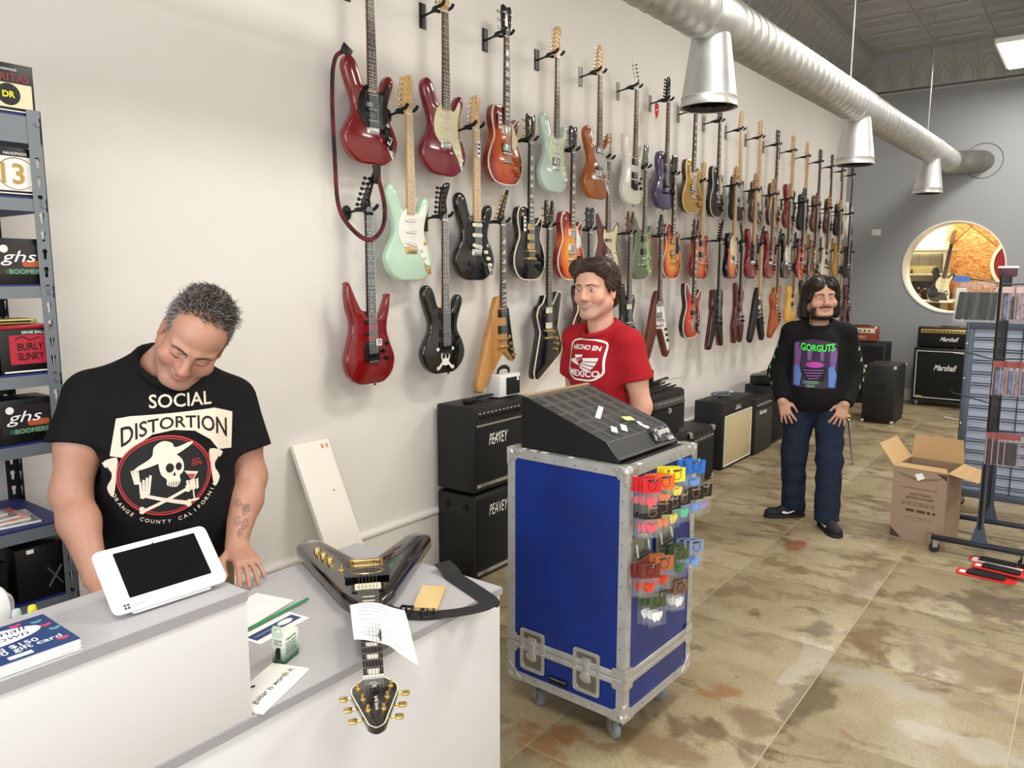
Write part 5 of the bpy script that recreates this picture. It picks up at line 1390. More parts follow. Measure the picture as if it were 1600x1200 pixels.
# lid seam band right round, low down
ZB = .285
for c, d in (((-hx - .002, 0, ZB), (.006, CDp - .02, .024)), ((hx + .002, 0, ZB), (.006, CDp - .02, .024)), ((0, -hy - .002, ZB), (CW - .02, .006, .024)), ((0, hy + .002, ZB), (CW - .02, .006, .024))):
    for dz in (-.013, .013):
        MB().rbox((c[0], c[1], c[2] + dz), d, .002).build('seam_band', ALU, t)
for sy in (-1, 1):
    for dz in (-.022, .022):
        MB().prism(rrect(.055, .034, .010, 3, 0, ZB + dz), -hx - .0052, -hx - .0066, lambda u, v, w_: (w_, sy * (hy - .02) + u, v)).build('seam_plate', STEELC, t)
        MB().prism(rrect(.055, .034, .010, 3, 0, ZB + dz), -hy - .0052, -hy - .0066, lambda u, v, w_: (-sy * (hx - .02) + u, w_, v)).build('seam_plate', STEELC, t)
# butterfly latches, recessed dishes
def latch(y):
    l = obj('butterfly_latch', MB().prism(rrect(.115, .165, .016, 4), -hx - .0075, -hx - .003, YZ, holes=[rrect(.088, .138, .012, 4)]).mesh('butterfly_latch', STEELC), t, (0, y, .268))
    MB().prism(rrect(.09, .14, .012, 4), -hx + .002, -hx - .0035, YZ).build('dish', M('dull_zinc', (150, 150, 142), .38, .9), l)
    MB().prism(rrect(.036, .036, .003, 2, 0, .035), -hx - .003, -hx - .007, YZ, b=.001).build('hook_plate', STEELC, l)
    MB().prism(smooth_closed([(-.026, -.008), (-.01, .014), (.01, .014), (.026, -.008), (.012, -.022), (-.012, -.022)], 4), -hx - .006, -hx - .013, YZ, b=.002).build('twist_wing', STEELC, l, (0, 0, -.015), (.25, 0, 0))
    MB().rbox((-hx - .007, 0, .012), (.008, .022, .045), .002).build('draw_bar', STEELC, l)
    q = MB()
    for u, v in ((-.05, .075), (.05, .075), (-.05, -.075), (.05, -.075), (-.051, 0), (.051, 0)): q.cyl((-hx - .007, u, v), (-hx - .0095, u, v), .004, .0025, n=8)
    q = q.build('rivets', STEELC, l); q['kind'] = 'stuff'
latch(.14); latch(-.105)
MB().rbox((-hx - .003, .022, .185), (.002, .085, .026), .0005).build('maker_plate', BLKC, t)
lettering('ROAD READY CASES', .07, lambda u, v: (-hx - .0045, .022 - u, v + .19), M('silver_print', (190, 190, 186), .4), t)
# recessed spring handles on the front (the face that carries the hooks)
for hxx in (-.16, .01):
    l = obj('recessed_handle', MB().prism(rrect(.135, .10, .014, 4), -hy - .006, -hy - .002, XZ, holes=[rrect(.11, .076, .01, 4)]).mesh('recessed_handle', M('dull_zinc')), t, (hxx, 0, .745))
    MB().prism(rrect(.112, .078, .01, 4), -hy + .003, -hy - .0025, XZ).build('dish', M('dark_zinc', (140, 140, 132), .4, .7), l)
    MB().tube([(-.04, -hy - .007, .02), (-.04, -hy - .013, -.022), (.04, -hy - .013, -.022), (.04, -hy - .007, .02)], .005, 6).build('bail', STEELC, l)
    MB().cyl((-.035, -hy - .014, -.022), (.035, -hy - .014, -.022), .008, n=10).build('rubber_grip', BLACKPL, l)
# base board and casters
MB().box((0, 0, Z0 - .012), (CW - .05, CDp - .05, .022)).build('base_board', M('dark_red_brown', (54, 24, 20), .6), t)
for sx in (-1, 1):
    for sy in (-1, 1):
        c = MB().prism(rrect(.06, .05, .004), Z0 - .023, Z0 - .027, XY).lathe([(.024, Z0 - .027), (.024, Z0 - .036)], 14).box((.022, 0, .068), (.003, .03, .07)).box((-.022, 0, .068), (.003, .03, .07)).build('caster', M('zinc', (170, 170, 166), .35, .9), t, (sx * .17, sy * .175, 0), (0, 0, .35 * sx + .2 * sy))
        MB().lathe([(.0, -.014), (.026, -.014), (.0345, -.009), (.035, 0), (.0345, .009), (.026, .014), (.0, .014)], 20, (0, 0, .0352), axis='x').build('wheel', M('grey_rubber', (120, 122, 124), .6), c)
# price stickers on the top rim
for k, (x, y, w_) in enumerate(((-hx + .012, .20, .03), (-hx + .012, .15, .03), (-hx + .012, .10, .03), (-hx + .010, -.02, .022), (-.17, -hy + .006, .022))):
    MB().prism(rrect(w_, .016, .005) if k < 3 else rrect(w_, .014, .001), Z1 + .0025, Z1 + .0035, lambda u, v, q, x=x, y=y, k=k: (x + (v if k < 4 else u), y + (u if k < 4 else v), q)).build('tape_dot', TAGW, t)

# hooks and packets on the case front. peg: x, z; packets hang on each
def packet_set(x, z, n, hdr, picks, label, big=1.0, dark=False, cols=None):
    y0 = -hy - .006
    h = MB().tube([(x, y0 + .006, z), (x, y0 - .062, z), (x, y0 - .070, z + .004), (x, y0 - .072, z + .018)], .0022, 6).cyl((x, y0 + .005, z), (x, y0 - .001, z), .009, n=10)
    h.build('peg_hook', CHROME, case)
    M4 = Matrix.Translation(case.location) @ Matrix.Rotation(case.rotation_euler[2], 4, 'Z')
    for k in range(n):
        r = random.Random(hash((round(x * 100), round(z * 100), k)) % 9999)
        wx = x + r.uniform(-.006, .006)
        p = M4 @ Vector((wx, y0 - .014 - k * (.044 / max(1, n - 1)) if n > 1 else y0 - .04, z))
        pk = thing('pick_packet', label + ', ' + (['outermost', 'second from outside', 'third from outside', 'innermost'][n - 1 - k] if k else 'innermost') + ' on its hook', 'packet', p, 0, 'packets hanging on the blue case', rot=(r.uniform(-.05, .05), r.uniform(-.05, .05), -.55 + r.uniform(-.2, .2)))
        W_, Hh = .072 * big, .108 * big
        MB().prism(round_poly([(-W_ / 2, -Hh), (W_ / 2, -Hh), (W_ / 2, .012), (-W_ / 2, .012)], .003), -.0015, .0015, XZ, b=.0007).build('clear_bag', CLEARF, pk)
        hm = M('header_' + hdr, HDR[hdr], .4)
        c = MB().prism(rrect(W_ * .96, Hh * .47, .002, 2, 0, .012 - Hh * .235), -.0022, -.0018, XZ).build('header_card', hm, pk, smooth=False)
        q = MB().tube([(.016 * big * math.cos(a * PI / 6), -.0027, .012 - Hh * .24 + .016 * big * math.sin(a * PI / 6)) for a in range(12)], .0012, 4, closed=True)
        q.add([(-.02 * big, -.0026, -.0), (.02 * big, -.0026, .0), (.02 * big, -.0026, .006), (-.02 * big, -.0026, .006)], [(0, 1, 2, 3)])
        q.build('card_print', M('print_dark', (40, 26, 26), .5) if not dark else M('print_tan', (150, 110, 80), .5), c)
        for i in range(3):
            MB().prism(smooth_closed([(0, -.016), (.013, .004), (.010, .012), (-.010, .012), (-.013, .004)], 3), -.003 + .0017 * i, -.0016 + .0017 * i, lambda u, v, w_: (u * big + (i - 1) * .010 * big, w_, v * big - Hh * .66 + r.uniform(-.005, .005)), b=.0003).build('pick', M('pick_' + picks, HDR[picks], .3), pk, rot=(0, r.uniform(-.04, .04), 0))
HDR = {'red': (206, 32, 40), 'orange': (232, 104, 36), 'yellow': (238, 218, 40), 'blue': (36, 108, 196), 'black': (22, 22, 24), 'pink': (214, 92, 104), 'paleorange': (220, 126, 84), 'paleyellow': (226, 206, 96), 'green': (96, 190, 150),
       'lilac': (150, 140, 186), 'sky': (110, 150, 210), 'camo': (70, 84, 56), 'camoblue': (120, 140, 170), 'camored': (110, 40, 34), 'camoorange': (170, 96, 56), 'white': (232, 232, 232), 'darkgreen': (60, 110, 66), 'brown': (112, 84, 60), 'rust': (196, 64, 40)}
for x, z, n, h_, p_, lab, big in (
        (-.205, 1.000, 4, 'red', 'pink', 'red-headed pick packet on the top left hook of case', 1), (-.115, .992, 3, 'orange', 'paleorange', 'orange-headed pick packet on the top row of case', 1),
        (-.03, 1.000, 4, 'yellow', 'paleyellow', 'yellow-headed pick packet on the top row of case', 1), (.12, 1.000, 4, 'blue', 'sky', 'blue-headed pick packet on the top right hook of case', 1),
        (-.20, .905, 4, 'black', 'pink', 'black-headed packet of pink picks, second row of case', .95), (-.125, .902, 2, 'black', 'paleorange', 'black-headed packet of orange picks, second row of case', .95), (-.045, .902, 2, 'black', 'paleyellow', 'black-headed packet of yellow picks, second row of case', .95),
        (.03, .900, 3, 'black', 'green', 'black-headed packet of mint green picks, second row of case', .95), (.125, .898, 2, 'black', 'sky', 'black-headed packet of blue picks, second row of case', .95), (.205, .892, 2, 'black', 'lilac', 'black-headed packet of lilac picks, second row of case', .95),
        (-.205, .700, 4, 'camored', 'rust', 'mottled red packet under the handles of case', 1), (-.105, .700, 4, 'camoorange', 'rust', 'mottled orange packet under the handles of case', 1.05),
        (.03, .698, 3, 'camo', 'darkgreen', 'mottled green packet under the handles of case', 1), (.145, .690, 3, 'camoblue', 'sky', 'mottled pale blue packet under the handles of case', 1),
        (-.14, .575, 3, 'camo', 'white', 'mottled packet of white picks on the lowest left hook', 1), (.03, .570, 4, 'brown', 'white', 'brown-headed packet of white picks on the lowest right hook', 1)):
    packet_set(x, z, n, h_, p_, lab, big, h_ == 'black')

# ------------------------------------------------------------------ pick display box on top of the case
t = thing('pick_display', 'black sloping pick display box with clear lid on the blue case', 'display box', (2.495, -1.447, Z1 + .0055), math.radians(-2.2)); t.scale = (.985, 1.01, 1.0)
SATB = M('satin_black_box', (9, 9, 11), .4)
prof = [(.215, 0), (.215, .185), (.205, .192), (-.152, .068), (-.205, .008), (-.205, 0)]
for s in (-1, 1):
    MB().prism(prof, s * .218, s * .212, lambda u, v, w_: (w_, u, v)).build('side_panel', SATB, t)
MB().prism([(.212, .004), (.212, .18), (.208, .18), (-.152, .058), (-.2, .006)], -.212, .212, lambda u, v, w_: (w_, u, v)).build('tray_core', M('dark_tray', (30, 29, 27), .6), t)
sl = math.atan2(.192 - .068, .205 + .152)
def slope(u, v, w_):   # u along x, v up the slope from the front, w_ out
    return (u, -.152 + v * math.cos(sl) - w_ * math.sin(sl), .060 + v * math.sin(sl) + w_ * math.cos(sl))
for i in range(7):
    x = -.21 + i * .42 / 6
    MB().prism([(x - .001, 0), (x + .001, 0), (x + .001, .372), (x - .001, .372)], -.004, .006, slope).build('divider', M('clear_divider', (112, 110, 106), .3), t)
for j in range(6):
    v = j * .372 / 5
    MB().prism([(-.21, v - .001), (.21, v - .001), (.21, v + .001), (-.21, v + .001)], -.004, .006, slope).build('divider', M('clear_divider'), t)
MB().prism([(-.214, -.002), (.214, -.002), (.214, .378), (-.214, .378)], .0075, .0095, slope).build('clear_lid', M('clear_acrylic', (120, 120, 120), .05, alpha=.10), t)
MB().prism([(-.216, .370), (.216, .370), (.216, .384), (-.216, .384)], -.008, .012, slope).build('back_rail', M('tan_edge', (150, 130, 100), .5), t)
fa = math.atan2(.068 - .008, .205 - .152)
def facet(u, v, w_):
    return (u, -.2055 + v * math.cos(fa) - w_ * math.sin(fa), .008 + v * math.sin(fa) + w_ * math.cos(fa))
MB().prism([(-.212, 0), (.212, 0), (.212, .08), (-.212, .08)], -.004, .0, facet).build('front_facet', M('front_black', (24, 23, 22), .4), t)
for v in (.006, .074):
    MB().prism([(-.205, v), (.205, v), (.205, v + .0015), (-.205, v + .0015)], 0, .0012, facet).build('trim_line', M('grey_line', (120, 118, 110), .4), t)
CHL = M('chrome_letter', (222, 222, 218), .3, .3)
lo = lettering('Jim', .055, lambda u, v: facet(u + .095, v + .042, .006), CHL, t, height=.034, shear=.3, bold=.03)
lettering('Dunlop', .105, lambda u, v: facet(u + .150, v + .052, .006), CHL, t, height=.034, shear=.3, bold=.03)
lettering('USA', .045, lambda u, v: facet(u + .178, v + .020, .006), CHL, t, height=.018, bold=.04)
MB().prism(round_poly([(.065, .02), (.20, .008), (.205, .03), (.205, .07), (.11, .072), (.065, .06)], .008), .0005, .0045, facet).build('logo_backing', BLACKPL, t)
for (u, v, a, w_, h, nm, mt) in ((-.01, .17, -1.08, .020, .135, 'paper_strip', TAGW), (.075, .09, -.3, .05, .03, 'yellow_note', M('pale_yellow_note', (232, 222, 140), .6)), (-.09, .05, -.9, .024, .05, 'torn_sticker', TAGW), (-.03, .045, -.9, .024, .055, 'torn_sticker', TAGW)):
    ca, sa = math.cos(a), math.sin(a)
    MB().prism([(u + p * ca - q * sa, v + p * sa + q * ca) for p, q in rrect(w_, h, .002, 1)], .0098, .0106, slope).build(nm, mt, t, smooth=False)
sb = MB().tube([slope(.055, .07, .012), slope(.075, .02, .016), facet(.085, .045, .014), facet(.088, .01, .012)], .004, 6).build('tuner_key', BLACKPL, t)
MB().prism([(.063, -.002), (.079, -.002), (.079, .05), (.063, .05)], .013, .018, slope).build('white_grip', TAGW, sb)

# ================================================================== amplifiers
TOLEX = M('black_tolex', (11, 11, 12), 0.5, bump=(260, .25))
GRILL = M('black_grille_cloth', (7, 7, 7), 0.9, bump=(400, .3))
BRASS = M('gold_panel', (200, 172, 104), .35, .6)
SILV = M('silver_strip', (196, 196, 190), .35, .8)
KNB = None
def knob_row(parent, n, x0, x1, z, y, mat=BLACKPL, r=.009, h=.012):
    me = MB().lathe([(0, -h), (r * .8, -h), (r, -h * .3), (r, 0)], 10, axis='y').mesh('control_knob', mat)
    for k in range(n):
        obj('control_knob', me, parent, (x0 + (x1 - x0) * k / max(1, n - 1), y, z))
def amp_box(name, label, loc, W_, D_, H_, rz=0, cat='amplifier', mat=None, edge_r=.012, feet=True, fh=.012):
    """cabinet with its front at local -y, origin at floor centre of the front"""
    t = thing(name, label, cat, loc, rz)
    z0 = fh if feet else 0
    MB().rbox((0, D_ / 2, z0 + (H_ - z0) / 2), (W_, D_, H_ - z0), edge_r).build('cabinet', mat or TOLEX, t)
    if feet:
        me = MB().cyl((0, 0, 0), (0, 0, fh + .004), .014, .018, n=10).mesh('foot', BLACKPL)
        for sx in (-1, 1):
            for y in (.04, D_ - .04): obj('foot', me, t, (sx * (W_ / 2 - .05), y, 0))
    return t
def grille(t, cx, cz, w_, h, mat=GRILL, y=0, frame=None):
    g = MB().rbox((cx, y - .001, cz), (w_, .006, h), .002).build('speaker_grille', mat, t)
    if frame:
        fr = MB(); p = [(cx - w_ / 2, y - .005, cz - h / 2), (cx + w_ / 2, y - .005, cz - h / 2), (cx + w_ / 2, y - .005, cz + h / 2), (cx - w_ / 2, y - .005, cz + h / 2)]
        for a in range(4): fr.tube([p[a], p[(a + 1) % 4]], .0045, 5)
        fr.build('piping', frame, g)
    return g
def logo(t, s, wd, x, z, y=-.006, mat=None, **k):
    lettering(s, wd, lambda u, v: (u + x, y, v + z), mat or M('white_logo', (236, 236, 232), .4), t, name='logo', **k)
# the two stacked combos by the counter
LX = 3.395
for k, (z, lab) in enumerate(((0.0, 'lower black speaker cabinet of the two stacked by the wall'), (.492, 'upper black combo amplifier stacked on the lower cabinet'))):
    t = amp_box('amplifier', lab, (LX, -.29, z), .55, .265, .487)
    if k:
        grille(t, 0, .215, .50, .30)
        MB().rbox((0, -.001, .425), (.50, .006, .075), .002).build('control_panel', M('dark_panel', (26, 26, 27), .35), t)
        MB().box((0, -.004, .382), (.50, .004, .010)).build('silver_strip', SILV, t)
        knob_row(t, 13, -.22, .20, .428, -.004)
        mb = MB()
        for q in range(13): mb.box((-.22 + q * .035, -.0046, .448), (.014, .001, .004))
        mb.build('panel_print', WHT, t)['kind'] = 'stuff'
        logo(t, 'PEAVEY', .17, -.06, .295, shear=.25, height=.062)
        MB().add([(-.15, -.0065, .265), (-.04, -.0065, .33), (-.045, -.0065, .318)], [(0, 1, 2)]).build('logo_bolt', M('white_logo'), t)
        MB().box((0, -.005, .048), (.50, .004, .018)).build('name_strip', SILV, t)
        lettering('BANDIT 112', .13, lambda u, v: (u - .15, -.0076, v + .048), BLACKPL, t)
        lettering('SERIES', .05, lambda u, v: (u + .12, -.0076, v + .048), BLACKPL, t)
        MB().tube(smooth_open([(-.11, .13, .486), (-.10, .13, .505), (0, .13, .512), (.10, .13, .505), (.11, .13, .486)], 4), 1.0, 6, flat=(.014, .006), upv=(0, 0, 1)).build('carry_handle', BLACKPL, t)
    else:
        grille(t, 0, .26, .50, .40)
        logo(t, 'PEAVEY', .17, -.06, .385, shear=.25, height=.062)
        MB().box((0, -.005, .040), (.50, .004, .020)).build('name_strip', SILV, t)
        lettering('112EX', .07, lambda u, v: (u - .19, -.0076, v + .040), BLACKPL, t)
        for (y, z_) in ((.06, .42), (.20, .42), (.06, .06), (.20, .06)):
            MB().lathe([(.020, 0), (.018, -.010), (.007, -.011), (.006, -.004), (0, -.004)], 14, (-.275, y, z_), axis='x').build('rubber_foot', BLACKPL, t)
# small white practice amp on top
t = amp_box('practice_amplifier', 'small white practice amplifier standing on the upper combo', (LX + .155, -.215, .492 + .4875), .20, .10, .135, 0, mat=M('white_tolex', (226, 224, 220), .5, bump=(260, .2)), edge_r=.006, fh=.006)
MB().rbox((0, -.001, .068), (.185, .004, .115), .002).build('white_bezel', M('white_plastic'), t)
grille(t, .022, .066, .128, .10, y=-.003)
lettering('ORANGE', .022, lambda u, v: (u - .005, -.0075, v + .108), M('grey_print'), t)
MB().box((.065, -.0075, .105), (.018, .001, .022)).build('price_tag', TAGW, t)
MB().tube(smooth_open([(-.05, .05, .132), (-.05, .05, .155), (-.02, .05, .172), (.02, .05, .172), (.05, .05, .155), (.05, .05, .132)], 5), 1.0, 6, flat=(.012, .003), upv=(0, 1, 0)).build('carry_strap', BLACKPL, t)
t = thing('power_adapter', 'small black adapter lying on top of the upper combo', 'adapter', (LX - .16, -.17, .492 + .4875))
MB().rbox((0, 0, .014), (.07, .045, .027), .005).build('body', BLACKPL, t)
MB().tube(smooth_open([(.03, 0, .01), (.07, .02, .004), (.10, .0, .004), (.13, .03, .004)], 5), .003, 6).build('lead', BLACKPL, t)
# stack near the red-shirted man
t = amp_box('speaker_cabinet', 'black cabinet carrying the modelling amplifier near blue case', (5.20, -.46, 0), .62, .30, .50, 0)
grille(t, 0, .25, .56, .42)
MB().rbox((.2, .1, .503), (.05, .05, .006), .002).build('white_label', TAGW, t)
t = amp_box('amplifier', 'black modelling combo with silver control strip, stacked beside red-shirted man', (5.18, -.45, .5065), .58, .27, .33, 0, edge_r=.03)
grille(t, 0, .12, .53, .18)
MB().rbox((0, .004, .255), (.50, .02, .075), .006, R=Matrix.Rotation(-.35, 3, 'X')).build('control_panel', M('grey_panel', (62, 62, 62), .35), t)
knob_row(t, 10, -.19, .18, .255, -.008, mat=M('silver_knob', (200, 200, 196), .3, .8), r=.008)
MB().tube([(.03 * math.cos(a * PI / 12), -.0065, .188 + .016 * math.sin(a * PI / 12)) for a in range(-8, 9)], .0025, 5).build('logo_ring', M('white_logo'), t)
lettering('LINE 6', .04, lambda u, v: (u, -.0065, v + .19), M('white_logo'), t)
t = thing('folded_stand', 'folded black guitar stands lying on the modelling combo', 'stand', (5.17, -.33, .8365))
for k in range(5):
    MB().cyl((-.27, -.08 + .04 * k, .012 + .004 * (k % 2)), (.24, -.06 + .045 * k, .018 + .006 * (k % 3)), .0075, n=8).build('tube', BLACKHW, t)
MB().rbox((-.22, .0, .03), (.05, .05, .06), .006).build('clamp', BLACKPL, t)
MB().rbox((.05, .02, .05), (.42, .03, .022), .006, R=Matrix.Rotation(-.06, 3, 'Y')).build('bar', BLACKPL, t)
MB().rbox((-.02, .02, .10), (.03, .04, .11), .006).build('cradle', BLACKPL, t)
MB().cyl((.05, -.03, .07), (.36, -.05, .062), .004, n=6).build('rod', CHROME, t)
t = thing('wood_plank', 'narrow brown wooden plank upright behind the red-shirted man', 'plank', (4.77, -.22, 0), .1)
MB().rbox((0, 0, .45), (.03, .16, .90), .002).build('board', M('varnished_wood', (166, 120, 66), .4, var=(4, (130, 88, 44), .8, (4, 4, .3))), t)
MB().box((.0155, 0, .45), (.002, .15, .88)).build('edge_tape', M('dark_tape', (70, 50, 30), .5), t)
t = amp_box('amplifier', 'small black combo amplifier on the floor before the cream-grilled one', (5.80, -.46, 0), .48, .27, .46, 0)
grille(t, 0, .18, .43, .30)
MB().rbox((0, -.001, .385), (.44, .006, .07), .002).build('control_panel', M('dark_panel'), t)
knob_row(t, 7, -.15, .18, .385, -.004, mat=M('silver_knob'))
for sx in (-1, 1):
    for z in (.03, .44): MB().rbox((sx * .225, .01, z), (.05, .04, .05), .012).build('corner_cap', M('chrome'), t)
t = amp_box('amplifier', 'large black combo amplifier with cream grille cloth', (6.65, -.43, 0), .70, .27, .60, 0)
grille(t, 0, .255, .64, .44, mat=M('cream_grille', (196, 180, 142), .8, bump=(500, .25), var=(60, (176, 160, 122), .5)), frame=M('white_piping', (232, 230, 222), .5))
logo(t, 'LINE 6', .12, -.02, .53)
MB().box((-.02, -.004, .512), (.13, .002, .004)).build('logo_bar', M('white_logo'), t)
MB().tube(smooth_open([(-.10, .14, .60), (-.09, .14, .615), (.09, .14, .615), (.10, .14, .60)], 4), 1.0, 6, flat=(.014, .005), upv=(0, 0, 1)).build('carry_handle', BLACKPL, t)
t = thing('coiled_cable', 'coiled grey-blue cable lying on the cream-grilled amplifier', 'cable', (6.55, -.30, .625))
pts = [((.10 + .012 * (a // 20)) * math.cos(a * PI / 10), .075 * math.sin(a * PI / 10), .008 + .004 * (a // 20)) for a in range(60)]
MB().tube(pts, .005, 6).build('coil', M('grey_blue_cable', (92, 106, 116), .45), t)
for k in (0, -1): MB().cyl(pts[k], (pts[k][0] + .04, pts[k][1] - .03, pts[k][2]), .007, n=8).build('plug', CHROME, t)
t = amp_box('amplifier', 'black combo amplifier with silver lettering beside the long-haired man', (7.27, -.45, 0), .50, .26, .54, 0)
grille(t, 0, .22, .46, .40, mat=M('dark_grey_grille', (52, 48, 42), .85, bump=(400, .3)))
MB().rbox((0, -.001, .475), (.46, .006, .07), .002).build('control_panel', M('dark_panel'), t)
knob_row(t, 9, -.2, .16, .475, -.004, mat=M('silver_knob'))
logo(t, 'Blackstar', .2, -.03, .40, bold=.02)
t = amp_box('speaker_cabinet', 'black grilled cabinet just behind the long-haired man', (7.83, -.42, 0), .52, .28, .60, 0)
grille(t, 0, .30, .48, .52)
t = thing('effects_case', 'black pedal case with silver hardware on the amplifiers by the wall', 'pedal case', (7.5, -.30, .604), .05)
MB().rbox((0, 0, .05), (.55, .20, .085), .008).build('shell', BLACKPL, t, (.33, 0, 0))
MB().prism(ellipse(.16, .09, 28), .095, .105, XY, b=.003).build('cymbal_disc', BLACKHW, t, (.10, 0, 0))
for x in (.30, .36, .42, .5): MB().rbox((x, -.02, .10), (.04, .07, .025), .005).build('pedal', M('silver_knob'), t)

# far end: half stack, bass cabinet, small head
t = amp_box('speaker_cabinet', 'big black speaker cabinet with white script on casters by grey wall', (11.12, -1.44, .0), .74, .36, .765, -PI / 2, fh=.075)
for o in list(t.children):
    if o.name.startswith('foot'): bpy.data.objects.remove(o)
for sx in (-1, 1):
    for y in (.05, .31):
        c = MB().box((0, 0, .066), (.05, .05, .012)).box((.016, 0, .05), (.003, .03, .04)).box((-.016, 0, .05), (.003, .03, .04)).build('caster', M('zinc'), t, (sx * .31, y, 0))
        MB().lathe([(0, -.012), (.026, -.012), (.028, 0), (.026, .012), (0, .012)], 16, (0, 0, .0285), axis='x').build('wheel', M('grey_rubber'), c)
grille(t, 0, .42, .67, .60, frame=M('white_piping'))
MB().box((0, -.0045, .40), (.66, .002, .006)).build('baffle_line', BLACKPL, t)
logo(t, 'Marshall', .26, .0, .515, shear=.45, height=.075, bold=.015)
MB().box((-.28, -.006, .135), (.08, .003, .018)).build('badge', BRASS, t)
t = amp_box('guitar_amplifier', 'black amplifier head with gold panel on the big script-lettered cabinet', (11.14, -1.44, .7655), .69, .23, .265, -PI / 2, fh=.012)
grille(t, 0, .10, .63, .15)
MB().rbox((0, -.002, .215), (.62, .006, .05), .002).build('control_panel', BRASS, t)
knob_row(t, 15, -.27, .27, .215, -.005, r=.010)
logo(t, 'Marshall', .21, .02, .115, shear=.45, height=.055, bold=.015)
MB().rbox((0, .11, .272), (.22, .03, .014), .005).build('carry_handle', BLACKPL, t)
t = amp_box('bass_cabinet', 'tall black bass cabinet with steel corners and side grip', (9.50, -1.0, 0), .335, .58, .665, -PI / 2 + .0, edge_r=.006, feet=False)
for sx in (-1, 1):
    for y in (.012, .568):
        for z in (.02, .645): MB().rbox((sx * .155, y, z), (.042, .042, .042), .016).build('corner_cap', STEELC, t)
g = MB().prism(rrect(.13, .12, .008, 3, .01, .40), .0, -.006, XZ, holes=[rrect(.10, .07, .006, 3, .01, .415)]).build('side_grip', M('black_metal', (28, 28, 28), .4), t)
MB().box((.01, .001, .415), (.10, .003, .07)).build('grip_recess', M('deep_black', (6, 6, 6), .7), g)
MB().rbox((.01, -.006, .355), (.10, .006, .014), .003).build('grip_bar', M('dark_grille'), g)
t = amp_box('speaker_cabinet', 'black speaker cabinet carrying the small orange-brown amplifier head', (10.9, -.50, 0), .56, .34, .815, -PI / 2)
grille(t, 0, .42, .5, .70)
t = amp_box('guitar_amplifier', 'small orange-brown amplifier head with cream panel on black cabinet', (10.91, -.45, .8155), .40, .18, .205, -PI / 2, mat=M('orange_brown_tolex', (140, 62, 34), .5, bump=(260, .2)))
MB().rbox((0, -.002, .15), (.36, .006, .06), .002).build('control_panel', M('cream_panel', (222, 214, 190), .4), t)
knob_row(t, 5, -.11, .11, .15, -.005, r=.013)
lettering('AMPEG', .15, lambda u, v: (u, -.004, v + .065), M('cream_panel'), t, name='logo')
for sx in (-1, 1): MB().rbox((sx * .185, .005, .19), (.035, .03, .035), .01).build('corner_cap', M('cream_panel'), t)
MB().rbox((0, .09, .212), (.2, .03, .014), .005).build('carry_handle', BLACKPL, t)

# ------------------------------------------------------------------ plywood chair behind the long-haired man
t = thing('plywood_chair', 'bent plywood chair with chrome legs behind the long-haired man', 'chair', (7.30, -.98, 0), math.radians(-60))
PLY = M('bent_plywood', (196, 150, 92), .35, var=(5, (176, 130, 76), .7, (4, 4, .4)))
def shell(name, prof, w0, w1):
    mb = MB(); P = smooth_open([(0, y, z) for y, z in prof], 6); n = len(P); vs = []
    for side in (0, .010):
        for i, p in enumerate(P):
            q = i / (n - 1); w_ = (w0 + (w1 - w0) * q) * (1 - .25 * max(0, q - .75) * 2)
            for k in range(9):
                u = -1 + k / 4
                vs.append((u * w_ / 2, p.y + side * .6 - .012 * (1 - u * u), p.z + side * .6))
    m = n * 9
    fs = []
    for i in range(n - 1):
        for k in range(8):
            a = i * 9 + k
            fs += [(a, a + 1, a + 10, a + 9), (m + a, m + a + 1, m + a + 10, m + a + 9)]
        fs += [(i * 9, i * 9 + 9, m + i * 9 + 9, m + i * 9), (i * 9 + 8, i * 9 + 17, m + i * 9 + 17, m + i * 9 + 8)]
    for k in range(8): fs += [(k, k + 1, m + k + 1, m + k), (m - 9 + k, m - 8 + k, 2 * m - 8 + k, 2 * m - 9 + k)]
    mb.add(vs, fs); mb.build(name, PLY, t)
shell('seat', [(-.20, .435), (-.1, .452), (.1, .445), (.2, .44)], .38, .40)
shell('backrest', [(.19, .46), (.225, .55), (.25, .68), (.275, .78)], .36, .40)
for sx in (-1, 1):
    for sy in (-1, 1):
        MB().tube([(sx * .12, sy * .12, .436), (sx * .18, sy * .18, .40), (sx * .22, sy * .24, .0)], .011, 8).build('leg', CHROME, t)
    MB().tube([(sx * .12, .12, .434), (sx * .12, .21, .47), (sx * .10, .235, .56)], .009, 8).build('back_strut', CHROME, t)

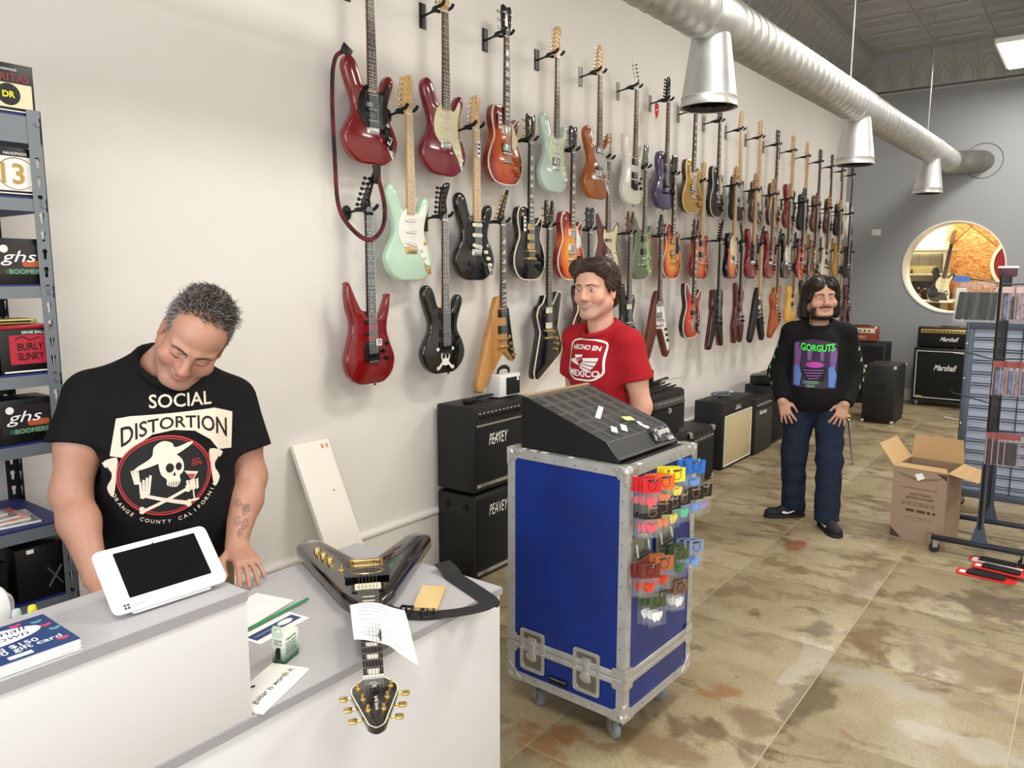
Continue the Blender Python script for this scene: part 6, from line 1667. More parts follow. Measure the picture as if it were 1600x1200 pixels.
# ------------------------------------------------------------------ cardboard box
t = thing('cardboard_box', 'open brown cardboard carton with flaps up, beside the wire rack', 'box', (5.33, -2.108, 0), math.radians(-7))
CARD = M('cardboard', (150, 128, 106), .75, bump=(120, .1))
CARDI = M('cardboard_inside', (196, 160, 112), .75)
INK = M('brown_ink', (66, 50, 40), .7)
BW, BD, BH = .315, .35, .47
for c, d in (((.002, 0, BH / 2), (.004, BW, BH)), ((BD - .002, 0, BH / 2), (.004, BW, BH)), ((BD / 2, BW / 2 - .002, BH / 2), (BD - .008, .004, BH)), ((BD / 2, -BW / 2 + .002, BH / 2), (BD - .008, .004, BH))):
    MB().box(c, d).build('wall', CARD, t)
MB().box((BD / 2, 0, .003), (BD - .008, BW - .008, .004)).build('bottom', CARD, t)
def flap(name, c0, c1, out, L_, ang):
    c0, c1 = Vector(c0), Vector(c1); o = Vector(out)
    d = (o * math.cos(ang) + Vector((0, 0, 1)) * math.sin(ang)) * L_
    nrm = (c1 - c0).cross(d).normalized() * .0035
    q = [c0, c1, c1 + d - (c1 - c0) * .04, c0 + d + (c1 - c0) * .04]
    MB().add(q + [p + nrm for p in q], [(0, 1, 2, 3), (4, 5, 6, 7), (0, 1, 5, 4), (1, 2, 6, 5), (2, 3, 7, 6), (3, 0, 4, 7)]).build(name, CARDI, t)
flap('flap', (BD, -BW / 2, BH), (BD, BW / 2, BH), (1, 0, 0), .155, math.radians(88))
flap('flap', (0, BW / 2, BH), (BD, BW / 2, BH), (0, 1, 0), .165, math.radians(52))
flap('flap', (BD, -BW / 2, BH), (0, -BW / 2, BH), (0, -1, 0), .165, math.radians(-12))
flap('flap', (0, BW / 2, BH), (0, -BW / 2, BH), (1, 0, 0), .03, math.radians(60))
bx_ = lambda cy, cz: (lambda u, v: (-.0008, cy - u, cz + v))
for s, w_, y, z, kw in (('WWW.ASHDOWNMUSIC.COM', .205, 0, .345, {}), ('#SPOTTHEVU', .125, -.01, .306, dict(bold=.02)), ('@ASHDOWNAMPS', .165, -.01, .282, dict(bold=.02)), ('DESIGNED AND ENGINEERED IN ENGLAND', .16, 0, .155, {}), ('MADE IN CHINA', .06, 0, .138, {})):
    lettering(s, w_, bx_(y, z), INK, t, **kw)
for k in range(6):
    y = .085 - k * .034
    mb = MB().tube([(-.001, y - .010, .235), (-.001, y + .010, .235), (-.001, y + .010, .255), (-.001, y - .010, .255)], .0012, 4, closed=True)
    mb.tube([(-.001, y - .006, .238), (-.001, y, .249), (-.001, y + .006, .238)], .0014, 4)
    mb.build('handling_symbol', INK, t)
for k, (y, w_) in enumerate(((.06, .02), (.035, .03), (-.02, .05), (-.065, .02), (-.095, .016))):
    MB().prism(rrect(w_, .016, .003, 2, y, .20), -.0012, .0006, YZ).build('mark_print', INK, t, smooth=False)
for sy in (1, -1):
    MB().prism([(sy * BW / 2 * .98, .008), (sy * BW / 2 * .98, .07), (sy * BW / 2 * .55, .008)] if sy > 0 else [(sy * BW / 2 * .98, BH - .01), (sy * BW / 2 * .98, BH - .05), (sy * BW / 2 * .6, BH - .01)], -.0012, .0006, YZ).build('flag_corner_print', INK, t, smooth=False)
MB().prism([(.14, BH - .03), (.10, BH - .055), (0, BH - .078), (-.10, BH - .055), (-.13, BH - .035), (0, BH - .058)], -.0012, .0006, YZ).build('ribbon_print', M('brown_ink_light', (128, 102, 78), .7), t, smooth=False)
MB().tube([(-.001, -.09 + .032 * math.cos(a * PI / 12), .05 + .03 * math.sin(a * PI / 12)) for a in range(24)], .003, 4, closed=True).build('round_stamp', M('brown_ink_light'), t)
MB().prism([(.03, BH - .035), (-.01, BH - .02), (-.03, BH - .05), (.01, BH - .075)], -.0014, .0008, YZ).build('shipping_label', TAGW, t, smooth=False)

# ------------------------------------------------------------------ wire grid rack with packaged straps
t = thing('grid_rack', 'dark wire grid rack on a casters base hung with packaged straps', 'rack', (5.47, -2.465, 0))
DKG = M('dark_rack_steel', (36, 40, 48), .4, .4)
for x in (-.28, .28):
    MB().rbox((x, 0, .095), (.04, .50, .026), .003).build('base_bar', DKG, t)
    MB().prism(round_poly([(-.045, .108), (.045, .108), (.018, .22), (.016, .60), (-.016, .60), (-.018, .22)], .01), x - .006, x + .006, YZ).build('upright', M('blue_grey_steel', (70, 80, 96), .4, .4), t)
    for y in (-.23, .23):
        c = MB().box((0, 0, .078), (.03, .03, .01)).box((.014, 0, .058), (.003, .028, .045)).box((-.014, 0, .058), (.003, .028, .045)).build('caster', M('zinc'), t, (x, y, 0), (0, 0, .4))
        MB().lathe([(0, -.010), (.028, -.010), (.031, 0), (.028, .010), (0, .010)], 16, (0, 0, .0312), axis='x').build('wheel', BLACKPL, c)
for k in range(8):
    x = -.30 + k * .60 / 7
    MB().cyl((x, .0, .22), (x, .0, 1.69), .0032, n=6).build('wire', BLACKHW, t)
for k in range(20):
    z = .24 + k * .076
    MB().cyl((-.305, .0065, z), (.305, .0065, z), .0032, n=6).build('wire', BLACKHW, t)
MB().cyl((-.305, 0, .2), (-.305, 0, 1.72), .008, n=8).build('frame_tube', BLACKHW, t)
MB().cyl((.305, 0, .2), (.305, 0, 1.72), .008, n=8).build('frame_tube', BLACKHW, t)
MB().rbox((-.29, -.03, 1.70), (.05, .085, .05), .006).build('top_clamp', M('dark_maroon_box', (70, 30, 36), .5), t)
MB().rbox((-.29, -.03, 1.728), (.055, .10, .012), .004).build('white_cap', TAGW, t)
for z in (1.63, 1.21, .79):
    MB().tube([(-.30, -.008, z), (-.30, -.20, z + .01), (-.30, -.215, z + .02)], .004, 6).build('hook_bar', BLACKHW, t)
for z in (1.64, 1.22, .965):
    MB().tube([(-.30, .01, z - .012 * (z < 1.5)), (-.30, .19, z + .03), (-.30, .205, z + .04)], .004, 6).build('hook_bar', BLACKHW, t)
grid = t
PINKP = M('pink_card_edge', (178, 134, 132), .5)
def strap_pack(x, y, z, rz, label, group, inner, hgt=.22, hdr=None, edge=PINKP, w_=.075, ty=0.0):
    t = thing('strap_packet', label, 'packet', (x, y, z), rz, group, rot=(0, ty, rz))
    MB().prism(rrect(w_, hgt, .004, 2, 0, -hgt / 2 + .02), -.008, .008, XZ, b=.003).build('clear_bag', CLEARF, t)
    MB().prism(rrect(w_ * .72, hgt * .68, .01, 3, 0, -hgt * .52), -.006, .006, XZ, b=.003).build('folded_strap', inner, t)
    MB().prism(rrect(w_ + .002, .034, .002, 2, 0, .002), -.009, .009, XZ).build('header_card', hdr or M('white_card'), t)
    if edge is not None:
        for s in (-1, 1): MB().box((s * w_ / 2, 0, -hgt / 2 + .02), (.004, .016, hgt)).build('card_edge', edge, t)
STP = [M('strap_black', (14, 13, 14), .7), M('strap_navy', (60, 72, 104), .6, var=(40, (110, 120, 150), .7)), M('strap_dark_red', (80, 36, 44), .6), M('strap_grey', (96, 92, 100), .6, var=(30, (180, 176, 186), .6))]
X0 = 5.17
for k in range(7):
    strap_pack(X0 + (k % 2) * .012, -2.51 - k * .033, 1.60, PI / 2 + .35, 'pink-edged strap packet on the top outer arm of rack, %s from the post' % ORD[k], 'straps on the upper right arm of the rack', STP[(k * 3 + 1) % 4], .19, M('pale_pink_card', (196, 168, 168), .5))
for k in range(7):
    strap_pack(X0 + (k % 2) * .012, -2.50 - k * .033, 1.18, PI / 2 + .35, 'red-topped strap packet on the middle arm of rack, %s from the post' % ORD[k], 'straps on the middle arm of the rack', STP[(k * 2 + 1) % 4], .20, M('faded_red_card', (136, 62, 58), .5))
for k in range(4):
    strap_pack(X0 + .0, -2.497 - k * .03, .765, PI / 2 + .3, 'red-topped black strap packet on the lowest arm of rack, %s from the post' % ORD[k], 'straps on the lowest arm of the rack', STP[0], .19, M('faded_red_card'))
for k in range(6):
    strap_pack(X0 - .01 * (k % 2), -2.44 + k * .030, 1.63, -PI / 2 + .3, 'clear-bagged dark strap on the arm before the round opening, %s from the post' % ORD[k], 'black straps on the upper left arm of the rack', STP[0] if k % 3 else M('strap_charcoal', (34, 34, 35), .7), .235, CLEARF, None, .05, .05 + .03 * (k % 3))
strap_pack(X0, -2.272, 1.66, PI / 2 + .1, 'pale string tube with a blue header at arm end of rack', 'straps on the outer end of the rack', M('pale_cream_cloth', (206, 200, 184), .5), .28, M('blue_header', (40, 92, 170), .4), None)
# second rack behind: framed slat panel
t = thing('slat_rack', 'grey framed rack with pale blue panel and rows of paired wires', 'rack', (6.42, -2.2, 0))
SLF = M('blue_grey_frame', (84, 92, 106), .45, .3)
for y in (0, -1.22):
    MB().rbox((0, y, .72), (.06, .05, 1.26), .003).rbox((-.034, y + .012, .72), (.01, .012, 1.26), .002).build('frame_post', SLF, t)
    for z in (.3, .62, .95, 1.2): MB().cyl((-.041, y + .012, z), (-.043, y + .012, z), .006, n=8).build('bolt', TAGW, t)
for z in (.10, 1.33):
    MB().rbox((0, -.61, z), (.07, 1.27, .05), .004).build('frame_rail', SLF, t)
MB().box((.012, -.61, .72), (.006, 1.17, 1.2)).build('back_sheet', M('pale_blue_sheet', (172, 182, 204), .5), t)
for k in range(15):
    z = .16 + k * .082
    for dz in (0, .018):
        MB().cyl((-.012, -.03, z + dz), (-.012, -1.19, z + dz), .004, n=6).build('wire', M('dark_grey_wire', (62, 66, 74), .4, .5), t)
for y in (-.32, -.62, -.92):
    MB().cyl((-.005, y, .12), (-.005, y, 1.32), .004, n=6).build('wire', M('dark_grey_wire'), t)
for z in (1.10, .62): MB().tube([(-.015, -.12, z), (-.02, .0, z + .015), (-.03, .12, z + .03)], .0025, 6).build('hook_bar', M('dull_zinc'), t)
for y in (-.02, -1.2):
    c = MB().box((0, 0, .07), (.05, .04, .012)).box((.014, 0, .05), (.003, .028, .045)).box((-.014, 0, .05), (.003, .028, .045)).build('caster', M('zinc'), t, (0, y, 0), (0, 0, .8))
    MB().lathe([(0, -.010), (.029, -.010), (.032, 0), (.029, .010), (0, .010)], 16, (0, 0, .0322), axis='x').build('wheel', BLACKPL, c)
# red strap cards on the floor
for k, (x, y, a, z, lab) in enumerate(((4.93, -2.535, 1.52, .002, 'lowest red strap card lying on the floor before the rack'), (5.02, -2.60, 1.42, .0225, 'middle red strap card on the floor, half covered'), (5.20, -2.57, 1.50, .003, 'white-topped red strap card on the floor nearest the rack wheel'))):
    t = thing('strap_card', lab, 'strap card', (x, y, z), a, 'strap cards on the floor'); t.scale = (1.0, 1.45, 1.0)
    MB().prism(round_poly([(-.14, -.04), (.14, -.04), (.15, 0), (.14, .04), (-.14, .04), (-.15, 0)], .012), 0, .002, XY).build('card', M('bright_red_card', (206, 44, 38), .5), t)
    MB().prism(rrect(.19, .045, .018, 4), .002, .018, XY, b=.006).build('rolled_strap', STP[0], t)
    MB().prism(rrect(.03, .03, .003, 2, .115, 0), .002, .003, XY).build('logo_print', TAGW, t)
    if k == 2: MB().prism(rrect(.26, .02, .003, 2, 0, .03), .002, .003, XY).build('white_band', TAGW, t)
# bass in the round opening
g = make_guitar('bass_guitar', 'black bass guitar with cream guard standing in the round opening', (12.13, -1.30, 2.16), None, shape='strat', body='black', guard='cream', pk=('sc', 'sc'), pkpos=(.29, .2), br='trem', head='fender', headcol='maple', board='rosewood', cat='bass guitar', knobs=2)
g.rotation_euler = (0, math.radians(8), -PI / 2 + .55)
g.location = (12.13, -1.255, 1.335 + .78)

# ================================================================== people: bodies are grown as one smooth field and meshed as one surface
class Field:
    def __init__(s): s.p = []
    def cap(s, a, b, ra, rb, k=.02, op=1):
        a, b = np.array(a, float), np.array(b, float); R = max(ra, rb)
        ba = b - a; L2 = max(ba @ ba, 1e-12)
        def fn(X, Y, Z):
            x, y, z = X - a[0], Y - a[1], Z - a[2]
            t = np.clip((x * ba[0] + y * ba[1] + z * ba[2]) / L2, 0, 1)
            return np.sqrt((x - ba[0] * t) ** 2 + (y - ba[1] * t) ** 2 + (z - ba[2] * t) ** 2) - (ra + (rb - ra) * t)
        s.p.append((np.minimum(a, b) - R, np.maximum(a, b) + R, fn, k, op)); return s
    def chain(s, pts, rs, k=.02):
        for i in range(len(pts) - 1): s.cap(pts[i], pts[i + 1], rs[i], rs[i + 1], k)
        return s
    def ell(s, c, r, k=.02, op=1, R=None):
        c, r = np.array(c, float), np.array(r, float)
        def fn(X, Y, Z):
            x, y, z = X - c[0], Y - c[1], Z - c[2]
            if R is not None:
                x, y, z = (R[0][0] * x + R[1][0] * y + R[2][0] * z, R[0][1] * x + R[1][1] * y + R[2][1] * z, R[0][2] * x + R[1][2] * y + R[2][2] * z)
            k0 = np.sqrt((x / r[0]) ** 2 + (y / r[1]) ** 2 + (z / r[2]) ** 2)
            k1 = np.sqrt((x / r[0] ** 2) ** 2 + (y / r[1] ** 2) ** 2 + (z / r[2] ** 2) ** 2)
            return np.where(k1 > 1e-9, k0 * (k0 - 1) / np.maximum(k1, 1e-9), -r.min())
        m = r.max() if R is not None else r
        s.p.append((c - m, c + m, fn, k, op)); return s
    def sleeve(s, a, b, ra, rb, k=.04):
        """tapered tube from a to b, cut square at b"""
        a, b = np.array(a, float), np.array(b, float)
        ba = b - a; L2 = ba @ ba; dn_ = ba / math.sqrt(L2)
        def fn(X, Y, Z):
            x, y, z = X - a[0], Y - a[1], Z - a[2]
            t = (x * ba[0] + y * ba[1] + z * ba[2]) / L2; tc_ = np.clip(t, 0, 1.3)
            d = np.sqrt((x - ba[0] * tc_) ** 2 + (y - ba[1] * tc_) ** 2 + (z - ba[2] * tc_) ** 2) - (ra + (rb - ra) * tc_)
            return np.maximum(d, (t - 1) * math.sqrt(L2))
        R = max(ra, rb) * 1.2
        s.p.append((np.minimum(a, b) - R, np.maximum(a, b) + R, fn, k, 1)); return s
    def plane(s, o, n, lo, hi, k=.006):
        """cut away everything on the side n points to, inside the box lo..hi"""
        o, n = np.array(o, float), np.array(n, float); n = n / np.linalg.norm(n)
        fn = lambda X, Y, Z: -((X - o[0]) * n[0] + (Y - o[1]) * n[1] + (Z - o[2]) * n[2])
        s.p.append((np.array(lo, float), np.array(hi, float), fn, k, -1)); return s
    def mesh(s, res, lo, hi):
        lo, hi = np.array(lo, float), np.array(hi, float)
        n = np.ceil((hi - lo) / res).astype(int) + 1
        ax = [lo[i] + np.arange(n[i]) * res for i in range(3)]
        f = np.full(tuple(n), .08, np.float32)
        for a, b, fn, k, op in s.p:
            pad = k + 3 * res if op > 0 else 0
            i0 = np.maximum(np.floor((a - pad - lo) / res).astype(int), 0); i1 = np.minimum(np.ceil((b + pad - lo) / res).astype(int) + 1, n)
            if (i1 <= i0).any(): continue
            sl = tuple(slice(p, q) for p, q in zip(i0, i1))
            d = fn(ax[0][sl[0]][:, None, None], ax[1][sl[1]][None, :, None], ax[2][sl[2]][None, None, :]).astype(np.float32)
            cur = f[sl]
            if op > 0:
                h = np.maximum(k - np.abs(cur - d), 0) / k
                f[sl] = np.minimum(cur, d) - h * h * k * .25
            else:
                d = -d
                h = np.maximum(k - np.abs(cur - d), 0) / k
                f[sl] = np.maximum(cur, d) + h * h * k * .25
        ins = f < 0
        c = np.zeros(tuple(n - 1), np.uint8)
        for i in (0, 1):
            for j in (0, 1):
                for l in (0, 1): c += ins[i:n[0] - 1 + i, j:n[1] - 1 + j, l:n[2] - 1 + l]
        act = np.argwhere((c > 0) & (c < 8))
        idx = np.full(tuple(n - 1), -1, np.int32)
        idx[tuple(act.T)] = np.arange(len(act))
        co = np.array([(i, j, l) for i in (0, 1) for j in (0, 1) for l in (0, 1)])
        vals = np.stack([f[act[:, 0] + q[0], act[:, 1] + q[1], act[:, 2] + q[2]] for q in co], 1)
        acc = np.zeros((len(act), 3)); cnt = np.zeros(len(act))
        for e0 in range(8):
            for e1 in range(e0 + 1, 8):
                if np.abs(co[e0] - co[e1]).sum() != 1: continue
                a_, b_ = vals[:, e0], vals[:, e1]
                m = (a_ < 0) != (b_ < 0)
                t = np.where(m, a_ / np.where(m, a_ - b_, 1), 0)
                acc[m] += (co[e0] + t[:, None] * (co[e1] - co[e0]))[m]; cnt[m] += 1
        V = lo + (act + acc / cnt[:, None]) * res
        faces = []
        for axis in range(3):
            u, v = (axis + 1) % 3, (axis + 2) % 3
            sa = [slice(None)] * 3; sb = [slice(None)] * 3
            sa[axis] = slice(0, n[axis] - 1); sb[axis] = slice(1, n[axis])
            A, B = ins[tuple(sa)], ins[tuple(sb)]
            e = np.argwhere(A != B)
            ok = (e[:, u] > 0) & (e[:, v] > 0) & (e[:, u] < n[u] - 1) & (e[:, v] < n[v] - 1)
            e = e[ok]
            q = []
            for du, dv in ((0, 0), (1, 0), (1, 1), (0, 1)):
                w_ = e.copy(); w_[:, u] -= 1 - du; w_[:, v] -= 1 - dv
                q.append(idx[w_[:, 0], w_[:, 1], w_[:, 2]])
            q = np.stack(q, 1)
            fl = ~A[tuple(e.T)]
            q[fl] = q[fl][:, ::-1]
            faces.append(q)
        F_ = np.concatenate(faces)
        return V, F_[(F_ >= 0).all(1)]

def np_mesh(name, parts, mats, colfn=None, smooth_it=2):
    """join (V, F) parts into one mesh object datablock, a little relaxed"""
    Vs, Fs, o = [], [], 0
    for V, F_ in parts:
        V = V.copy()
        for _ in range(smooth_it):
            acc = np.zeros_like(V); cn = np.zeros(len(V))
            for a in range(4):
                np.add.at(acc, F_[:, a], V[F_[:, (a + 1) % 4]]); np.add.at(cn, F_[:, a], 1)
            m = cn > 0
            V[m] = V[m] * .4 + acc[m] / cn[m][:, None] * .6
        Vs.append(V); Fs.append(F_ + o); o += len(V)
    V, F_ = np.concatenate(Vs), np.concatenate(Fs)
    me = bpy.data.meshes.new(name)
    me.from_pydata(V.tolist(), [], F_.tolist())
    me.polygons.foreach_set('use_smooth', [True] * len(me.polygons))
    for m in (mats if isinstance(mats, (list, tuple)) else [mats]): me.materials.append(m)
    if colfn is not None:
        c = np.ones((len(V), 4), np.float32); c[:, :3] = colfn(V)
        at = me.color_attributes.new('tone', 'FLOAT_COLOR', 'POINT')
        at.data.foreach_set('color', c.ravel())
    me.update()
    return me

def skin_mat(name):
    m = bpy.data.materials.new(name); m.use_nodes = True
    nt = m.node_tree; b = nt.nodes['Principled BSDF']
    a = nt.nodes.new('ShaderNodeVertexColor'); a.layer_name = 'tone'
    n = nt.nodes.new('ShaderNodeTexNoise'); n.inputs['Scale'].default_value = 60; n.inputs['Detail'].default_value = 4
    tc = nt.nodes.new('ShaderNodeTexCoord'); nt.links.new(tc.outputs['Object'], n.inputs['Vector'])
    mx = nt.nodes.new('ShaderNodeMix'); mx.data_type = 'RGBA'; mx.blend_type = 'MULTIPLY'; mx.inputs[0].default_value = .25
    nt.links.new(a.outputs['Color'], mx.inputs[6]); nt.links.new(n.outputs['Color'], mx.inputs[7])
    nt.links.new(mx.outputs[2], b.inputs['Base Color'])
    b.inputs['Roughness'].default_value = .48
    b.inputs['Subsurface Weight'].default_value = .12; b.inputs['Subsurface Radius'].default_value = (.012, .005, .003); b.inputs['Subsurface Scale'].default_value = .5
    return m
SKIN = skin_mat('skin')

def frame(loc, rx=0, ry=0, rz=0):
    """head frame: local axes x right of the viewer who faces the person, -y out of the face, z to the crown"""
    return Matrix.Translation(loc) @ Matrix.Rotation(rz, 4, 'Z') @ Matrix.Rotation(ry, 4, 'Y') @ Matrix.Rotation(rx, 4, 'X')

def head_prims(Fd, H, sc=1.0, fat=0.0, smile=1.0, open_=1.0, nose=1.0):
    T = lambda x, y, z: tuple(H @ Vector((x * sc, y * sc, z * sc)))
    R = np.array(H.to_3x3())
    E = lambda c, r, k=.02, op=1: Fd.ell(T(*c), [q * sc for q in r], k, op, R)
    C = lambda a, b, ra, rb, k=.015, op=1: Fd.cap(T(*a), T(*b), ra * sc, rb * sc, k, op)
    E((0, .020, .038), (.076, .096, .088), .03)              # cranium
    E((0, -.040, .050), (.062, .052, .058), .03)             # forehead
    E((0, -.030, -.030), (.060 + fat, .062, .080), .03)      # face block
    for s in (-1, 1):
        C((s * (.050 + fat), .005, -.055), (s * (.018 + fat * .6), -.070, -.098), .022 + fat * .5, .020 + fat * .4, .025)   # jaw
        E((s * (.040 + fat * .6), -.062, -.030), (.026 + fat * .5, .024, .026), .022)                    # cheek
        C((s * .012, -.090, .026), (s * .048, -.074, .026), .012, .010, .014)          # brow ridge
        E((s * .032, -.094, .004), (.019, .014, .0125), .012, -1)                      # eye socket
        E((s * .032, -.0765, .003), (.0165, .0145, .0125), .006)                       # lids over the eye
        C((s * .016, -.0885, -.0005), (s * .047, -.079, -.0005), .0035, .003, .006)    # lower lid pad
        E((s * .0125 * nose, -.099, -.035), (.0085 * nose, .010, .0075), .008)         # nostril wings
        E((s * .079, .012, -.006), (.009, .020, .033), .008)                           # ear
        E((s * .088, .002, -.004), (.006, .011, .020), .006, -1)
        E((s * .080, .008, -.034), (.007, .009, .010), .006)
    C((0, -.088, .022), (0, -.107 * (1 + .02 * nose), -.026), .008, .0125 * nose, .014)
    E((0, -.110, -.030), (.0125 * nose, .012, .0105), .010)
    E((0, -.078, -.102), (.024 + fat * .4, .020, .018), .02)   # chin
    # mouth: lips along a curve that rises at the corners
    zc = -.064
    lipz = lambda u: zc + smile * .0085 * (u * u)
    up_ = [(u * .029, -.0945 + .016 * u * u, lipz(u) + .0045 - .002 * abs(u)) for u in (-1, -.5, 0, .5, 1)]
    lo_ = [(u * .027, -.0925 + .016 * u * u, lipz(u) - .0075 * (1 + .5 * open_) * (1 - .5 * u * u)) for u in (-1, -.5, 0, .5, 1)]
    for i in range(4):
        C(up_[i], up_[i + 1], .0048, .0048, .006); C(lo_[i], lo_[i + 1], .0055, .0055, .006)
    for s in (-1, 1):
        C((s * .019 * nose, -.098, -.032), (s * (.034 + fat * .4), -.086, -.058), .0022, .0020, .007, -1)   # smile crease
        C((s * .034, -.088, zc + .006), (s * .040, -.080, zc + .006), .003, .004, .006, -1)
    return T

def face_colors(H, sc, base, lips, flush, beard=None, beard_fn=None):
    Hi = np.array(H.inverted())
    base, lips, flush = (np.array(lin(c)) for c in (base, lips, flush))
    bc = np.array(lin(beard)) if beard else None
    def fn(V):
        L = (V @ Hi[:3, :3].T + Hi[:3, 3]) / sc
        col = np.tile(base, (len(V), 1))
        def mixc(m, c):
            col[:] = col * (1 - m[:, None]) + c * m[:, None]
        g = lambda c, r: np.exp(-(((L - np.array(c)) / np.array(r)) ** 2).sum(1))
        for s in (-1, 1):
            mixc(.55 * g((s * .042, -.07, -.025), (.022, .04, .02)), flush)
            mixc(.5 * g((s * .082, .01, -.005), (.012, .03, .035)), flush)
        mixc(.6 * g((0, -.112, -.03), (.016, .02, .014)), flush)
        if bc is not None: mixc(np.clip(beard_fn(L), 0, 1), bc)
        return col
    return fn

def tubes(name, strands, mat, parent, n=4):
    """many tapered strands as one mesh: strands = list of (points, radius)"""
    V, F_ = [], []
    for P, r in strands:
        P = [Vector(p) for p in P]; m = len(P); o = len(V)
        u0 = (P[-1] - P[0]).orthogonal().normalized()
        for i, p in enumerate(P):
            t = (P[min(i + 1, m - 1)] - P[max(i - 1, 0)]).normalized()
            u = (u0 - t * u0.dot(t)).normalized(); w_ = t.cross(u)
            rr = r * (1 - .75 * (i / (m - 1)) ** 2)
            for k in range(n):
                a = 2 * PI * k / n
                V.append(p + (u * math.cos(a) + w_ * math.sin(a)) * rr)
        for i in range(m - 1):
            for k in range(n):
                F_.append((o + i * n + k, o + i * n + (k + 1) % n, o + (i + 1) * n + (k + 1) % n, o + (i + 1) * n + k))
        F_.append(tuple(o + (m - 1) * n + k for k in range(n)))
    me = bpy.data.meshes.new(name)
    me.from_pydata([tuple(v) for v in V], [], F_)
    me.polygons.foreach_set('use_smooth', [True] * len(me.polygons))
    me.materials.append(mat)
    return obj(name, me, parent)

def hair_mat(name, rgb):
    return M(name, rgb, .45, var=(90, tuple(min(255, int(c * 1.5 + 8)) for c in rgb), .7))

def face_parts(t, H, sc, browcol, closed=False, open_=1.0, smile=1.0, browlift=0.0, iris=(44, 30, 24)):
    """brows, eyes and mouth laid on the surface of the face"""
    b = [o for o in t.children if o.name.startswith('body')][0].data
    R = H.to_3x3()
    P = Print([tuple(v.co) for v in b.vertices], [tuple(p.vertices) for p in b.polygons], H.translation - R @ Vector((0, .0, 0)), R @ Vector((1, 0, 0)), R @ Vector((0, 0, 1)), step=.004, kx=sc, ky=sc)
    LASH = M('lash', (30, 20, 18), .6)
    bm_ = M('brow_%d_%d_%d' % browcol, browcol, .7)
    U = np.linspace(-1, 1, 11)
    for s in (-1, 1):
        top = []; bot = []
        for q in np.linspace(0, 1, 9):
            x = .011 + .042 * q; z = .0235 + browlift + .009 * math.sin(q * 2.3) - .009 * q
            th_ = .0042 * (1 - .65 * q) * (.75 + .25 * math.sin(min(1, q * 4) * PI / 2))
            top.append((s * x, z + th_)); bot.append((s * x, z - th_ * .7))
        P.poly(top + bot[::-1], bm_, t, 'eyebrow', lift=.0011)
        cx = .0315; hw = .0145
        if closed:
            up_ = [(s * (cx + u * hw), -.0045 - .0042 * (1 - u * u) + .0012 * u) for u in U]
            P.poly(up_ + [(x, z - .0020 * (1 - .8 * abs(u))) for (x, z), u in zip(up_, U)][::-1], LASH, t, 'eyelashes', lift=.0012)
            cr = [(s * (cx + u * hw * 1.05), .0075 + .0020 * (1 - u * u)) for u in U]
            P.poly(cr + [(x, z - .0009) for x, z in cr][::-1], M('lid_crease', (128, 82, 66), .6), t, 'lid_crease', lift=.0008)
        else:
            up_ = [(s * (cx + u * hw), .0015 + .0034 * (1 - u * u) + .0010 * u) for u in U]
            lo_ = [(s * (cx + u * hw), .0015 - .0024 * (1 - u * u) + .0010 * u) for u in U]
            P.poly(up_ + lo_[::-1], M('eye_white', (206, 194, 186), .25), t, 'eye', lift=.0008)
            P.poly(ellipse(.0048, .0030, 14, s * cx, .0020), M('iris_dark', iris, .15), t, 'iris', lift=.0012)
            P.poly([(x, z + .0018 * (1 - .5 * abs(u))) for (x, z), u in zip(up_, U)] + up_[::-1], LASH, t, 'eyelashes', lift=.0016)
            cr = [(s * (cx + u * hw * 1.05), .0095 + .0015 * (1 - u * u)) for u in U]
            P.poly(cr + [(x, z - .0009) for x, z in cr][::-1], M('lid_crease', (128, 82, 66), .6), t, 'lid_crease', lift=.0008)
        P.poly(ellipse(.0040, .0018, 10, s * .0072, -.0405), M('nostril_dark', (70, 36, 32), .7), t, 'nostril', lift=.0008)
    zc = -.0645
    base = lambda u: zc + smile * .0085 * u * u
    W_ = .0275
    gu = [(u * W_, base(u) + .0012 * (1 - u * u)) for u in U]
    gl = [(u * W_, base(u) - .0066 * open_ * (1 - u * u)) for u in U]
    tl = [(u * W_ * .93, base(u * .93) - .0042 * open_ * (1 - u * u)) for u in U]
    tu = [(u * W_ * .93, base(u * .93) + .0010 * (1 - u * u)) for u in U]
    LIP = M('lip_%d' % int(sc * 1000), (172, 96, 88), .4)
    P.poly([(u * (W_ + .001), base(u) + .0058 * (1 - u * u) - (.0010 if abs(u) < .05 else 0)) for u in U] + gu[::-1], LIP, t, 'upper_lip', lift=.0008)
    P.poly(gl + [(u * W_, base(u) - (.0066 * open_ + .0072) * (1 - u * u)) for u in U][::-1], LIP, t, 'lower_lip', lift=.0008)
    P.poly(gu + gl[::-1], M('mouth_dark', (64, 22, 22), .5), t, 'mouth_inside', lift=.0009)
    if open_ > 0: P.poly(tu + tl[::-1], M('teeth', (226, 218, 204), .3), t, 'teeth', lift=.0014)

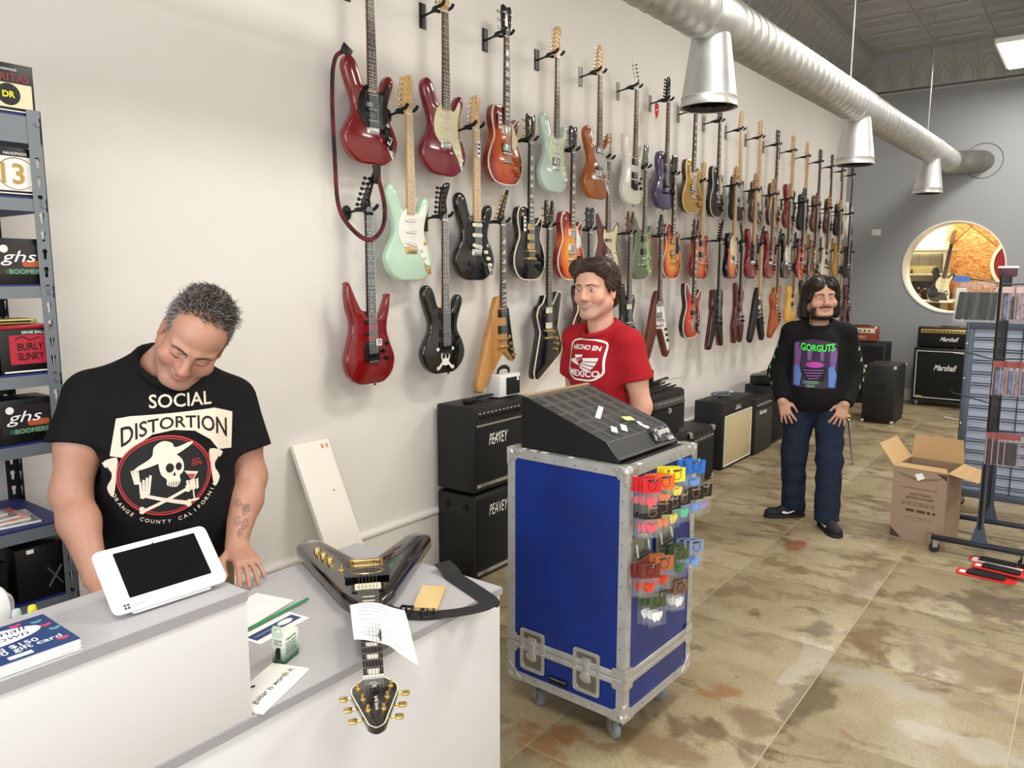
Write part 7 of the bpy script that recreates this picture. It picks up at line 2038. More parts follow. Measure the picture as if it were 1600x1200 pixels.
def hand_prims(Fd, wrist, dirv, palm_n, side, curl=.35, sc=1.0, spread=.12, thumb_in=.5):
    """palm and five fingers; dirv = towards the fingertips, palm_n = out of the palm, side = +1 when the thumb is on dirv x palm_n"""
    d = Vector(dirv).normalized(); n_ = Vector(palm_n); n_ = (n_ - d * n_.dot(d)).normalized(); s_ = d.cross(n_) * side
    w = Vector(wrist)
    P = lambda a, b, c: tuple(w + (d * a + s_ * b + n_ * c) * sc)
    for b in (-.026, -.009, .009, .026):
        Fd.cap(P(.006, b * .62, 0), P(.085, b, 0), .0135 * sc, .0118 * sc, .014)
    Fd.cap(P(.02, .018, .008), P(.05, .028, .008), .014 * sc, .011 * sc, .012)
    for i, (b, L_) in enumerate(((.028, .070), (.0095, .078), (-.0095, .073), (-.027, .057))):
        a0 = 0; p = Vector(P(.085, b, 0)); ang = 0.0; rr = .0092 - .0006 * i
        lens = (L_ * .45, L_ * .30, L_ * .25)
        sp = (1.5 - i) * spread
        for j, l in enumerate(lens):
            ang += curl * (.7, 1.0, .7)[j]
            dd = (d * math.cos(ang) + n_ * math.sin(ang)) + s_ * sp * (1 if j < 2 else .6)
            q = p + dd.normalized() * l * sc
            Fd.cap(tuple(p), tuple(q), (rr - .0006 * j) * sc, (rr - .0006 * (j + 1)) * sc, .004)
            p = q
    p0 = Vector(P(.022, .024, .006)); p1 = p0 + (d * .55 + s_ * .75 + n_ * .25).normalized() * .036 * sc
    p2 = p1 + (d * .85 + s_ * (.45 - thumb_in * .5) + n_ * .25).normalized() * .030 * sc; p3 = p2 + (d * .9 + s_ * (.2 - thumb_in * .6) + n_ * .3).normalized() * .024 * sc
    Fd.cap(tuple(p0), tuple(p1), .0135 * sc, .0112 * sc, .010); Fd.cap(tuple(p1), tuple(p2), .0112 * sc, .0098 * sc, .004); Fd.cap(tuple(p2), tuple(p3), .0098 * sc, .0082 * sc, .004)

def cloth_mat(name, rgb, rough=.85, fold=.35):
    m = M(name, rgb, rough, spec=.25)
    nt = m.node_tree; b = nt.nodes['Principled BSDF']
    tc = nt.nodes.new('ShaderNodeTexCoord')
    n1 = nt.nodes.new('ShaderNodeTexNoise'); n1.inputs['Scale'].default_value = 7; n1.inputs['Detail'].default_value = 3; n1.inputs['Distortion'].default_value = 1.2
    n2 = nt.nodes.new('ShaderNodeTexNoise'); n2.inputs['Scale'].default_value = 420
    bp = nt.nodes.new('ShaderNodeBump'); bp.inputs['Strength'].default_value = fold; bp.inputs['Distance'].default_value = .03
    b2 = nt.nodes.new('ShaderNodeBump'); b2.inputs['Strength'].default_value = .15; b2.inputs['Distance'].default_value = .002
    for n_ in (n1, n2): nt.links.new(tc.outputs['Object'], n_.inputs['Vector'])
    nt.links.new(n1.outputs['Fac'], bp.inputs['Height']); nt.links.new(n2.outputs['Fac'], b2.inputs['Height'])
    nt.links.new(bp.outputs['Normal'], b2.inputs['Normal']); nt.links.new(b2.outputs['Normal'], b.inputs['Normal'])
    return m

class Print:
    """flat print laid on a shirt: 2-D shapes dropped along one direction on to the cloth"""
    def __init__(s, V, F_, origin, U, Vv, step=.012, kx=1.0, ky=1.0):
        s.step, s.kx, s.ky = step, kx, ky
        s.bvh = BVHTree.FromPolygons([tuple(v) for v in V], [tuple(f) for f in F_])
        s.o, s.u, s.v = Vector(origin), Vector(U).normalized(), Vector(Vv).normalized()
        s.n = s.u.cross(s.v)
    def lay(s, name, vs, fs, mat, parent, lift=.002):
        vs = [(x * s.kx, y * s.ky) for x, y in vs]
        bm = bmesh.new()
        bv = [bm.verts.new((x, y, 0)) for x, y in vs]
        for f in fs:
            try: bm.faces.new([bv[i] for i in f])
            except ValueError: pass
        xs = [v[0] for v in vs]; ys = [v[1] for v in vs]
        for ax_, lo, hi in ((0, min(xs), max(xs)), (1, min(ys), max(ys))):
            c = math.floor(lo / s.step) * s.step + s.step
            while c < hi:
                co = (c, 0, 0) if ax_ == 0 else (0, c, 0); no = (1, 0, 0) if ax_ == 0 else (0, 1, 0)
                bmesh.ops.bisect_plane(bm, geom=bm.verts[:] + bm.edges[:] + bm.faces[:], plane_co=co, plane_no=no)
                c += s.step
        for v in bm.verts:
            st = s.o + s.u * v.co.x + s.v * v.co.y
            hit = s.bvh.ray_cast(st + s.n * .5, -s.n, 1.2)
            v.co = (hit[0] + s.n * lift) if hit[0] is not None else st
        me = bpy.data.meshes.new(name)
        bm.to_mesh(me); bm.free()
        me.materials.append(mat)
        me.polygons.foreach_set('use_smooth', [True] * len(me.polygons))
        return obj(name, me, parent)
    def text(s, txt, wd, x, y, mat, parent, height=None, rot=0, lift=.0022, warp=None, **k):
        vs, fs = text_fit(txt, wd, height, **k)
        c, sn = math.cos(rot), math.sin(rot)
        if warp: vs = [warp(a, b) for a, b in vs]
        return s.lay('shirt_lettering', [(x + a * c - b * sn, y + a * sn + b * c) for a, b in vs], fs, mat, parent, lift)
    def poly(s, pts, mat, parent, name='shirt_print', holes=(), lift=.002):
        loops = [list(pts)] + [list(h) for h in holes]
        tri = tessellate_polygon([[Vector((p[0], p[1], 0)) for p in L] for L in loops])
        return s.lay(name, [p for L in loops for p in L], tri, mat, parent, lift)
    def ring(s, rx, ry, w_, x, y, mat, parent, lift=.0022, n=48):
        return s.poly(ellipse(rx, ry, n, x, y), mat, parent, 'shirt_print', [ellipse(rx - w_, ry - w_, n, x, y)], lift)
INKW = M('print_offwhite', (226, 212, 192), .7); INKR = M('print_red', (188, 50, 52), .7); INKB = M('print_black', (14, 14, 15), .8); INKWH = M('print_white', (236, 232, 230), .7)

def body_tree(t):
    b = [o for o in t.children if o.name.startswith('body')][0].data
    return BVHTree.FromPolygons([tuple(v.co) for v in b.vertices], [tuple(p.vertices) for p in b.polygons])

def wob(V, amp, seed=0, zr=None):
    """soft cloth undulation: every vertex shifted a few millimetres"""
    r = np.random.RandomState(seed); D = np.zeros_like(V)
    for _ in range(7):
        k = r.normal(size=3) * 22; D += np.outer(np.sin(V @ k + r.uniform(0, 6.3)), r.normal(size=3)) * amp / 3
    return V + D

def shirt_field(sh_r, sh_l, hem_r, hem_l, torso, neck, sl=(.085, .088), collar=True):
    """torso = list of (centre, radii); neck = (centre, rx, ry, tilt); sleeves run from shoulder to hem point"""
    Fd = Field()
    for c, r in torso: Fd.ell(c, r, .07)
    for a, b in ((sh_r, hem_r), (sh_l, hem_l)): Fd.sleeve(a, b, sl[0], sl[1], .05)
    mid = [(sh_r[i] + sh_l[i]) / 2 for i in range(3)]
    for sh, q in ((sh_r, -1), (sh_l, 1)): Fd.cap((sh[0] * .9, sh[1], sh[2] - .005), (neck[0][0] + q * .066, neck[0][1] + .02, neck[0][2] - .022), .060, .046, .05)
    return Fd


# ------------------------------------------------------------------ cashier behind the counter
def cashier():
    t = thing('person', 'man in a black printed t-shirt looking down behind the counter', 'person', (1.205, -.66, 0), math.radians(-18))
    H = frame((.064, -.185, 1.505), .70, .44, -.10)
    SCL = 1.06
    Fd = Field()
    head_prims(Fd, H, SCL, fat=.006, smile=1.3, nose=1.12)
    nk = H @ Vector((0, .035, -.075))
    Fd.cap((.005, -.03, 1.40), tuple(nk), .070, .064, .04)
    Fd.cap((.01, -.09, 1.40), tuple(H @ Vector((0, -.03, -.09))), .050, .040, .04)
    Fd.ell((0, -.03, 1.20), (.175, .115, .18), .05).ell((0, -.02, 1.02), (.185, .14, .2), .05).ell((0, .04, .90), (.175, .13, .13), .05)
    RS, RE, RW = (-.195, -.02, 1.335), (-.262, -.07, 1.075), (-.236, -.262, .885)
    LS, LE, LW = (.200, -.035, 1.290), (.236, -.062, 1.045), (.146, -.205, .8845)
    for S_, E_, W_ in ((RS, RE, RW), (LS, LE, LW)):
        Fd.cap((S_[0] * .6, S_[1], S_[2] - .01), (S_[0], S_[1], S_[2] - .015), .042, .046, .04)
        m = tuple((S_[i] + E_[i]) / 2 for i in range(3))
        Fd.chain([(S_[0], S_[1], S_[2] - .015), m, E_], [.050, .060, .051], .03)
        m2 = tuple(E_[i] * .65 + W_[i] * .35 for i in range(3))
        Fd.chain([E_, m2, W_], [.050, .0515, .0315], .025)
    hand_prims(Fd, LW, (.06, -.82, -.34), (-.1, .35, -.9), -1, curl=.26, sc=1.04, spread=.10)
    hand_prims(Fd, RW, (.25, -.85, -.25), (0, .2, -1), 1, curl=.35, sc=1.04)
    for s in (-1, 1): Fd.chain([(s * .09, .04, .86), (s * .10, .03, .47), (s * .10, .06, .08)], [.09, .06, .042], .03)
    body = [Fd.mesh(.0034, (-.37, -.40, .76), (.33, .16, 1.72)), Fd.mesh(.012, (-.3, -.2, .0), (.3, .25, .80))]
    col = face_colors(H, SCL, (190, 140, 117), (168, 92, 84), (198, 120, 104), (160, 122, 106), lambda L: .4 * np.exp(-((L[:, 2] + .085) / .03) ** 2) * (L[:, 1] < -.01))
    obj('body', np_mesh('body', body, SKIN, col), t)
    face_parts(t, H, SCL, (50, 38, 34), True, .75, 1.3)
    # hair: short, receding, grey at the sides
    TH = lambda v: H @ (Vector(v) * SCL)
    cen = Vector((0, .022, .040)); rad = Vector((.081, .101, .092))
    dark, grey = [], []
    rr = random.Random(11)
    capf = Field()
    R3 = np.array(H.to_3x3())
    capf.ell(tuple(TH((0, .030, .046))), [q * SCL for q in (.0795, .094, .087)], .02, 1, R3)
    capf.ell(tuple(TH((0, -.095, .030))), [q * SCL for q in (.082, .090, .062)], .02, -1, R3)
    capf.ell(tuple(TH((0, .0, -.075))), [q * SCL for q in (.12, .14, .070)], .015, -1, R3)
    c0 = TH((0, .02, .04))
    capm = capf.mesh(.004, [c0[i] - .13 for i in range(3)], [c0[i] + .13 for i in range(3)])
    obj('hair', np_mesh('hair', [capm], hair_mat('hair_brown_grey', (66, 56, 50))), t)
    for _ in range(5200):
        a, b = rr.uniform(0, 2 * PI), rr.uniform(-.25, 1)
        st = math.sqrt(max(0, 1 - b * b))
        n_ = Vector((st * math.cos(a), st * math.sin(a), b))
        p = Vector((cen[i] + rad[i] * n_[i] * .985 for i in range(3)))
        fy = p.y
        if p.z < .012 and p.y < .0: 
            if not (abs(p.x) > .066 and p.y > -.045 and p.z > -.03): continue
        if fy < -.030 - .03 * (1 - min(1, abs(p.x) / .05)) and p.z < .115 and not (abs(p.x) > .062 and fy > -.05): continue
        if fy < -.045 and p.z < .105: continue
        side = abs(p.x) > .055 and p.z < .085
        ln = rr.uniform(.012, .022) if side or p.z < .05 else rr.uniform(.018, .036)
        if side: d = Vector((.3 * (1 if p.x > 0 else -1), .6, -.55))
        else: d = Vector((rr.uniform(-.3, 1.1), rr.uniform(-1.0, .7), .35)) if p.y < .05 else Vector((rr.uniform(-.4, .4), .8, -.1))
        d = (d + n_ * .15 + Vector((rr.uniform(-.5, .5), rr.uniform(-.5, .5), rr.uniform(-.4, .3)))).normalized()
        q1 = p + (d + n_ * .35).normalized() * ln * .5; q2 = q1 + (d - n_ * .45 + Vector((rr.uniform(-.5, .5), rr.uniform(-.5, .5), -.1))).normalized() * ln * .5
        (grey if (side and rr.random() < .75) or rr.random() < .16 else dark).append(([TH(p), TH(q1), TH(q2)], rr.uniform(.0005, .0009)))
    tubes('hair_strands', dark, M('hair_dark_brown', (48, 38, 32), .4), t)['kind'] = 'stuff'
    tubes('grey_hair_strands', grey, M('hair_grey', (150, 146, 142), .4), t)['kind'] = 'stuff'
    # shirt
    HR = tuple(RS[i] + (RE[i] - RS[i]) * .58 for i in range(3)); HL = tuple(LS[i] + (LE[i] - LS[i]) * .66 for i in range(3))
    neck = ((.012, -.045, 1.435), .09, .10)
    sf = shirt_field(RS, LS, tuple(RS[i] + (RE[i] - RS[i]) * .50 for i in range(3)), tuple(LS[i] + (LE[i] - LS[i]) * .64 for i in range(3)),
                     [((0, -.035, 1.23), (.215, .15, .20)), ((0, -.035, 1.02), (.205, .168, .24)), ((0, .02, .88), (.20, .155, .16))], neck, (.070, .086))
    for S_, E_, fr, ar in ((RS, RE, .50, .070), (LS, LE, .64, .068)):
        a, b = Vector(S_), Vector(E_); d = (b - a).normalized(); h = a + (b - a) * fr
        sf.cap(tuple(h + d * .05), tuple(h + d * .1), ar, ar, .004, -1)
    # collar ring, then the opening inside it
    cp = [(.012 + .084 * math.cos(a), -.075 + .092 * math.sin(a), 1.424 + .050 * math.sin(a) + .004 * math.cos(2 * a)) for a in np.linspace(0, 2 * PI, 25)]
    for i in range(24): sf.cap(cp[i], cp[i + 1], .0105, .0105, .012)
    sf.cap((.012, -.10, 1.50), (.012, -.055, 1.395), .085, .072, .012, -1)
    sf.plane((0, 0, .80), (0, 0, -1), (-.4, -.4, .6), (.4, .4, .84), .006)
    V, F_ = sf.mesh(.005, (-.40, -.32, .72), (.40, .22, 1.55))
    V = wob(V, .0035, 3)
    shirt = obj('t_shirt', np_mesh('t_shirt', [(V, F_)], cloth_mat('black_cotton', (10, 10, 12))), t)
    me = shirt.data
    Vn = np.array([v.co[:] for v in me.vertices])
    P0 = Print(Vn, F_, (-.008, -.185, 1.142), (.985, -.17, 0), (.03, -.05, 1), kx=.93, ky=.96); P = P0
    P.text('SOCIAL', .180, .022, .192, INKW, shirt, height=.038, warp=lambda a, b: (a, b - .10 * a * a - .04 * a), bold=.012)
    ban = [(-.158, .150)] + [(x, .158 - 1.1 * (x ** 2) * .1) for x in (-.12, -.06, 0, .06, .12)] + [(.178, .132), (.172, .02), (.130, .028), (.105, .065), (.06, .098), (0, .108), (-.06, .100), (-.11, .068), (-.135, .034), (-.178, .040)]
    P.poly(ban, INKW, shirt)
    P.text('DISTORTION', .305, .006, .131, INKB, shirt, height=.034, lift=.0032, bold=.012, warp=lambda a, b: (a, b * (1 + 15 * abs(a) ** 1.6) - 1.7 * a * a - .02 * a))
    P = Print(Vn, F_, (-.036, -.19, 1.120), (.985, -.17, 0), (.03, -.05, 1), kx=.90, ky=.93)
    P.poly(ellipse(.139, .121, 48, 0, 0), INKB, shirt, lift=.0030)
    P.ring(.139, .121, .0045, 0, 0, INKR, shirt, .0038); P.ring(.131, .113, .0025, 0, 0, INKR, shirt, .0038)
    # skull with a hat over crossed bones
    lf = .0042
    P.poly(smooth_closed([(-.018, .045), (-.012, .006), (.004, -.012), (.006, -.030), (.034, -.036), (.044, -.020), (.042, -.004), (.054, .010), (.052, .040), (.03, .062), (.0, .064)], 4), INKW, shirt, 'skull_print', lift=lf)
    P.poly(smooth_closed([(-.085, .020), (-.03, .034), (.03, .058), (.080, .086), (.076, .094), (.032, .082), (.022, .096), (-.004, .104), (-.030, .088), (-.038, .058), (-.078, .032)], 4), INKW, shirt, 'hat_print', lift=lf + .0006)
    for x, y, a, b in ((.014, .022, .012, .014), (.040, .024, .009, .012)): P.poly(ellipse(a, b, 14, x, y), INKB, shirt, 'eye_socket_print', lift=lf + .0012)
    P.poly([(.027, .010), (.032, -.002), (.022, -.002)], INKB, shirt, 'nose_print', lift=lf + .0012)
    for k in range(5): P.poly([(.010 + .0068 * k, -.020), (.0118 + .0068 * k, -.020), (.0118 + .0068 * k, -.034), (.010 + .0068 * k, -.034)], INKB, shirt, 'teeth_print', lift=lf + .0012)
    for s in (-1, 1):
        P.poly([(-.062, -.055 + .006 * s), (-.060, -.066 + .006 * s), (.062, -.098)][::1] + [(.066, -.086)] if s > 0 else [(-.066, -.098), (-.060, -.106), (.064, -.052), (.060, -.044)], INKW, shirt, 'crossbone_print', lift=lf)
        for x, y in (((-.065, -.052), (.068, -.093)) if s > 0 else ((-.068, -.100), (.066, -.046))):
            for dy in (-.005, .005): P.poly(ellipse(.008, .007, 10, x, y + dy), INKW, shirt, 'bone_knob_print', lift=lf + .0005)
    # bony hands and a cocktail glass
    for k in range(4):
        P.poly([(-.098 + .006 * k, .020 + .004 * (k % 2)), (-.093 + .006 * k, .020), (-.083 + .004 * k, -.020), (-.088 + .004 * k, -.020)], INKW, shirt, 'hand_bone_print', lift=lf)
        P.poly([(-.075 + .010 * k, -.012 + .006 * k), (-.068 + .010 * k, -.014 + .006 * k), (-.066 + .007 * k, -.052), (-.073 + .007 * k, -.052)], INKW, shirt, 'hand_bone_print', lift=lf)
        P.poly([(.060 + .010 * k, -.024), (.067 + .010 * k, -.022), (.074 + .008 * k, -.052), (.067 + .008 * k, -.055)], INKW, shirt, 'hand_bone_print', lift=lf)
    P.poly([(.056, .008), (.098, -.002), (.080, -.026)], INKW, shirt, 'glass_print', lift=lf + .0006)
    P.poly([(.064, -.002), (.090, -.008), (.079, -.022)], INKR, shirt, 'drink_print', lift=lf + .0012)
    P.poly([(.0775, -.025), (.0815, -.026), (.086, -.084), (.082, -.084)], INKW, shirt, 'glass_stem_print', lift=lf + .0006)
    P.poly(ellipse(.016, .004, 12, .084, -.086), INKW, shirt, 'glass_foot_print', lift=lf + .0006)
    P.text('EST.', .026, .094, .034, INKR, shirt, lift=lf); P.text('1979', .030, .094, .022, INKR, shirt, lift=lf)
    tx = 'ORANGE COUNTY CALIFORNIA'
    for i, ch in enumerate(tx):
        if ch == ' ': continue
        a = math.radians(203 + (338 - 203) * i / (len(tx) - 1))
        vs, fs, w_, h_ = text2d(ch, .017, bold=.01)
        c, sn = math.cos(a + PI / 2), math.sin(a + PI / 2)
        cx, cy = .158 * math.cos(a), .143 * math.sin(a)
        P.lay('shirt_lettering', [(cx + p * c - q * sn, cy + p * sn + q * c) for p, q in vs], fs, INKW, shirt, .0024)
    # scroll ends beside the ring
    for s in (-1, 1):
        P.poly(smooth_closed([(s * .135, .060), (s * .178, .040), (s * .150, .005), (s * .166, -.035), (s * .150, -.062), (s * .142, -.03), (s * .138, .012)], 3), INKW, shirt, 'scroll_print', lift=.0026)
        P.poly([(s * .150, .012), (s * .164, .030), (s * .168, .026), (s * .153, .006)], INKB, shirt, 'scroll_line_print', lift=.0034)
    # tattoo lines on the left forearm
    bv = body_tree(t)
    def on_arm(u, v):
        a, b = Vector(LE), Vector(LW); p = a + (b - a) * v
        d = (Vector((-.3, -1, .15)) + Vector((1, -.2, 0)) * u).normalized()
        h = bv.ray_cast(p + d * .15, -d, .2)
        return (h[0] + d * .0008) if h[0] is not None else p
    INKT = M('tattoo_ink', (112, 92, 88), .6)
    for cx, cy, r_ in ((.15, .45, .16), (.15, .45, .09), (-.35, .35, .12), (-.25, .62, .14), (.35, .68, .16), (.1, .8, .12)):
        MB().tube([on_arm(cx + r_ * (1.9 - .13 * a) * math.cos(a) * (1 + .22 * math.sin(4 * a)), cy + r_ * (.6 - .04 * a) * math.sin(a) * (1 + .2 * math.sin(5 * a))) for a in np.linspace(.3, 11.5, 40)], .0008, 4).build('tattoo_line', INKT, t)
    # trousers and shoes
    pf = Field(); pf.ell((0, .045, .90), (.19, .145, .14), .05)
    for s in (-1, 1): pf.chain([(s * .095, .04, .86), (s * .105, .03, .47), (s * .11, .06, .06)], [.105, .082, .075], .03)
    pf.plane((0, 0, .05), (0, 0, -1), (-.3, -.3, -.1), (.3, .3, .08), .004)
    obj('trousers', np_mesh('trousers', [pf.mesh(.011, (-.35, -.2, .0), (.35, .3, 1.05))], cloth_mat('khaki_cotton', (122, 104, 72))), t)
    for s in (-1, 1): shoe(t, (s * .11, .06, 0), -.15 * s, 'dark')
    return t

def shoe(t, loc, yaw, kind):
    """low trainer pointing along -y, turned by yaw"""
    up_m = M('black_suede', (20, 20, 22), .75); sole = M('shoe_sole', (26, 26, 28), .7) if kind != 'white' else M('white_rubber', (225, 225, 220), .6)
    f = Field()
    f.ell((0, .055, .055), (.038, .042, .045), .03).cap((0, .05, .06), (0, -.06, .045), .042, .038, .03).ell((0, -.13, .036), (.044, .062, .032), .03).cap((0, .035, .09), (0, .05, .075), .038, .04, .02)
    f.plane((0, 0, .012), (0, 0, -1), (-.1, -.3, -.1), (.1, .2, .035), .003)
    f.cap((0, .042, .14), (0, .040, .085), .034, .030, .008, -1)
    o = obj('shoe', np_mesh('shoe', [f.mesh(.005, (-.07, -.22, -.01), (.07, .12, .16))], up_m), t, loc, (0, 0, yaw))
    out = smooth_closed([(0, -.196), (.036, -.175), (.050, -.12), (.044, -.04), (.040, .05), (.030, .092), (0, .102), (-.030, .092), (-.040, .05), (-.044, -.04), (-.050, -.12), (-.036, -.175)], 4)
    MB().prism(out, .001, .024, XY, b=.004).build('sole', sole, o)
    if kind == 'swoosh':
        for s in (-1, 1):
            bv = BVHTree.FromPolygons([v.co[:] for v in o.data.vertices], [p.vertices[:] for p in o.data.polygons])
            sw = smooth_closed([(-.085, .040), (-.06, .030), (-.02, .034), (.05, .075), (.045, .078), (-.02, .048), (-.055, .044), (-.07, .052)], 4)
            tri = tessellate_polygon([[Vector((p[0], p[1], 0)) for p in sw]])
            vs = []
            for y, z in sw:
                h = bv.ray_cast(Vector((s * .2, y, z)), Vector((-s, 0, 0)), .3)
                vs.append((h[0] + Vector((s * .0025, 0, .0005))) if h[0] is not None else Vector((s * .045, y, z)))
            MB().add(vs, tri).build('white_swoosh', TAGW, o)
    for k in range(4):
        y = .005 - .024 * k; z = .094 - .011 * k
        MB().tube([(-.022, y, z - .008), (0, y - .004, z + .002), (.022, y, z - .008)], .0028, 5).build('lace', BLACKPL, o)
    return o

# ------------------------------------------------------------------ man in the red t-shirt
def red_man():
    t = thing('person', 'smiling man with wavy brown hair in a red t-shirt', 'person', (3.07, -1.105, 0), math.radians(-103))
    H = frame((.0, -.045, 1.618), .06, -.03, .24)
    SCL = 1.04
    Fd = Field()
    head_prims(Fd, H, SCL, fat=.003, smile=1.3, nose=1.05)
    Fd.cap((0, .0, 1.42), tuple(H @ Vector((0, .02, -.07))), .062, .058, .04)
    Fd.ell((0, -.0, 1.22), (.14, .095, .17), .05).ell((0, 0, 1.05), (.15, .105, .18), .05).ell((0, .01, .92), (.16, .11, .12), .05)
    RS, RE, RW = (-.168, .0, 1.385), (-.212, .04, 1.10), (-.205, -.06, .85)
    LS, LE, LW = (.168, .0, 1.385), (.212, .04, 1.10), (.205, -.06, .85)
    for S_, E_, W_, sd in ((RS, RE, RW, 1), (LS, LE, LW, -1)):
        Fd.cap((S_[0] * .6, S_[1], S_[2] - .01), (S_[0], S_[1], S_[2] - .015), .036, .040, .03)
        Fd.chain([(S_[0], S_[1], S_[2] - .015), tuple((S_[i] + E_[i]) / 2 for i in range(3)), E_], [.042, .050, .044], .03)
        Fd.chain([E_, tuple(E_[i] * .65 + W_[i] * .35 for i in range(3)), W_], [.044, .044, .029], .025)
        hand_prims(Fd, W_, (0, -.15, -1), (-W_[0], -.2, 0), sd, curl=.35)
    for s in (-1, 1): Fd.chain([(s * .09, .01, .88), (s * .10, -.01, .48), (s * .10, .03, .09)], [.08, .055, .04], .03)
    body = [Fd.mesh(.0036, (-.32, -.22, .64), (.32, .16, 1.80)), Fd.mesh(.012, (-.3, -.2, .0), (.3, .25, .68))]
    col = face_colors(H, SCL, (218, 166, 142), (190, 110, 104), (222, 140, 122), (176, 136, 118), lambda L: .55 * np.exp(-((L[:, 2] + .085) / .035) ** 2) * (L[:, 1] < .0) + .4 * np.exp(-((L[:, 2] + .046) / .008) ** 2 - (L[:, 0] / .03) ** 2) * (L[:, 1] < -.07))
    obj('body', np_mesh('body', body, SKIN, col), t)
    face_parts(t, H, SCL, (56, 38, 30), False, 1.0, 1.3)
    wavy_hair(t, H, SCL, 'wavy')
    neck = ((0, .0, 1.455), .08, .08)
    sf = shirt_field(RS, LS, tuple(RS[i] + (RE[i] - RS[i]) * .58 for i in range(3)), tuple(LS[i] + (LE[i] - LS[i]) * .58 for i in range(3)),
                     [((0, -.0, 1.275), (.168, .122, .185)), ((0, -.005, 1.05), (.160, .125, .22)), ((0, .005, .90), (.165, .125, .16))], neck, (.060, .076))
    for S_, E_ in ((RS, RE), (LS, LE)):
        a, b = Vector(S_), Vector(E_); d = (b - a).normalized(); h = a + (b - a) * .58
        sf.cap(tuple(h + d * .045), tuple(h + d * .1), .061, .062, .004, -1)
    cp = [(.078 * math.cos(a), -.018 + .082 * math.sin(a), 1.448 + .034 * math.sin(a)) for a in np.linspace(0, 2 * PI, 25)]
    for i in range(24): sf.cap(cp[i], cp[i + 1], .0095, .0095, .012)
    sf.cap((0, -.035, 1.52), (0, -.008, 1.425), .078, .066, .012, -1)
    sf.plane((0, 0, .80), (0, 0, -1), (-.4, -.4, .6), (.4, .4, .84), .006)
    V, F_ = sf.mesh(.0055, (-.38, -.25, .72), (.38, .22, 1.56))
    V = wob(V, .003, 5)
    shirt = obj('t_shirt', np_mesh('t_shirt', [(V, F_)], cloth_mat('red_cotton', (158, 22, 32))), t)
    Vn = np.array([v.co[:] for v in shirt.data.vertices])
    P = Print(Vn, F_, (.0, -.3, 1.292), (1, 0, 0), (0, -.05, 1), kx=1.02, ky=.80)
    fr = round_poly([(-.112, .105), (-.05, .122), (.05, .122), (.112, .105), (.108, -.07), (.06, -.112), (-.06, -.112), (-.108, -.07)], .025, 4)
    P.poly(fr, INKWH, shirt, holes=[inset(fr, .010)])
    P.text('HECHO EN', .165, 0, .076, INKWH, shirt, height=.026, bold=.03, warp=lambda a, b: (a, b - .8 * a * a))
    P.text('MEXICO', .175, 0, -.072, INKWH, shirt, height=.036, bold=.03, warp=lambda a, b: (a, b + .8 * a * a))
    eagle = [[(-.098, -.002), (-.052, .012), (-.030, -.012), (-.024, -.028), (-.090, -.012)], [(-.058, .030), (.0, .036), (-.004, .022), (-.024, .020), (-.030, .012), (-.052, .014)], [(-.042, .010), (-.028, -.002), (-.010, .010), (-.006, .020), (-.020, .004), (-.032, .006)],
             [(.0, .016), (.082, .022), (.078, .002), (.004, -.002)], [(-.002, -.006), (.076, -.004), (.066, -.024), (-.010, -.014)], [(-.014, -.018), (.062, -.030), (.046, -.046), (-.018, -.026)], [(-.022, -.030), (.040, -.050), (.020, -.058), (-.016, -.042)]]
    for pl in eagle: P.poly(pl, INKWH, shirt, 'eagle_emblem_print')
    pf = Field(); pf.ell((0, .01, .92), (.172, .125, .13), .05)
    for s in (-1, 1): pf.chain([(s * .09, .01, .88), (s * .10, -.01, .48), (s * .10, .03, .06)], [.094, .074, .066], .03)
    pf.plane((0, 0, .05), (0, 0, -1), (-.3, -.3, -.1), (.3, .3, .08), .004)
    obj('jeans', np_mesh('jeans', [pf.mesh(.011, (-.35, -.2, .0), (.35, .3, 1.06))], cloth_mat('dark_denim', (34, 40, 58))), t)
    for s in (-1, 1): shoe(t, (s * .105, .03, 0), -.12 * s, 'dark')
    return t

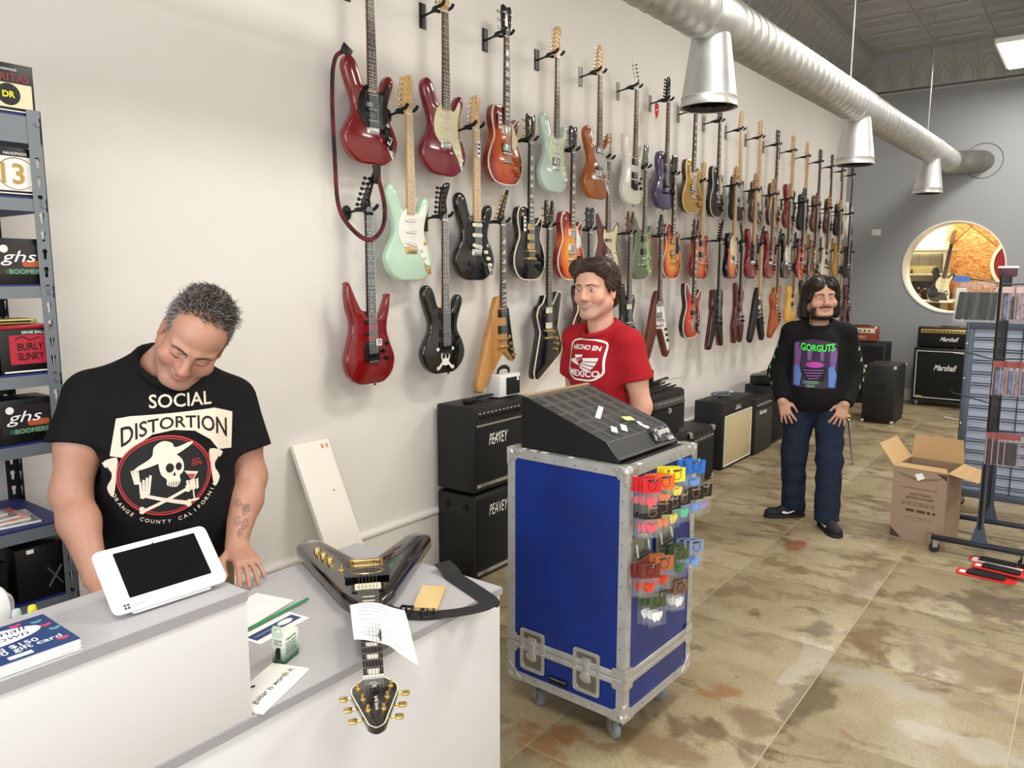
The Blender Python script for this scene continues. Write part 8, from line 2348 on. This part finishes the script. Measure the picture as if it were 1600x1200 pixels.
def wavy_hair(t, H, SCL, style):
    TH = lambda v: H @ (Vector(v) * SCL)
    R3 = np.array(H.to_3x3()); rr = random.Random(5)
    capf = Field()
    long_ = style == 'long'
    capf.ell(tuple(TH((0, .030, .050))), [q * SCL for q in ((.086, .098, .092) if not long_ else (.084, .100, .088))], .02, 1, R3)
    if not long_:
        for s in (-1, 1): capf.ell(tuple(TH((s * .055, -.020, .085))), [q * SCL for q in (.040, .055, .040)], .03, 1, R3)
        capf.ell(tuple(TH((.0, .075, -.02))), [q * SCL for q in (.075, .05, .075)], .03, 1, R3)
        capf.ell(tuple(TH((.02, -.055, .110))), [q * SCL for q in (.055, .04, .025)], .025, 1, R3)
        for s in (-1, 1): capf.ell(tuple(TH((s * .074, .012, .035))), [q * SCL for q in (.022, .045, .045)], .02, 1, R3)
        capf.ell(tuple(TH((-.03, -.060, .098))), [q * SCL for q in (.05, .04, .034)], .025, 1, R3)
        capf.ell(tuple(TH((0, -.105, .012))), [q * SCL for q in (.062, .085, .066)], .015, -1, R3)
    else:
        for s in (-1, 1):
            capf.cap(tuple(TH((s * .075, .01, .07))), tuple(TH((s * .092, .03, -.10))), .028 * SCL, .026 * SCL, .03)
            capf.cap(tuple(TH((s * .045, -.050, .105))), tuple(TH((s * .082, -.035, .0))), .022 * SCL, .018 * SCL, .025)
        capf.cap(tuple(TH((0, .09, .05))), tuple(TH((0, .085, -.11))), .060 * SCL, .055 * SCL, .03)
        for s in (-1, 1): capf.ell(tuple(TH((s * .034, -.036, .078))), [q * SCL for q in (.046, .062, .044)], .015, 1, R3)
        capf.ell(tuple(TH((.006, -.110, -.004))), [q * SCL for q in (.050, .080, .068)], .012, -1, R3)
    capf.ell(tuple(TH((0, -.05, -.10))), [q * SCL for q in (.070, .085, .085)], .012, -1, R3)
    c0 = TH((0, .02, .02))
    hm = hair_mat('hair_brown' if not long_ else 'hair_black', (50, 34, 26) if not long_ else (24, 18, 16))
    capm = capf.mesh(.0045, [c0[i] - .17 for i in range(3)], [c0[i] + .17 for i in range(3)])
    ho = obj('hair', np_mesh('hair', [capm], hm), t)
    V, F_ = capm
    bv = BVHTree.FromPolygons(V.tolist(), F_.tolist())
    Hi = H.inverted()
    st = []
    for _ in range(1500):
        f = F_[rr.randrange(len(F_))]
        p = Vector(V[f].mean(0)); L_ = Hi @ p / SCL
        h = bv.find_nearest(p); n_ = h[1]
        if n_.dot(p - c0) < 0: n_ = -n_
        if (Hi.to_3x3() @ n_).y < -.2 and L_.z < .06 and abs(L_.x) < .05: continue
        if long_: d = Vector((.55 * (1 if L_.x > 0 else -1) * max(0, L_.z * 8), .15, -1))
        else: d = Vector((.8 * (1 if L_.x > -.01 else -1) * max(0, L_.z * 9), .6, -.5)) if L_.y > -.03 else Vector((.9 if L_.x > -.02 else -.7, -.25, .15))
        d = (H.to_3x3() @ d).normalized()
        ln = (rr.uniform(.03, .055) if not long_ else rr.uniform(.05, .08)) * SCL
        pts = [p - n_ * .003]
        q = p; sw = rr.uniform(-1, 1)
        for k in range(4):
            tg = (d - n_ * d.dot(n_)).normalized()
            side = n_.cross(tg)
            q = q + (tg + side * (.45 if not long_ else .08) * math.sin(k * 1.5 + sw * 3)) * ln / 4
            hh = bv.find_nearest(q)
            if hh[0] is not None:
                n2 = hh[1] if hh[1].dot(hh[0] - c0) > 0 else -hh[1]
                q = hh[0] + n2 * (.002 + (.004 if not long_ else .001) * k / 4 * rr.random() * 2); n_ = n2
            pts.append(q.copy())
        st.append((pts, rr.uniform(.0016, .003)))
    tubes('hair_strands', st, M(hm.name + '_strand', (62, 44, 34) if not long_ else (34, 27, 24), .35), t)['kind'] = 'stuff'

# ------------------------------------------------------------------ long-haired man
def long_haired_man():
    t = thing('person', 'long-haired man in a black long-sleeved printed shirt and jeans', 'person', (5.375, -1.432, 0), math.radians(-75))
    H = frame((.004, -.015, 1.535), .03, -.05, .30)
    SCL = 1.10
    Fd = Field()
    head_prims(Fd, H, SCL, fat=.009, smile=1.2, nose=1.15)
    Fd.cap((0, .02, 1.34), tuple(H @ Vector((0, .03, -.07))), .066, .062, .04)
    Fd.ell((0, .01, 1.12), (.145, .10, .17), .05).ell((0, 0, .98), (.165, .125, .18), .05).ell((0, .01, .86), (.165, .12, .12), .05)
    RS, RE, RW = (-.180, .01, 1.300), (-.248, .045, 1.02), (-.205, -.115, .845)
    LS, LE, LW = (.180, .01, 1.300), (.240, .045, 1.02), (.185, -.120, .850)
    for S_, E_, W_, sd in ((RS, RE, RW, 1), (LS, LE, LW, -1)):
        Fd.cap((S_[0] * .6, S_[1], S_[2] - .012), (S_[0], S_[1], S_[2] - .015), .034, .038, .03)
        Fd.chain([(S_[0], S_[1], S_[2] - .015), E_], [.040, .044], .03); Fd.chain([E_, W_], [.046, .032], .025)
        hand_prims(Fd, W_, (-W_[0] * 1.6, -.10, -1), (-W_[0] * .3, .9, 0), sd, curl=.25, sc=1.05, spread=.2, thumb_in=.2)
    HIP = {-1: (-.09, .01, .82), 1: (.09, .0, .82)}; KN = {-1: (-.115, .0, .46), 1: (.108, -.09, .46)}; AN = {-1: (-.105, .055, .09), 1: (.115, -.14, .09)}
    for s in (-1, 1): Fd.chain([HIP[s], KN[s], AN[s]], [.085, .06, .045], .03)
    body = [Fd.mesh(.0042, (-.34, -.26, .66), (.34, .16, 1.74)), Fd.mesh(.012, (-.3, -.3, .0), (.3, .2, .70))]
    gz = lambda v, c, w_: np.exp(-((v - c) / w_) ** 2)
    bf = lambda L: .95 * gz(L[:, 2], -.122, .020) * (L[:, 1] < .01) + .8 * gz(L[:, 2] - .06 * np.abs(L[:, 0]), -.0505, .0055) * gz(L[:, 0], 0, .034) * (L[:, 1] < -.07) + .7 * gz(np.abs(L[:, 0]), .070, .016) * gz(L[:, 2], -.085, .035) * (L[:, 1] < .0)
    col = face_colors(H, SCL, (204, 156, 132), (170, 100, 94), (212, 136, 118), (40, 28, 24), bf)
    obj('body', np_mesh('body', body, SKIN, col), t)
    face_parts(t, H, SCL, (28, 20, 18), False, .8, 1.2)
    wavy_hair(t, H, SCL, 'long')
    bvh = body_tree(t)
    st = []; rr = random.Random(2); Hi = H.inverted()
    for _ in range(5000):
        x, z = rr.uniform(-.07, .07), rr.uniform(-.125, -.03)
        on_chin = z < -.100 + rr.uniform(-.008, .004) and abs(x) < .055; jaw = abs(x) > .052 + rr.uniform(-.006, .006) and z < -.05; mo = abs(x) < .034 and abs(z + .0515 - .06 * abs(x)) < rr.uniform(.001, .005)
        if not (on_chin or jaw or mo): continue
        o_ = H @ (Vector((x, -.3, z)) * SCL); d_ = (H.to_3x3() @ Vector((0, 1, 0)))
        h = bvh.ray_cast(o_, d_, .6)
        if h[0] is None: continue
        st.append(([h[0], h[0] + h[1] * .003 + H.to_3x3() @ Vector((rr.uniform(-.002, .002), 0, -.005))], .0009))
    tubes('beard', st, M('beard_black', (28, 20, 18), .5), t)['kind'] = 'stuff'
    # long-sleeved shirt
    sf = Field()
    for c, r in [((0, .0, 1.18), (.182, .142, .185)), ((0, -.005, .98), (.188, .150, .22)), ((0, .0, .86), (.192, .152, .14))]: sf.ell(c, r, .07)
    for S_, E_, W_ in ((RS, RE, RW), (LS, LE, LW)):
        sf.chain([S_, E_], [.060, .066], .04); sf.sleeve(E_, W_, .068, .048, .03)
        sf.cap((S_[0] * .9, .01, S_[2]), (S_[0] * .36, .02, 1.358), .058, .044, .05)
        a, b = Vector(E_), Vector(W_); d = (b - a).normalized()
    cp = [(.080 * math.cos(a), -.002 + .080 * math.sin(a), 1.372 + .034 * math.sin(a)) for a in np.linspace(0, 2 * PI, 25)]
    for i in range(24): sf.cap(cp[i], cp[i + 1], .009, .009, .012)
    sf.cap((0, -.02, 1.44), (0, .01, 1.35), .080, .068, .012, -1)
    sf.plane((0, 0, .775), (0, 0, -1), (-.4, -.4, .6), (.4, .4, .80), .006)
    V, F_ = sf.mesh(.006, (-.40, -.26, .70), (.40, .24, 1.46))
    V = wob(V, .004, 9)
    shirt = obj('long_sleeved_shirt', np_mesh('long_sleeved_shirt', [(V, F_)], cloth_mat('washed_black_cotton', (13, 13, 15))), t)
    Vn = np.array([v.co[:] for v in shirt.data.vertices])
    P = Print(Vn, F_, (-.012, -.3, 1.095), (1, 0, 0), (0, 0, 1))
    PUR = M('print_purple', (120, 78, 140), .7); BLU = M('print_blue', (86, 124, 190), .7); GRN = M('print_green', (70, 226, 84), .7); MAG = M('print_magenta', (176, 62, 160), .7); DKP = M('print_dark_purple', (48, 32, 60), .7); PGR = M('print_pale_green', (128, 176, 140), .7)
    P.poly([(-.135, .150), (-.02, .172), (.135, .150), (.140, -.150), (-.140, -.145)], DKP, shirt, 'picture_print', lift=.002)
    for k, (a, b, c, d, m) in enumerate(((-.132, .14, .045, .15, PUR), (.09, .135, .045, .15, PUR), (-.05, .11, .03, .08, PUR), (.03, .11, .025, .08, PUR), (-.13, -.01, .05, .13, BLU), (.085, -.01, .052, .135, BLU))):
        P.poly([(a, b), (a + c * .6, b + .01), (a + c, b - d * .4), (a + c * .8, b - d), (a + c * .1, b - d * .95)], m, shirt, 'picture_print', lift=.0030)
    P.poly(ellipse(.055, .02, 20, .0, .005), MAG, shirt, 'picture_print', lift=.0038)
    P.poly([(-.085, -.02), (.075, -.012), (.06, -.10), (-.05, -.10)], INKB, shirt, 'picture_print', lift=.0034)
    for k in range(4): P.poly([(-.07 + .01 * k, -.03 - .018 * k), (.06 - .01 * k, -.026 - .018 * k), (.058 - .01 * k, -.034 - .018 * k), (-.068 + .01 * k, -.038 - .018 * k)], PUR, shirt, 'picture_print', lift=.0042)
    for k in range(7):
        a = k * .9; P.poly([(.108 + .006 * math.cos(a), .045 + .006 * math.sin(a)), (.108 + .034 * math.cos(a + .1), .045 + .03 * math.sin(a + .1)), (.108 + .006 * math.cos(a + .6), .045 + .006 * math.sin(a + .6))], BLU, shirt, 'picture_print', lift=.0042)
    P.poly([(-.10, .150), (-.085, .135), (-.11, .125), (.0, .088), (.135, .125), (.105, .135), (.125, .150), (.01, .128)], INKB, shirt, 'logo_shadow_print', lift=.0046)
    P.text('GORGUTS', .21, .012, .124, GRN, shirt, height=.042, lift=.0052, bold=.03, warp=lambda a, b: (a * (1 + .2 * b), b * (1 + 2.2 * abs(a)) - .0 + .9 * a * a - .01))
    P.text('CONSIDERED', .10, -.02, -.112, PGR, shirt, height=.020, lift=.005, bold=.01); P.text('DEAD', .055, -.02, -.136, PGR, shirt, height=.018, lift=.005, bold=.01)
    # green marks down both sleeves
    bs_ = BVHTree.FromPolygons([tuple(v) for v in Vn], [tuple(f) for f in F_])
    for s, S_, E_, W_ in ((-1, RS, RE, RW), (1, LS, LE, LW)):
        for k in range(5):
            q = .35 + .26 * k
            a = Vector(S_) + (Vector(E_) - Vector(S_)) * q if q < 1 else Vector(E_) + (Vector(W_) - Vector(E_)) * (q - 1)
            d = Vector((s, -.75, .1)).normalized(); tri = []
            for (u, v) in ((-.014, -.016), (.016, -.010), (.004, .018)):
                o_ = a + Vector((0, u, v)) + d * .2
                h = bs_.ray_cast(o_, -d, .3); tri.append((h[0] + d * .003) if h[0] is not None else a)
            MB().add(tri, [(0, 1, 2)]).build('sleeve_print', M('print_sleeve_green', (110, 200, 120), .7), shirt)
    # jeans
    pf = Field(); pf.ell((0, .005, .85), (.178, .135, .13), .05)
    for s in (-1, 1): pf.chain([HIP[s], KN[s], (AN[s][0], AN[s][1], .05)], [.105, .082, .078], .03)
    pf.plane((0, 0, .055), (0, 0, -1), (-.3, -.35, -.1), (.3, .3, .085), .004)
    V, F_ = pf.mesh(.007, (-.35, -.3, .0), (.35, .3, 1.0)); V = wob(V, .004, 12)
    dm = cloth_mat('blue_denim', (28, 37, 56), .9, .6)
    obj('jeans', np_mesh('jeans', [(V, F_)], dm), t)
    shoe(t, (-.118, .045, 0), math.radians(-62), 'swoosh')
    shoe(t, (.118, -.165, 0), math.radians(22), 'swoosh')
    return t

cashier()
red_man()
long_haired_man()
